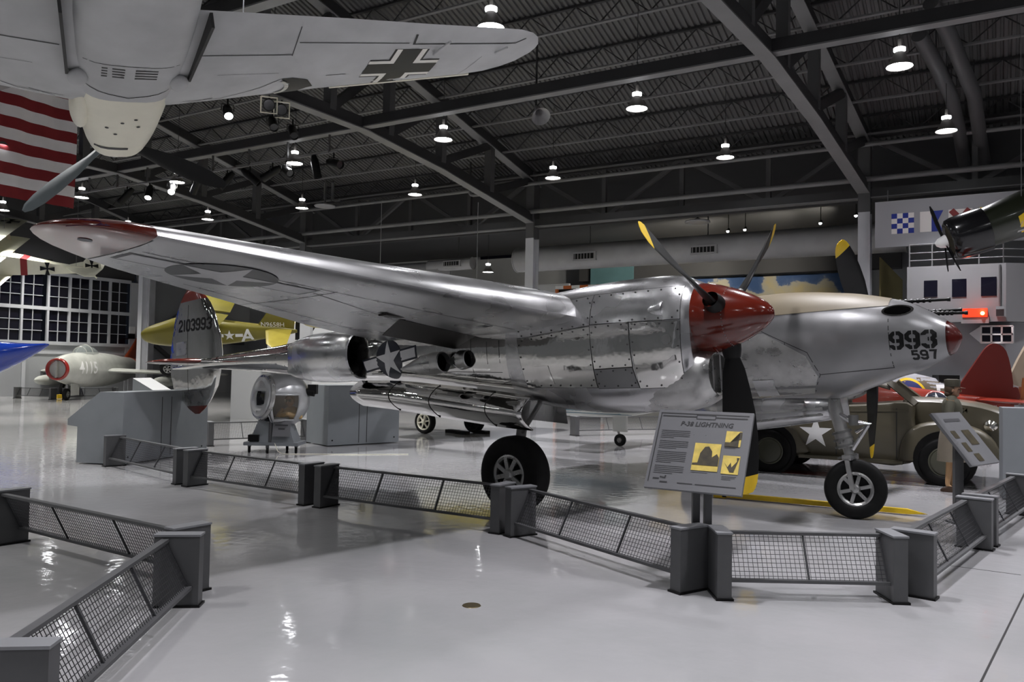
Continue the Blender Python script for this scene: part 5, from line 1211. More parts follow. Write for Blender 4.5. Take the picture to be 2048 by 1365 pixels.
# ================================================================== PALE FIGHTER BEHIND (under the silver belly)
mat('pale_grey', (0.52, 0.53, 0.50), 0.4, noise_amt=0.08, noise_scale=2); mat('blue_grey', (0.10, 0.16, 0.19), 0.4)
wa, wb, wt = az(850, 868), az(948, 866), az(1240, 893)
cm_ = (wa+wb)/2; hd = V((cm_.x-wt.x, cm_.y-wt.y, 0)).normalized()
pf = thing('fighter_plane', 'pale grey tail wheel fighter plane standing behind the silver plane', 'aircraft', mtx=Matrix.Translation(V((wt.x, wt.y, 0))) @ Matrix.Rotation(math.atan2(hd.y, hd.x), 4, 'Z'))
D = (V((cm_.x, cm_.y, 0))-V((wt.x, wt.y, 0))).length
PF = [(-.9, .90, .06, .12, .10), (0, .88, .18, .28, .24), (1.5, .95, .30, .42, .34), (3.0, 1.05, .40, .50, .42), (D-.5, 1.22, .45, .52, .48), (D+1.0, 1.36, .40, .42, .40), (D+1.9, 1.42, .25, .25, .25)]
fo = fus(PF, 3, 2.2, 28).build('fuselage', 'pale_grey', pf, smooth=45)
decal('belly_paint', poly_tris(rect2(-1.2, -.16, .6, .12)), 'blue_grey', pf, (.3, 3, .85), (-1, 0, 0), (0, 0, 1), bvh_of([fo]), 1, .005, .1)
MB().lathe([(0, .26), (.3, .2), (.5, .05), (.52, 0)], (D+1.9, 0, 1.42), (1, 0, 0), 20).build('spinner', 'pale_grey', pf, smooth=45)
for a_ in (.5, 2.6, 4.7): MB().beam(V((D+2.1, 0, 1.42)), V((D+2.1, math.cos(a_)*1.2, 1.42+math.sin(a_)*1.2)), .18, .03, up=(1, 0, 0)).build('propeller_blade', 'black', pf)
inv_ = TM[pf.name].inverted(); la, lb = inv_ @ wa, inv_ @ wb
for s, q in ((1, la), (-1, lb)):
    MB().loft([[V((le-u*(le-te), y, .85+.07*abs(y)+v*(le-te))) for u, v in naca(le-te, .13, 8)] for y, le, te in ((s*.3, D+.4, D-1.8), (s*(1.6 if s > 0 else 3.2), D+.2, D-1.5), (s*(1.8 if s > 0 else 3.5), D, D-1.2))]).build('wing', 'pale_grey', pf, smooth=45)
    MB().tube((q.x, q.y, .95), (q.x, q.y, .3), .06, n=10).build('gear_leg', 'alu_worn', pf); wheel(V((q.x, q.y, .30)), V((0, 1, 0)), .30, .18, 6, 'main_wheel', pf, .68, 'rubber', 'cream' if s == 1 else 'rubber')
    MB().loft([[V((le-u*(le-te), s*y, 1.0+v*(le-te))) for u, v in naca(le-te, .08, 8)] for y, le, te in ((.05, .6, -.5), (1.6, .3, -.4))]).build('tailplane', 'pale_grey', pf, smooth=45)
MB().loft([[V((le-u*(le-te), v*(le-te), z)) for u, v in naca(le-te, .08, 8)] for z, le, te in ((1.0, .7, -.9), (1.35, .3, -.9), (1.5, 0, -.7))]).build('tail_fin', 'pale_grey', pf, smooth=45)
MB().loft([[V((x, y, z)) for x, y in ((-.16, -.05), (.16, -.05), (.16, .05), (-.16, .05))] for z in (.32, .72)]).build('tail_wheel_door', 'pale_grey', pf)
MB().tube((.1, 0, .5), (.0, 0, .16), .03, n=8).build('tail_leg', 'alu_worn', pf); wheel(V((0, 0, .135)), V((0, 1, 0)), .135, .09, 6, 'tail_wheel', pf, .4)
for px_, py_ in ((905, 866), (925, 869), (965, 868)):
    q = az(px_, py_); tag(MB().box((q.x, q.y, .04), (.35, .18, .08), rz=PAL).build('wheel_chock', 'black'), 'low black wheel chock by the pale fighter, %s' % {905: 'leftmost', 925: 'middle one', 965: 'rightmost'}[px_], 'chock', 'black chocks')
# ================================================================== OLIVE STAFF CAR
mat('olive', (0.082, 0.072, 0.047), 0.42, noise_amt=0.1, noise_scale=2.5, coat=0.15); mat('car_glass_m', (0.05, 0.05, 0.05), 0.05); glassmat('car_glass', (0.10, 0.09, 0.08), 0.75, 0.03)
mat('hubcap_olive', (0.07, 0.07, 0.05), 0.4)
mat('chrome', (0.7, 0.68, 0.62), 0.15, metal=1.0)
cp = az(1537, 946)
car = thing('staff_car', 'olive drab vintage staff car with a white star on its door behind the nose wheel', 'car', (cp.x, cp.y+.95, 0))
def slabloft(poly, ys):
    """side profile lofted across y: ys list of (y, scale, zshift)"""
    cx = sum(p[0] for p in poly)/len(poly); cz = sum(p[1] for p in poly)/len(poly)
    return MB().loft([[V((cx+(x-cx)*s, y, cz+(z-cz)*s+dz)) for x, z in poly] for y, s, dz in ys])
def roundpoly(poly, n=3): return catmull(list(poly)+[poly[0]], n)[:-1]
body = roundpoly([(-.78, .42), (-.80, .62), (-.55, .90), (-.2, 1.05), (.6, 1.14), (1.4, 1.19), (2.1, 1.24), (2.16, 1.0), (2.12, .30), (1.2, .28), (.3, .30)])
slabloft(body, [(-.80, .93, 0), (-.785, .98, 0), (-.74, 1, 0), (.74, 1, 0), (.785, .98, 0), (.80, .93, 0)]).build('body', 'olive', car, smooth=35)
hood = roundpoly([(1.95, .5), (1.95, 1.22), (2.2, 1.31), (2.8, 1.285), (3.25, 1.20), (3.44, 1.05), (3.42, .55)])
slabloft(hood, [(-.46, .90, -.03), (-.42, .96, -.01), (-.28, 1, 0), (0, 1.02, .01), (.28, 1, 0), (.42, .96, -.01), (.46, .90, -.03)]).build('bonnet', 'olive', car, smooth=40)
ff = roundpoly([(1.94, .30), (1.98, .62), (2.14, .86), (2.45, .96), (2.85, .935), (3.14, .82), (3.30, .60), (3.26, .38), (2.6, .35)])
rf = roundpoly([(-.80, .32), (-.78, .60), (-.5, .84), (-.05, .90), (.35, .80), (.52, .55), (.55, .32)])
for s in (-1, 1):
    slabloft(ff, [(s*.40, .9, 0), (s*.55, 1, 0), (s*.76, 1, 0), (s*.84, .97, 0), (s*.875, .88, 0)]).build('front_wing', 'olive', car, smooth=40)
    slabloft(rf, [(s*.60, .95, 0), (s*.80, 1, 0), (s*.85, .96, 0), (s*.875, .86, 0)]).build('rear_wing', 'olive', car, smooth=40)
    MB().box((1.25, s*.84, .31), (1.55, .16, .05)).build('running_board', 'olive', car)
    for x in (0, 2.60):
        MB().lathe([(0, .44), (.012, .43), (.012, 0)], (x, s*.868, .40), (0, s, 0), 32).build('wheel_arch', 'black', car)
        ty = wheel(V((x, s*.845, .365)), V((0, s, 0)), .365, .17, 5, 'wheel', car, .60, 'rubber', 'hubcap_olive')
        MB().lathe([(0, .20), (.03, .19), (.05, .12), (.055, 0)], (x, s*.905, .365), (0, s, 0), 28).build('hubcap', 'hubcap_olive', ty, smooth=45)
    MB().sphere((3.2, s*.60, .93), (.10, .09, .09), 16, 10).build('headlamp', 'chrome', car, smooth=60)
    for a, b in (((2.20, 1.22), (1.80, 1.555)), ((1.02, 1.17), (1.0, 1.60)), ((.28, 1.10), (.20, 1.50))):
        MB().beam((a[0], s*.72, a[1]), (b[0], s*.58, b[1]), .06, .09, up=(1, 0, 0)).build('pillar', 'olive', car)
    for q in ([(.32, 1.12), (.98, 1.17), (.97, 1.58), (.30, 1.52)], [(1.06, 1.18), (2.14, 1.22), (1.78, 1.54), (1.05, 1.58)]):
        MB().add([V((x, s*(.72-.14*(z-1.12)/.45), z)) for x, z in q], [(0, 1, 2, 3)]).build('side_window', 'car_glass', car)
    MB().beam((-.1, s*.802, 1.03), (2.1, s*.802, 1.12), .02, .03).build('belt_moulding', 'olive', car)
    for x in (.98, 1.02, 1.93): pass
    MB().beam((1.04, s*.801, .36), (1.04, s*.801, 1.10), .008, .012, up=(1, 0, 0)).build('door_gap', 'seam', car)
    MB().beam((1.93, s*.801, .36), (1.93, s*.801, 1.15), .008, .012, up=(1, 0, 0)).build('door_gap', 'seam', car)
    MB().tube((1.12, s*.80, .98), (1.24, s*.83, .98), .012, n=8).build('door_handle', 'olive', car)
flat('star', poly_tris(star2(.27)), 'white', car, (.72, -.804, .70), (1, 0, 0), (0, 0, 1))
flat('star', poly_tris(star2(.27)), 'white', car, (.72, .804, .70), (-1, 0, 0), (0, 0, 1))
rows = []
for y, d_ in ((-.60, .10), (-.50, .03), (-.25, 0), (0, -.005), (.25, 0), (.50, .03), (.60, .10)):
    rows.append([V((x, y, z-d_)) for x, z in catmull([(-.62, .92), (-.30, 1.28), (.15, 1.52), (.6, 1.62), (1.1, 1.645), (1.55, 1.62), (1.82, 1.55)], 3)])
MB().loft(rows, False, False).build('roof', 'olive', car, smooth=50).modifiers.new('th', 'SOLIDIFY').thickness = .03
for s in (-1, 1): MB().add([V((-.55, s*.74, .95)), V((.26, s*.72, 1.10)), V((.18, s*.58, 1.48)), V((-.30, s*.58, 1.22))], [(0, 1, 2, 3)]).build('rear_quarter', 'olive', car)
MB().add([V((2.20, -.70, 1.23)), V((2.20, .70, 1.23)), V((1.80, .56, 1.56)), V((1.80, -.56, 1.56))], [(0, 1, 2, 3)]).build('windscreen', 'car_glass', car)
MB().beam((3.52, -.8, .48), (3.52, .8, .48), .06, .14).build('bumper', 'olive', car); MB().box((3.43, 0, .8), (.06, .5, .4)).build('grille', 'hubcap_olive', car)
MB().tube((3.2, -.42, 1.02), (3.35, -.42, 1.02), .03, n=8).build('parking_lamp', 'chrome', car)
sm = text_tris('S4', .01); flat('bonnet_number', (sm[0], sm[1]), 'white', car, (2.85, -.448, 1.14), (1, 0, 0), (0, 0, 1), .07, .012)

# ================================================================== UNIFORMED MANNEQUIN
mp = az(1903, 984)
mat('uniform', (0.075, 0.072, 0.05), 0.7, noise_amt=0.08, noise_scale=9); mat('skirt', (0.17, 0.145, 0.11), 0.75, noise_amt=0.06, noise_scale=9); mat('hair', (0.06, 0.035, 0.018), 0.6); mat('stocking', (0.42, 0.25, 0.12), 0.5); mat('shoe', (0.045, 0.025, 0.015), 0.4); mat('cap_olive', (0.05, 0.045, 0.03), 0.6)
mn = thing('person', 'standing mannequin in an olive uniform jacket, skirt and peaked cap facing right', 'person', (mp.x, mp.y, 0))
def skinned(name, verts, edges, m, parent, root=0, sub=2):
    me = bpy.data.meshes.new(name); me.from_pydata([v[:3] for v in verts], edges, [])
    o = bpy.data.objects.new(name, me); COL.objects.link(o)
    o.modifiers.new('skin', 'SKIN'); sk = me.skin_vertices[0].data
    for i, v in enumerate(verts): sk[i].radius = (v[3], v[4] if len(v) > 4 else v[3]); sk[i].use_root = (i == root)
    o.modifiers.new('sub', 'SUBSURF').levels = sub; o.modifiers['sub'].render_levels = sub
    bpy.context.view_layer.update()
    me2 = bpy.data.meshes.new_from_object(o.evaluated_get(bpy.context.evaluated_depsgraph_get()))
    me2.name = name; me2.materials.clear(); me2.materials.append(M[m]); me2.polygons.foreach_set('use_smooth', [True]*len(me2.polygons))
    o.modifiers.clear(); o.data = me2; bpy.data.meshes.remove(me); o.parent = parent
    return o
# x forward (facing), y left
bv = [(0, 0, .84, .11, .13), (0, 0, 1.02, .095, .115), (.01, 0, 1.18, .105, .13), (0, 0, 1.30, .09, .12), (.005, 0, 1.375, .045), (.01, 0, 1.42, .045),
      (.015, .075, .80, .08), (.02, .07, .44, .052), (-.005, .065, .09, .033), (.09, .065, .035, .03), (-.01, -.075, .80, .08), (-.02, -.07, .44, .052), (-.05, -.065, .09, .033), (.04, -.065, .035, .03),
      (0, .16, 1.29, .045), (-.02, .20, 1.06, .038), (.03, .20, .86, .028), (0, -.16, 1.29, .045), (-.02, -.20, 1.06, .038), (.03, -.20, .86, .028)]
be = [(0, 1), (1, 2), (2, 3), (3, 4), (4, 5), (0, 6), (6, 7), (7, 8), (8, 9), (0, 10), (10, 11), (11, 12), (12, 13), (3, 14), (14, 15), (15, 16), (3, 17), (17, 18), (18, 19)]
skinned('body', bv, be, 'stocking', mn)
for s in (1, -1):   # hands with five fingers
    q = []; e = []
    q += [(.03, s*.20, .86, .022, .03), (.035, s*.20, .80, .02, .036)]; e += [(0, 1)]
    for k in range(4):
        y = s*.20+(k-1.5)*.0; x = .015+.017*k
        n = len(q); q += [(x, s*.202, .775, .009), (x+.004, s*.197, .745-.006*abs(k-1.5), .008), (x+.002, s*.188, .72-.006*abs(k-1.5), .007)]; e += [(1, n), (n, n+1), (n+1, n+2)]
    n = len(q); q += [(.065, s*.19, .815, .010), (.075, s*.185, .785, .009)]; e += [(0, n), (n, n+1)]
    skinned('hand', q, e, 'skin', mn, 0, 1)
m = MB(); hc = V((.02, 0, 1.475)); m.sphere(hc, (.088, .068, .108), 20, 16); m.sphere(hc+V((.035, 0, -.06)), (.05, .05, .05), 14, 10); m.sphere(hc+V((.095, 0, -.015)), (.018, .012, .022), 10, 8)
for s in (1, -1): m.sphere(hc+V((-.005, s*.068, -.01)), (.022, .010, .03), 10, 8)
m.build('head', 'skin', mn, smooth=70)
for s in (1, -1): MB().sphere(hc+V((.075, s*.028, .012)), .010, 8, 6).build('eye', 'black', mn)
MB().box(hc+V((.083, 0, -.055)), (.012, .035, .008)).build('mouth', 'jet_red', mn)
m = MB(); m.sphere(hc+V((-.03, 0, .01)), (.085, .082, .105), 18, 12); m.sphere(hc+V((-.06, 0, -.06)), (.055, .07, .05), 14, 10); m.build('hair', 'hair', mn, smooth=70)
MB().loft([ring_ for ring_ in [[hc+V((a*math.cos(t)-.01, b*math.sin(t), z)) for t in [2*PI*k/28 for k in range(28)]] for a, b, z in ((.100, .085, .045), (.104, .088, .07), (.108, .094, .12), (.104, .090, .145), (.06, .05, .155))]]).build('cap', 'cap_olive', mn, smooth=40)
MB().loft([[hc+V((.07+r*math.cos(t), .8*(.06+r)*math.sin(t), .045-.02*r/.1)) for t in [-1.2+2.4*k/12 for k in range(13)]] for r in (.03, .09)], False, False).build('cap_peak', 'shoe', mn).modifiers.new('th', 'SOLIDIFY').thickness = .006
def cloth(tab, nm, mt, n=28): return MB().loft([[V((cx+a*math.cos(t), b*math.sin(t), z)) for t in [2*PI*k/n for k in range(n)]] for cx, a, b, z in catmull(tab, 3)]).build(nm, mt, mn, smooth=60)
cloth([(0, .155, .20, .78), (0, .14, .19, .90), (0, .115, .155, 1.02), (.01, .135, .175, 1.18), (0, .115, .185, 1.30), (0, .07, .12, 1.36), (.005, .055, .062, 1.39)], 'jacket', 'uniform')
cloth([(0, .19, .215, .44), (0, .18, .21, .6), (0, .16, .20, .80), (0, .12, .155, .98)], 'skirt', 'skirt')
for s in (1, -1): MB().path([(0, s*.165, 1.30), (-.02, s*.215, 1.18), (-.02, s*.215, 1.06), (.03, s*.205, .87)], [.062, .06, .055, .045], 14).build('sleeve', 'uniform', mn, smooth=60)
for s, dx in ((1, 0), (-1, -.045)): MB().loft([[V((dx+.03+a*math.cos(t), s*.065+b*math.sin(t), z)) for t in [2*PI*k/20 for k in range(20)]] for a, b, z in ((.125, .045, .002), (.125, .045, .03), (.09, .040, .06), (.045, .036, .085))]).build('shoe', 'shoe', mn, smooth=50)

# ================================================================== RED TRAINER
mat('trainer_red', (0.23, 0.020, 0.008), 0.28, coat=0.35, noise_amt=0.1, noise_scale=2); mat('trainer_dark', (0.11, 0.008, 0.004), 0.4)
D_ = 16.6; o_ = ad(2022, 815, D_)
rt = thing('trainer_plane', 'red training plane marked N398ML with a rounded fin behind the staff car', 'aircraft', mtx=Matrix.Translation(V((o_.x, o_.y, 0))) @ Matrix.Rotation(math.atan2(-Rh.y+.16*Fh.y, -Rh.x+.16*Fh.x), 4, 'Z'))
z0 = o_.z
RT = [(-.05, z0, .03, .08, .08), (.5, z0-.0, .12, .20, .16), (1.2, z0, .2, .28, .22), (2.2, z0+.03, .30, .38, .34), (3.2, z0+.06, .38, .46, .44), (4.4, z0+.06, .40, .44, .46), (5.4, z0+.05, .38, .38, .42), (5.7, z0+.05, .30, .3, .32)]
rf_ = fus(RT, 3, 2.2, 28).build('fuselage', 'trainer_red', rt, smooth=45); brf = bvh_of([rf_])
fin = [(1.15, z0+.18), (.62, z0+1.02), (.48, z0+1.22), (.36, z0+1.30), (.22, z0+1.28), (.10, z0+1.15), (.02, z0+.85), (-.03, z0+.5), (-.03, z0+.40), (-.12, z0+.40), (-.12, z0+.05), (.5, z0+.1)]
m = MB().prism(roundpoly(fin, 2), .07, (0, .035, 0), (1, 0, 0), (0, 0, 1)); m.build('tail_fin', 'trainer_dark', rt)
for s in (1, -1): MB().loft([[V((le-u*(le-te), s*y, z0+.14+v*(le-te))) for u, v in naca(le-te, .09, 8)] for y, le, te in ((.05, .75, -.25), (1.5, .45, -.2), (1.7, .3, -.1))]).build('tailplane', 'trainer_red', rt, smooth=45)
for s in (1, -1):
    MB().loft([[V((le-u*(le-te), s*y, z0-.25+.08*y+v*(le-te))) for u, v in naca(le-te, .13, 8)] for y, le, te in ((.2, 5.0, 3.0), (1.0 if s > 0 else 1.5, 4.9, 3.1), (1.15 if s > 0 else 1.7, 4.7, 3.3))]).build('wing', 'trainer_red', rt, smooth=45)
    MB().tube((4.3, s*.9, z0-.3), (4.3, s*.9, .3), .06, n=8).build('gear_leg', 'alu_worn', rt); wheel(V((4.3, s*.95, .3)), V((0, s, 0)), .3, .16, 6, 'wheel', rt)
wheel(V((.5, 0, .12)), V((0, 1, 0)), .12, .08, 6, 'tail_wheel', rt); MB().tube((.55, 0, z0-.1), (.5, 0, .15), .03, n=8).build('tail_leg', 'alu_worn', rt)
MB().lathe([(0, .3), (.3, .2), (.45, .05), (.46, 0)], (5.7, 0, z0+.05), (1, 0, 0), 20).build('spinner', 'trainer_red', rt, smooth=45)
MB().beam((6.0, -.9, z0+.4), (6.0, .9, z0-.3), .14, .03, up=(1, 0, 0)).build('propeller', 'black', rt)
m = MB(); m.loft([ring(x, 0, z0+.42, a, b, .05, 2.2, 18) for x, a, b in ((2.3, .1, .08), (2.8, .3, .38), (4.2, .32, .40), (4.8, .15, .1))]); m.build('canopy', 'canopy_glass', rt, smooth=45)
def rd(name, shape, mt, x, z, sc=1.0, off=.006): return decal(name, shape, mt, rt, (x, 1.5, z), (-1, 0, 0), (0, 0, 1), brf, sc, off, .1)
rd('insignia_outline', poly_tris(circ2(.28)), 'white', 1.50, z0+.02, 1, .004); rd('insignia_border', poly_tris(rect2(-.52, -.12, .52, .08)), 'white', 1.50, z0+.02, 1, .004); rd('insignia_border', poly_tris(rect2(-.50, -.10, .50, .06)), 'navy', 1.50, z0+.02, 1, .006)
rd('insignia_disc', poly_tris(circ2(.255)), 'navy', 1.50, z0+.02, 1, .008); rd('insignia_star', poly_tris(star2(.25)), 'white', 1.50, z0+.02, 1, .010)
for x in (-.38, .38): rd('insignia_bar', poly_tris(rect2(-.12, -.08, .12, .04)), 'white', 1.50+x, z0+.02, 1, .010)
q = text_tris('N398ML', .008); rd('registration', (q[0], q[1]), 'white', .48, z0-.01, .085, .006)

# ================================================================== CAMOUFLAGED FIGHTER WITH ROUNDEL
mat('camo_grey', (0.30, 0.31, 0.33), 0.5); mat('camo_brown', (0.12, 0.095, 0.06), 0.5); mat('roundel_blue', (0.03, 0.035, 0.14), 0.5); mat('roundel_red', (0.25, 0.03, 0.02), 0.5)
o_ = ad(1995, 800, 19.5)
rp = thing('fighter_plane', 'grey and brown camouflaged fighter with a blue, white and red roundel behind the red trainer', 'aircraft', mtx=Matrix.Translation(V((o_.x, o_.y, 0))) @ Matrix.Rotation(math.atan2(-Rh.y, -Rh.x), 4, 'Z'))
z0 = o_.z
RP = [(0, z0, .06, .12, .12), (.6, z0+.02, .20, .28, .26), (1.4, z0+.05, .33, .42, .40), (2.3, z0+.10, .42, .55, .5), (3.4, z0+.14, .46, .62, .55), (5.0, z0+.14, .44, .55, .5), (6.0, z0+.1, .3, .35, .35)]
rpf = fus(RP, 3, 2.2, 28).build('fuselage', 'camo_grey', rp, smooth=45); brp = bvh_of([rpf])
def rr_(name, shape, mt, x, z, sc=1.0, off=.006): return decal(name, shape, mt, rp, (x, 1.5, z), (-1, 0, 0), (0, 0, 1), brp, sc, off, .1)
for nm_, r_, mt in (('roundel_rim', .46, 'yellow'), ('roundel_ring', .40, 'roundel_blue'), ('roundel_ring', .22, 'white'), ('roundel_centre', .13, 'roundel_red')): rr_(nm_, poly_tris(circ2(r_)), mt, 2.35, z0+.03, 1, .004+.003*(.5-r_)*10)
rr_('camo_patch', poly_tris([(-.75, -.5), (-.75, .5), (-.1, .5), (.25, .45), (.35, .2), (.25, -.5)]), 'camo_brown', 1.35, z0, 1, .003)
q = text_tris('E', .03); rr_('letter', (q[0], q[1]), 'white', 1.52, z0+.13, .42, .007)
MB().prism([(.9, .2), (.3, 1.2), (.1, 1.3), (-.2, 1.1), (-.25, .1)], .07, (0, .035, z0), (1, 0, 0), (0, 0, 1)).build('tail_fin', 'camo_grey', rp)
for s in (1, -1):
    MB().loft([[V((le-u*(le-te), s*y, z0-.3+.08*y+v*(le-te))) for u, v in naca(le-te, .13, 8)] for y, le, te in ((.2, 5.0, 3.0), (.9 if s > 0 else 1.6, 4.9, 3.1))]).build('wing', 'camo_brown', rp, smooth=45)
    MB().tube((4.4, s*.8, z0-.3), (4.5, s*.8, .35), .06, n=8).build('gear_leg', 'alu_worn', rp); wheel(V((4.5, s*.85, .33)), V((0, s, 0)), .33, .18, 6, 'wheel', rp)
MB().tube((.4, 0, z0-.1), (.3, 0, .12), .03, n=8).build('tail_leg', 'alu_worn', rp); wheel(V((.3, 0, .12)), V((0, 1, 0)), .12, .08, 6, 'tail_wheel', rp)
MB().box((1.3, .1, z0+.50), (.5, .3, .14)).build('display_lamp', 'black', rp)
# tan and orange tail at the right edge
o_ = ad(2052, 800, 16.9)
et = thing('tail_section', 'tan and orange aircraft tail at the right edge behind the red fin', 'aircraft', mtx=Matrix.Translation(V((o_.x, o_.y, 0))) @ Matrix.Rotation(math.atan2(Rh.y, Rh.x), 4, 'Z'))
mat('tail_tan', (0.33, 0.27, 0.20), 0.5); mat('tail_orange', (0.30, 0.09, 0.02), 0.5)
z0 = o_.z
MB().prism(roundpoly([(-.42, .35), (.1, 1.35), (.4, 1.5), (.8, 1.4), (.9, .3), (.2, .2)], 2), .08, (0, .04, z0), (1, 0, 0), (0, 0, 1)).build('tail_fin', 'tail_tan', et)
MB().prism([(-.16, -.1), (-.1, .45), (.9, .62), (.9, -.1)], .10, (0, .05, z0), (1, 0, 0), (0, 0, 1)).build('rudder', 'tail_orange', et)
MB().loft([ring(x, 0, zz, a, a, a, 2, 20) for x, zz, a in ((-.1, z0-.1, .1), (1.0, z0-.1, .3), (1.9, z0-.1, .4))]).build('fuselage', 'camo_grey', et, smooth=45)
MB().box((1.4, 0, (z0-.5)/2), (.8, .5, z0-.5)).build('trestle', 'kiosk', et)
MB().box((-.35, 0, z0-.03), (1.0, 1.6, .05)).build('tailplane', 'white', et)

# ================================================================== WHITE TOWER, FLAG BOARD
TY = 22.0
tw = thing('control_tower', 'white raised tower cabin with dark square windows and a roof railing at right', 'tower', (0, TY, 0))
xl = aY(1814, 545, TY).x; xc = aY(2012, 530, TY).x; zt_, zb_ = 4.34, 2.97
right = V((xc+2.6, TY+1.6, 0))
fr_ = [V((xl, TY, 0)), V((xc, TY, 0)), right, V((xl, TY+3.2, 0))]
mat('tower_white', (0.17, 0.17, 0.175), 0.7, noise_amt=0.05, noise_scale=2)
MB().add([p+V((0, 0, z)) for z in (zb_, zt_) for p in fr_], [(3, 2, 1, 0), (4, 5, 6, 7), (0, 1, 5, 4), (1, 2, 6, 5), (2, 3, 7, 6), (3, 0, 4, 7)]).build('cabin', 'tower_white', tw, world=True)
MB().add([p*1.0+V((0, .5 if k < 2 else -.3, z)) for z in (0, zb_) for k, p in enumerate(fr_)], [(3, 2, 1, 0), (4, 5, 6, 7), (0, 1, 5, 4), (1, 2, 6, 5), (2, 3, 7, 6), (3, 0, 4, 7)]).build('base', 'wall_grey', tw, world=True)
for a, b in (((1848, 562), (1875, 594)), ((1904, 559), (1933, 594)), ((1962, 555), (1993, 592))):
    p, q = aY(*a, TY), aY(*b, TY); MB().box(((p.x+q.x)/2, TY-.002, (p.z+q.z)/2), (q.x-p.x, .03, p.z-q.z)).build('window', 'night_pane', tw, world=True)
d2 = (right-fr_[1]).normalized(); MB().box(fr_[1]+d2*.8+V((0, 0, 3.75)), (.5, .03, .42), rz=math.atan2(d2.y, d2.x)).build('window', 'night_pane', tw, world=True)
def rail(parent, pts, z0, h, n):
    for k in range(len(pts)-1):
        a, b = pts[k], pts[k+1]
        for zz in (h, h*.62, h*.28): MB().tube(a+V((0, 0, z0+zz)), b+V((0, 0, z0+zz)), .014, n=6).build('railing_bar', 'steel_flange', parent, world=True)
        for i in range(n+1): q = a+(b-a)*i/n; MB().tube(q+V((0, 0, z0)), q+V((0, 0, z0+h)), .016, n=6).build('railing_post', 'steel_flange', parent, world=True)
rail(tw, [fr_[0]+V((.05, .06, 0)), fr_[1]+V((-.05, .06, 0)), right+V((-.05, .05, 0))], zt_, .55, 4)
p = aY(1925, 618, TY-.12); q = aY(1975, 634, TY-.12)
mat('led_red', (0.5, 0.02, 0.01), 0.4, emit=(1.0, 0.05, 0.01), es=1.1); mat('led_hot', (1, .3, .1), 0.4, emit=(1.0, 0.22, 0.06), es=14.0)
ls = thing('warning_light', 'glowing red warning light box on the white tower wall', 'light', V(((p.x+q.x)/2, TY-.1, q.z)))
MB().box(((p.x+q.x)/2, TY-.08, (p.z+q.z)/2), (q.x-p.x, .14, p.z-q.z)).build('light_box', 'led_red', ls, world=True)
r_ = aY(1965, 627, TY-.16); MB().sphere(r_, .045, 12, 8).build('bulb', 'led_hot', ls, world=True)
MB().box(((p.x+q.x)/2, TY-.07, q.z-.08), (q.x-p.x+.06, .12, .14)).build('bracket', 'tower_white', ls, world=True)
ll = bpy.data.lights.new('red_glow', 'POINT'); ll.energy = 5; ll.color = (1, .1, .04); ll.shadow_soft_size = .05; lo = bpy.data.objects.new('red_glow', ll); COL.objects.link(lo); lo.parent = ls; lo.location = TM[ls.name].inverted() @ (r_+V((0, -.1, .06)))
fx_ = aY(2000, 610, TY-.1)
fl2 = thing('floodlight', 'small grey floodlight on a pole at the tower corner', 'floodlight', fx_); MB().tube((fx_.x, TY-.02, 2.95+.35), (fx_.x, TY-.02, 4.3), .022, n=8).build('pole', 'steel_mid', fl2, world=True); MB().box((fx_.x, TY-.14, 3.2), (.16, .16, .18), mtx=Matrix.Rotation(.5, 3, 'X')).build('lamp_head', 'steel_mid', fl2, world=True)
# hatch window box below the tower
p = aY(1996, 668, TY+.2); hb = thing('hatch_box', 'white angled window box with six dark panes below the tower', 'window box', p)
W_, H2 = .62, .30
c0 = V((p.x+.02, TY+.1, p.z))
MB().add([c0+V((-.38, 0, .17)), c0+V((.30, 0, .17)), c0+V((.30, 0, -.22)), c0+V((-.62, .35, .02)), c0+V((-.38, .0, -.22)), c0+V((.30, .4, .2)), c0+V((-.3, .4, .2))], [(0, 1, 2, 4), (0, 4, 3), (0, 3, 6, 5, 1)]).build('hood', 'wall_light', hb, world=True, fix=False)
for i in range(3):
    for j in range(2): MB().box(c0+V((-.26+.21*i, -.012, .08-.19*j)), (.165, .02, .145)).build('pane', 'night_pane', hb, world=True)
for i in range(4): MB().box(c0+V((-.365+.21*i, -.02, -.02)), (.035, .03, .40)).build('glazing_bar', 'white', hb, world=True)
for j in range(3): MB().box(c0+V((-.05, -.02, .175-.195*j)), (.66, .03, .035)).build('glazing_bar', 'white', hb, world=True)
# signal flag board
BY = 22.75
bd = thing('signal_flag_board', 'long white board painted with blue, white, red and yellow signal flags', 'board', (2, BY, 5.0))
x0_ = aY(1750, 450, BY).x; zt_, zb_ = aY(1750, 405, BY).z, aY(1750, 496, BY).z
MB().box(((x0_+7.0)/2, BY+.03, (zt_+zb_)/2), (7.0-x0_, .05, zt_-zb_)).build('board', 'white_board', bd, world=True)
mat('flag_board', (0.33, 0.33, 0.35), 0.6); bpy.data.objects['board'].data.materials[0] = M['flag_board']; mat('sig_blue', (0.012, 0.03, 0.26), 0.5); mat('sig_white', (0.80, 0.76, 0.74), 0.5); mat('sig_red', (0.22, 0.02, 0.02), 0.5)
def fr2(px, w_=.60): p = aY(px, 448, BY); return p.x
zc = aY(1805, 447, BY).z; S_ = aY(1828, 447, BY).x-aY(1783, 447, BY).x; Hh = S_*1.0
def pq(nm_, x, z, w_, h_, mt, dy=.002): MB().box((x+w_/2, BY-dy+.003, z+h_/2), (w_, .008, h_)).build(nm_, mt, bd, world=True)
x = fr2(1783)
for i in range(4):
    for j in range(4): pq('flag_square', x+S_/4*i, zc-Hh/2+Hh/4*j, S_/4, Hh/4, 'sig_blue' if (i+j) % 2 else 'sig_white')
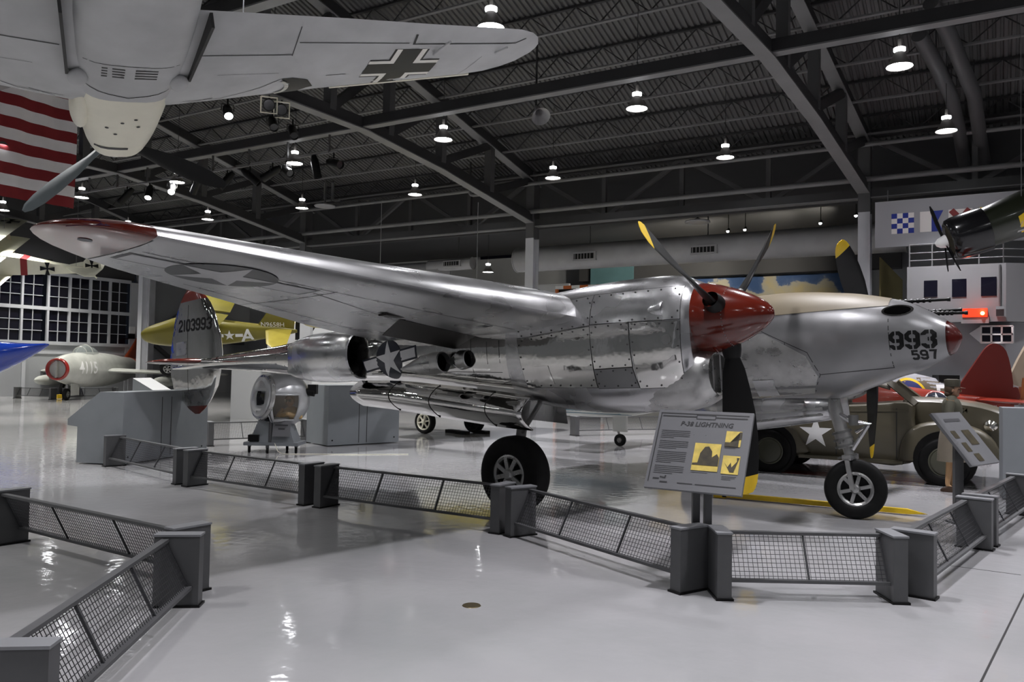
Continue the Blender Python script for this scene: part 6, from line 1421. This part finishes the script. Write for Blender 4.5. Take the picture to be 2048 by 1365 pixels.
x = fr2(1840); pq('flag_half', x, zc-Hh/2, S_*.5, Hh, 'sig_white')
MB().prism([(S_*.5, -Hh/2), (S_, -Hh/2), (S_*.76, 0), (S_, Hh/2), (S_*.5, Hh/2)], .008, (x, BY+.002, zc), (1, 0, 0), (0, 0, 1)).build('flag_swallowtail', 'sig_blue', bd, world=True)
x = fr2(1897); pq('flag_field', x, zc-Hh/2, S_, Hh, 'sig_white', .0)
for a, b in (((0, -1), (1, 1)), ((0, 1), (1, -1))): MB().beam((x+S_*a[0]+.06*(1-2*a[0]), BY-.006, zc+Hh/2*a[1]*.94), (x+S_*b[0]+.06*(1-2*b[0]), BY-.006, zc+Hh/2*b[1]*.94), .006, .14, up=(0, 0, 1)).build('flag_saltire', 'sig_red', bd, world=True)
x = fr2(1957); pq('flag_field', x, zc-Hh/2, S_, Hh, 'yellow', .0)
for k in range(-3, 4, 2):
    poly = [(S_*(.5+k*.2)-.06, -Hh/2), (S_*(.5+k*.2)+.06, -Hh/2), (S_*(.5+k*.2)+.06+Hh, Hh/2), (S_*(.5+k*.2)-.06+Hh, Hh/2)]
    cl_ = [(min(S_, max(0, px_)), pz_) for px_, pz_ in poly]
    if max(c[0] for c in cl_)-min(c[0] for c in cl_) > .05: MB().prism(cl_, .006, (x, BY-.001, zc), (1, 0, 0), (0, 0, 1)).build('flag_stripe', 'sig_red', bd, world=True)
for xx in (x0_+.3, 3, 6.5): MB().tube((xx, BY+.03, zt_), (xx, BY+.03, 6.45), .015, n=6).build('hanger', 'steel_mid', bd, world=True)

# ================================================================== HANGING DARK PLANE (right)
mat('dark_green', (0.016, 0.02, 0.009), 0.3, coat=0.3); mat('belly_grey', (0.33, 0.32, 0.30), 0.35, metal=0.3, noise_amt=0.15, noise_scale=4)
o_ = ad(1895, 482, 16.5); q = ad(2060, 430, 16.5-.45); d = (q-o_).normalized()
axx = -d; ayy = V((0, 0, 1)).cross(axx).normalized(); azz = axx.cross(ayy)
dp = thing('fighter_plane', 'hanging dark green fighter with a glossy black cowling and white spinner at right', 'aircraft', mtx=Matrix(((axx.x, ayy.x, azz.x, o_.x), (axx.y, ayy.y, azz.y, o_.y), (axx.z, ayy.z, azz.z, o_.z), (0, 0, 0, 1))))
MB().lathe([(.02, .14), (.06, .13), (.16, .10), (.22, .05), (.24, 0)], (0, 0, 0), (1, 0, 0), 22).build('spinner', 'white', dp, smooth=45)
MB().lathe([(-.06, .30), (-.02, .36), (-.05, .41), (-.16, .44), (-.4, .455), (-.72, .455), (-.74, .40)], (0, 0, 0), (1, 0, 0), 32).build('engine_cowling', 'black_gloss', dp, smooth=45)
MB().lathe([(-.06, .30), (-.1, .0)], (0, 0, 0), (1, 0, 0), 24).build('engine_face', 'black', dp)
DPt = [(-.72, .02, .40, .40, .40), (-1.2, .04, .42, .44, .42), (-2.0, .06, .42, .50, .42), (-3.0, .06, .36, .42, .36), (-4.4, .06, .2, .24, .2), (-5.4, .08, .06, .1, .1)]
df = fus(DPt, 3, 2.1, 28).build('fuselage', 'dark_green', dp, smooth=45); bdf = bvh_of([df])
for nm_, poly, mt, off in (('belly_paint', [(-5.2, -.5), (-1.0, -.5), (-1.25, -.12), (-1.6, .16), (-5.2, .16)], 'belly_grey', .004), ('yellow_band', [(-1.36, -.30), (-1.22, -.30), (-1.22, 0.0), (-1.36, .05)], 'yellow', .007)):
    decal(nm_, ([(-x, z) for x, z in poly], [tuple(range(len(poly)))]), mt, dp, (0, 1.2, 0), (-1, 0, 0), (0, 0, 1), bdf, 1, off, .12)
for a_ in (1.75, 3.9, 5.3): r = V((0, math.cos(a_), math.sin(a_))); MB().loft([[V((.06, 0, 0))+r*rd_+V((1, 0, 0))*(u*ch*.6)+V((1, 0, 0)).cross(r)*(u*ch*.8)+r.cross(V((0, 0, 0))) + V((1, 0, 0))*v*.012 for u, v in ((-.5, 0), (0, 1), (.5, 0), (0, -1))] for rd_, ch in ((.1, .06), (.4, .10), (.7, .09), (.82, .03))]).build('propeller_blade', 'black', dp)
for s in (1, -1):
    MB().loft([[V((le-u*(le-te), s*y, -.22+.09*y+v*(le-te))) for u, v in naca(le-te, .13, 8)] for y, le, te in ((.2, -2.1, -3.5), (3.4, -2.5, -3.2), (3.7, -2.7, -3.0))]).build('wing', 'belly_grey', dp, smooth=45)
    MB().loft([[V((le-u*(le-te), s*y, .1+v*(le-te))) for u, v in naca(le-te, .08, 8)] for y, le, te in ((.05, -4.4, -5.2), (1.3, -4.7, -5.1))]).build('tailplane', 'dark_green', dp, smooth=45)
MB().prism([(-4.2, .2), (-4.8, 1.0), (-5.2, 1.0), (-5.4, .1)], .05, (0, .025, 0), (1, 0, 0), (0, 0, 1)).build('tail_fin', 'dark_green', dp)
m = MB(); m.loft([ring(x, 0, .38, a, b, .05, 2.2, 18) for x, a, b in ((-1.7, .08, .05), (-1.95, .22, .26), (-2.6, .24, .28), (-3.1, .1, .08))]); m.build('canopy', 'canopy_glass', dp, smooth=45)
fus([(-1.6, -.55, .03, .03, .03), (-1.9, -.55, .13, .13, .13), (-2.6, -.55, .15, .15, .15), (-3.2, -.5, .03, .03, .03)], 3, 2, 16).build('drop_tank', 'belly_grey', dp, smooth=45)
for p in ((-1.4, .3, .3), (-2.4, -.6, .0), (-4.0, 0, .3)): cable(dp, p)

# ================================================================== BACK OF THE HALL
def mural_mat():
    m = bpy.data.materials.new('mural_print'); m.use_nodes = True; nt = m.node_tree; b = nt.nodes['Principled BSDF']; b.inputs['Roughness'].default_value = .7
    tc = nt.nodes.new('ShaderNodeTexCoord'); sx = nt.nodes.new('ShaderNodeSeparateXYZ'); nt.links.new(tc.outputs['Object'], sx.inputs[0])
    n = nt.nodes.new('ShaderNodeTexNoise'); n.inputs['Scale'].default_value = 1.3; n.inputs['Detail'].default_value = 7; nt.links.new(tc.outputs['Object'], n.inputs['Vector'])
    ma = nt.nodes.new('ShaderNodeMath'); ma.operation = 'MULTIPLY_ADD'; ma.inputs[1].default_value = -0.42; ma.inputs[2].default_value = 2.66; nt.links.new(sx.outputs['Z'], ma.inputs[0])
    mb = nt.nodes.new('ShaderNodeMath'); mb.operation = 'MULTIPLY_ADD'; mb.inputs[1].default_value = 1.5; nt.links.new(n.outputs['Fac'], mb.inputs[0]); mc = nt.nodes.new('ShaderNodeMath'); mc.operation = 'ADD'; mc.inputs[1].default_value = -0.75
    nt.links.new(ma.outputs[0], mb.inputs[2]); nt.links.new(mb.outputs[0], mc.inputs[0])
    r = nt.nodes.new('ShaderNodeValToRGB'); r.color_ramp.elements[0].position = .30; r.color_ramp.elements[0].color = (0.03, 0.07, 0.17, 1); r.color_ramp.elements[1].position = .75; r.color_ramp.elements[1].color = (0.40, 0.33, 0.18, 1)
    e = r.color_ramp.elements.new(.44); e.color = (0.06, 0.10, 0.20, 1); e = r.color_ramp.elements.new(.50); e.color = (0.33, 0.31, 0.25, 1)
    nt.links.new(mc.outputs[0], r.inputs['Fac']); nt.links.new(r.outputs['Color'], b.inputs['Base Color']); M['mural'] = m
mural_mat()
mu = MB().box((-8.4, 32.85, 3.6), (8.6, .06, 3.9)).build('mural', 'mural'); tag(mu, 'wall mural of blue sky and cream clouds behind the propellers', 'mural')
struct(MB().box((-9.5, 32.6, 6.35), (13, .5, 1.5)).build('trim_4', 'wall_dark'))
a, b = aY(1182, 480, 32.25), aY(1266, 568, 32.25); mat('teal', (0.10, 0.20, 0.22), 0.6, noise_amt=0.1, noise_scale=2)
tag(MB().box(((a.x+b.x)/2, 32.29, 5.6), (b.x-a.x, .08, 2.9)).build('wall_panel', 'teal'), 'dusty teal wall panel above the silver engine', 'wall panel')
a, b = aY(1112, 573, 27.5), aY(1186, 640, 27.5)
sf = thing('striped_frame', 'orange and white striped doorway frame behind the silver cowling', 'frame', (a.x, 27.5, 0)); mat('orange', (0.55, 0.14, 0.03), 0.5)
wf = b.x-a.x+.5
for k in range(6): MB().box((a.x+wf*(k+.5)/6, 27.5, a.z-.06), (wf/6, .12, .12)).build('stripe_block', 'white' if k % 2 == 0 else 'orange', sf, world=True)
for k in range(16): 
    for x in (a.x+.05, a.x+wf-.05): MB().box((x, 27.5, (a.z-.12)*(k+.5)/16), (.10, .12, (a.z-.12)/16)).build('stripe_block', 'white' if k % 2 == 0 else 'orange', sf, world=True)
MB().box((a.x+wf/2, 27.56, (a.z-.12)/2), (wf-.2, .02, a.z-.12)).build('dark_opening', 'black', sf, world=True)
# ducts
def duct(name, label, parts, vents):
    t = thing(name, label, 'duct', parts[0][0], group='air ducts')
    for p, q, r in parts:
        MB().tube(p, q, r, n=32).build('duct_section', 'duct', t, world=True, smooth=40)
        for k in (0, 1): pp = V(p)+(V(q)-V(p))*k; MB().lathe([(-.02, r), (-.02, r+.015), (.02, r+.015), (.02, r)], pp, V(q)-V(p), 32).build('duct_flange', 'duct', t, world=True, smooth=40)
    for c, w_, h_ in vents:
        v = MB().box(c, (w_, .14, h_)).build('vent', 'duct', t, world=True); MB().box(V(c)+V((-.02, -.06, 0)), (w_*.86, .05, h_*.62)).build('vent_opening', 'black', v, world=False)
        MB().tube(V(c)+V((0, .4, .3)), (c[0], c[1]+.4, 7.1), .02, n=6).build('duct_hanger', 'steel_mid', t, world=True)
        for cc_ in [k_ for k_ in children(v)]: cc_.data.transform(TM[t.name].inverted())
        n_ = 6
        for k in range(n_): o2 = MB().box(TM[t.name].inverted() @ (V(c)+V((-w_*.4+w_*.8*k/n_, -.088, 0))), (.02, .012, h_*.6)).build('vent_blade', 'duct', v)
DY = 25.3
def dv_(px, py, Y): p = aY(px, py, Y); return (p.x, p.y, p.z)
duct('air_duct', 'long fat grey air duct running behind the propeller', [((-15.0, DY, 5.62), (-2.2, DY, 5.62), .44)], [(dv_(1170, 513, DY-.42), .86, .30), (dv_(1408, 500, DY-.42), .86, .28)])
p1, p2, p3 = aY(945, 527, DY), aY(868, 533, DY), aY(560, 545, DY)
duct('air_duct', 'stepped grey air duct with a grille end left of the middle column', [((p1.x, DY, p1.z), (p2.x-.2, DY, p2.z), .22), ((p2.x+.3, DY+.25, p2.z-.2), (p3.x, DY+.25, p2.z-.2), .42)], [((aY(905, 527, DY-.2).x, DY-.2, p1.z), .8, .24)])
for x0_, x1_ in ((875, 945), (962, 1035)):
    a, b = aY(x0_, 486, 32.9), aY(x1_, 515, 32.9); struct(MB().box(((a.x+b.x)/2, 32.93, (a.z+b.z)/2), (b.x-a.x, .1, a.z-b.z)).build('window_%d' % (1 if x0_ < 900 else 2), 'night_pane'), 'dark high window in the rear wall')
c = aY(1013, 588, 29.5); em = thing('emblem', 'round blue emblem with a yellow winged figure on the rear partition', 'emblem', c)
mat('emblem_blue', (0.02, 0.025, 0.10), 0.5)
MB().lathe([(0, .2), (.03, .2), (.03, 0)], c, (0, -1, 0), 28).build('disc', 'emblem_blue', em, world=True)
flat('figure', poly_tris([(0, -.12), (.05, -.04), (.15, .05), (.06, .04), (.03, .1), (0, .05), (-.03, .1), (-.06, .04), (-.15, .05), (-.05, -.04)]), 'yellow', em, (0, -.032, 0), (1, 0, 0), (0, 0, 1), 1, .002)
pt = struct(MB().box((c.x-1.5, 29.56, 2.6), (9.0, .12, 5.2)).build('wall_partition', 'wall_grey'))
t = dup(lamp0, Matrix.Translation(aY(976, 545, 27.0)), 'low bell lamp hanging by itself left of the middle column')
for px_, py_ in ((1456, 463), (1490, 460), (1641, 447), (1712, 432)):
    p = aY(px_, py_, 26.7); t = thing('track_spotlight', 'tiny lit track spotlight under the rear ceiling, %s' % {1456: 'leftmost of four', 1490: 'second of four', 1641: 'third of four', 1712: 'rightmost beside the column'}[px_], 'spotlight', p, group='track spotlights')
    MB().tube(p+V((0, .1, .08)), p+V((0, -.03, .0)), .045, .055, n=12).build('lamp_can', 'black', t, world=True); MB().lathe([(0, .05), (.004, .04), (.004, 0)], p+V((0, -.032, 0)), (.0, -1, -.3), 12).build('lens', 'lamp_cap', t, world=True); MB().tube(p+V((0, .05, .05)), (p.x, p.y+.05, 7.1), .012, n=6).build('stem', 'black', t, world=True)
    l = bpy.data.lights.new('track_bulb', 'SPOT'); l.energy = 700; l.color = (1, .93, .8); l.spot_size = math.radians(75); l.spot_blend = .6; l.shadow_soft_size = .04
    lo = bpy.data.objects.new('track_bulb', l); COL.objects.link(lo); lo.parent = t; lo.location = (0, .12, -.03); lo.rotation_euler = V((-7.5-p.x*.2-6*.2, 33-26.7, -1.6)).to_track_quat('-Z', 'Y').to_euler()
# corrugated yellow lit wall right of the column
cm2 = MB(); rows = []
for k in range(60):
    Y = 23.7+k*.1; rows.append([V((-2.72+(.03 if k % 2 else 0), Y, 0)), V((-2.72+(.03 if k % 2 else 0), Y, 4.85))])
mat('corrugated', (0.55, 0.48, 0.22), 0.5)
cm2.loft(rows, False, False); struct(cm2.build('wall_corrugated', 'corrugated'))
# ================================================================== OVERHEAD FITTINGS
# lighting pipe with stage lights below the long strut, left half
sp = thing('lighting_pipe', 'hanging pipe rack for stage lights under the long roof strut at left', 'lighting rack', (-20, 15.7, 7.3))
xa, xb = -28.0, -14.9
MB().tube((xa, 15.7, 7.32), (xb, 15.7, 7.32), .03, n=8).build('pipe', 'steel_flange', sp, world=True)
k = 0; x = xa+.4
while x < xb:
    MB().beam((x, 15.7, 7.3), (x, 15.7, 7.85), .06, .03).build('hanger', 'steel_mid', sp, world=True); x += 1.55
def spot(loc, aim, label, kind=0, lit=False, r=.10, L=.42):
    loc = V(loc); aim = V(aim).normalized()
    t = thing('stage_light', label, 'stage light', loc, group='stage lights')
    c = loc+V((0, 0, -.28))
    MB().tube(loc, c+V((0, 0, .12)), .02, n=6).build('clamp', 'black', t, world=True)
    a = aim.cross(V((0, 0, 1))).normalized()
    MB().path([c+a*(r+.03), c+a*(r+.03)+V((0, 0, .14)), c-a*(r+.03)+V((0, 0, .14)), c-a*(r+.03)], .012, 6).build('yoke', 'black', t, world=True)
    b = MB().lathe([(-L*.45, 0), (-L*.45, r*.6), (-L*.2, r), (L*.3, r), (L*.55, r*1.05), (L*.55, r*.9)], c, aim, 18).build('lamp_body', 'black', t, world=True, smooth=40)
    MB().lathe([(L*.5, r*.9), (L*.5, 0)], c, aim, 18).build('lens', 'lamp_cap' if lit else 'black_gloss', t, world=True)
    if kind == 1:
        aa = aim.cross(V((0, 0, 1))).normalized(); ab = aa.cross(aim); cc = c+aim*(L*.58); q = r*1.35
        MB().path([cc+aa*q+ab*q, cc-aa*q+ab*q, cc-aa*q-ab*q, cc+aa*q-ab*q, cc+aa*q+ab*q], .02, 4).build('gel_frame', 'cream', t, world=True)
    return t
tocam = (CAMP-V((-18, 15.7, 7)))
names = ['first', 'second', 'third', 'fourth', 'fifth', 'sixth', 'seventh', 'eighth', 'ninth', 'tenth']
lst = [(255, 362, (-.6, -.3, -.7), 0, 0), (300, 352, (.5, -.5, -.8), 0, 1), (345, 345, (.6, -.5, -.5), 0, 1), (395, 330, (-.6, .2, -.5), 0, 0), (455, 330, (-.4, -.3, -.6), 0, 0), (500, 338, (.3, .2, -.3), 0, 0), (545, 345, (-.8, -.3, -.5), 0, 0), (572, 345, (.8, -.3, -.4), 0, 0), (632, 300, (.1, .2, -1), 0, 0), (668, 292, (.9, -.2, -.3), 0, 0)]
for i, (px, py, aim, kd, lit) in enumerate(lst):
    p = aY(px, py, 15.7); spot((p.x, 15.7, 7.3), aim, 'black stage light on the hanging pipe rack, %s from the left' % names[i], kd, bool(lit), .11, .62)
# pair of square framed floods and others on the middle truss
for i, (px, py) in enumerate(((538, 210), (563, 220))):
    d = ray(px, py); t_ = (-13.28-2.33)/(d.x-.1*d.y); p = CAMP+d*t_
    spot(p+V((0, 0, .28)), (CAMP-p).normalized(), 'square framed flood light on the middle roof truss, %s of two' % ('left' if i == 0 else 'right'), 1, False, .13, .3)
for i, (px, py) in enumerate(((455, 222), (545, 245), (585, 262))):
    d = ray(px, py); t_ = (-13.28-2.33)/(d.x-.1*d.y); p = CAMP+d*t_
    spot(p+V((0, 0, .28)), (.5, -.3, -.5), 'black stage light clamped to the middle roof truss, %s of three' % names[i], 0, i == 0, .10, .5)
# horn loudspeaker
p = az(1072, 222, 8.3)
hs = thing('horn_speaker', 'grey conical horn loudspeaker under the long roof strut', 'loudspeaker', p)
MB().lathe([(0, .05), (.15, .07), (.35, .14), (.5, .24), (.52, .24), (.5, .22), (.3, .1)], p+V((0, 0, .1)), (.6, -.5, -.75), 20).build('horn', 'duct', hs, world=True, smooth=45)
MB().tube(p+V((0, 0, .1)), (p.x, p.y, zroof(p.y)-.01), .03, n=8).build('drop_rod', 'steel_dark', hs, world=True)
# pale round disc fans
for px, py, lab in ((650, 414, 'flat pale disc fan below the roof left of the middle column'), (1395, 446, 'flat pale disc fan under the rear ceiling behind the propeller')):
    p = aY(px, py, 22.2 if px < 1000 else 24.8); t = thing('ceiling_fan', lab, 'ceiling fan', p, group='disc fans')
    MB().lathe([(0, 0), (0, .38), (.03, .40), (.06, .38), (.06, .12), (.14, .08), (.14, 0)], p, (0, 0, 1), 28).build('fan_disc', 'duct', t, world=True, smooth=40); MB().tube(p+V((0, 0, .1)), (p.x, p.y, (zroof(p.y) if px < 1000 else 7.1)), .03, n=8).build('drop_rod', 'steel_mid', t, world=True)
# two fat pipes climbing the roof slope at upper right
def aroof(px, py, drop):
    d = ray(px, py); lo, hi = 2.0, 40.0
    for _ in range(50):
        m_ = (lo+hi)/2; q = CAMP+d*m_
        if q.z < zroof(max(q.y, RIDGE))-drop: lo = m_
        else: hi = m_
    return CAMP+d*lo
for i, pts in enumerate((((1838, 70), (1872, 130), (1903, 195), (1920, 270), (1930, 338)), ((1862, 5), (1897, 66), (1948, 190), (1958, 260), (1968, 325)))):
    P = [aroof(px, py, .85) for px, py in pts]
    t = thing('roof_pipe', ['fat grey pipe following the roof slope at upper right, left one', 'fat grey pipe following the roof slope at upper right, right one'][i], 'pipe', P[0], group='roof slope pipes')
    MB().path(P, .16, 16).build('pipe_run', 'steel_mid', t, world=True, smooth=40)
    for q in P[1:4]: MB().tube(q, (q.x, q.y, zroof(q.y)-.02), .015, n=6).build('pipe_hanger', 'steel_dark', t, world=True)
# bent vent pipes by the eave girder
for i, (x0_, y0_) in enumerate(((940, 390), (650, 400), (665, 400))):
    p = aY(x0_, y0_, 22.6); t = thing('vent_pipe', 'L shaped grey vent pipe near the eave girder, %s' % ('left of the middle column', 'left one of the pair', 'right one of the pair')[i], 'pipe', p, group='bent vent pipes')
    MB().path([p+V((0, 0, .65)), p+V((0, 0, .05)), p+V((.04, 0, 0)), p+V((.12, 0, -.03)), p+V((.75 if i == 0 else .35, 0, -.03))], .055, 10).build('pipe_run', 'steel_flange', t, world=True, smooth=60)
    MB().tube(p+V((0, 0, .6)), (p.x, p.y, zroof(p.y)-.02), .03, n=6).build('pipe_hanger', 'steel_dark', t, world=True)
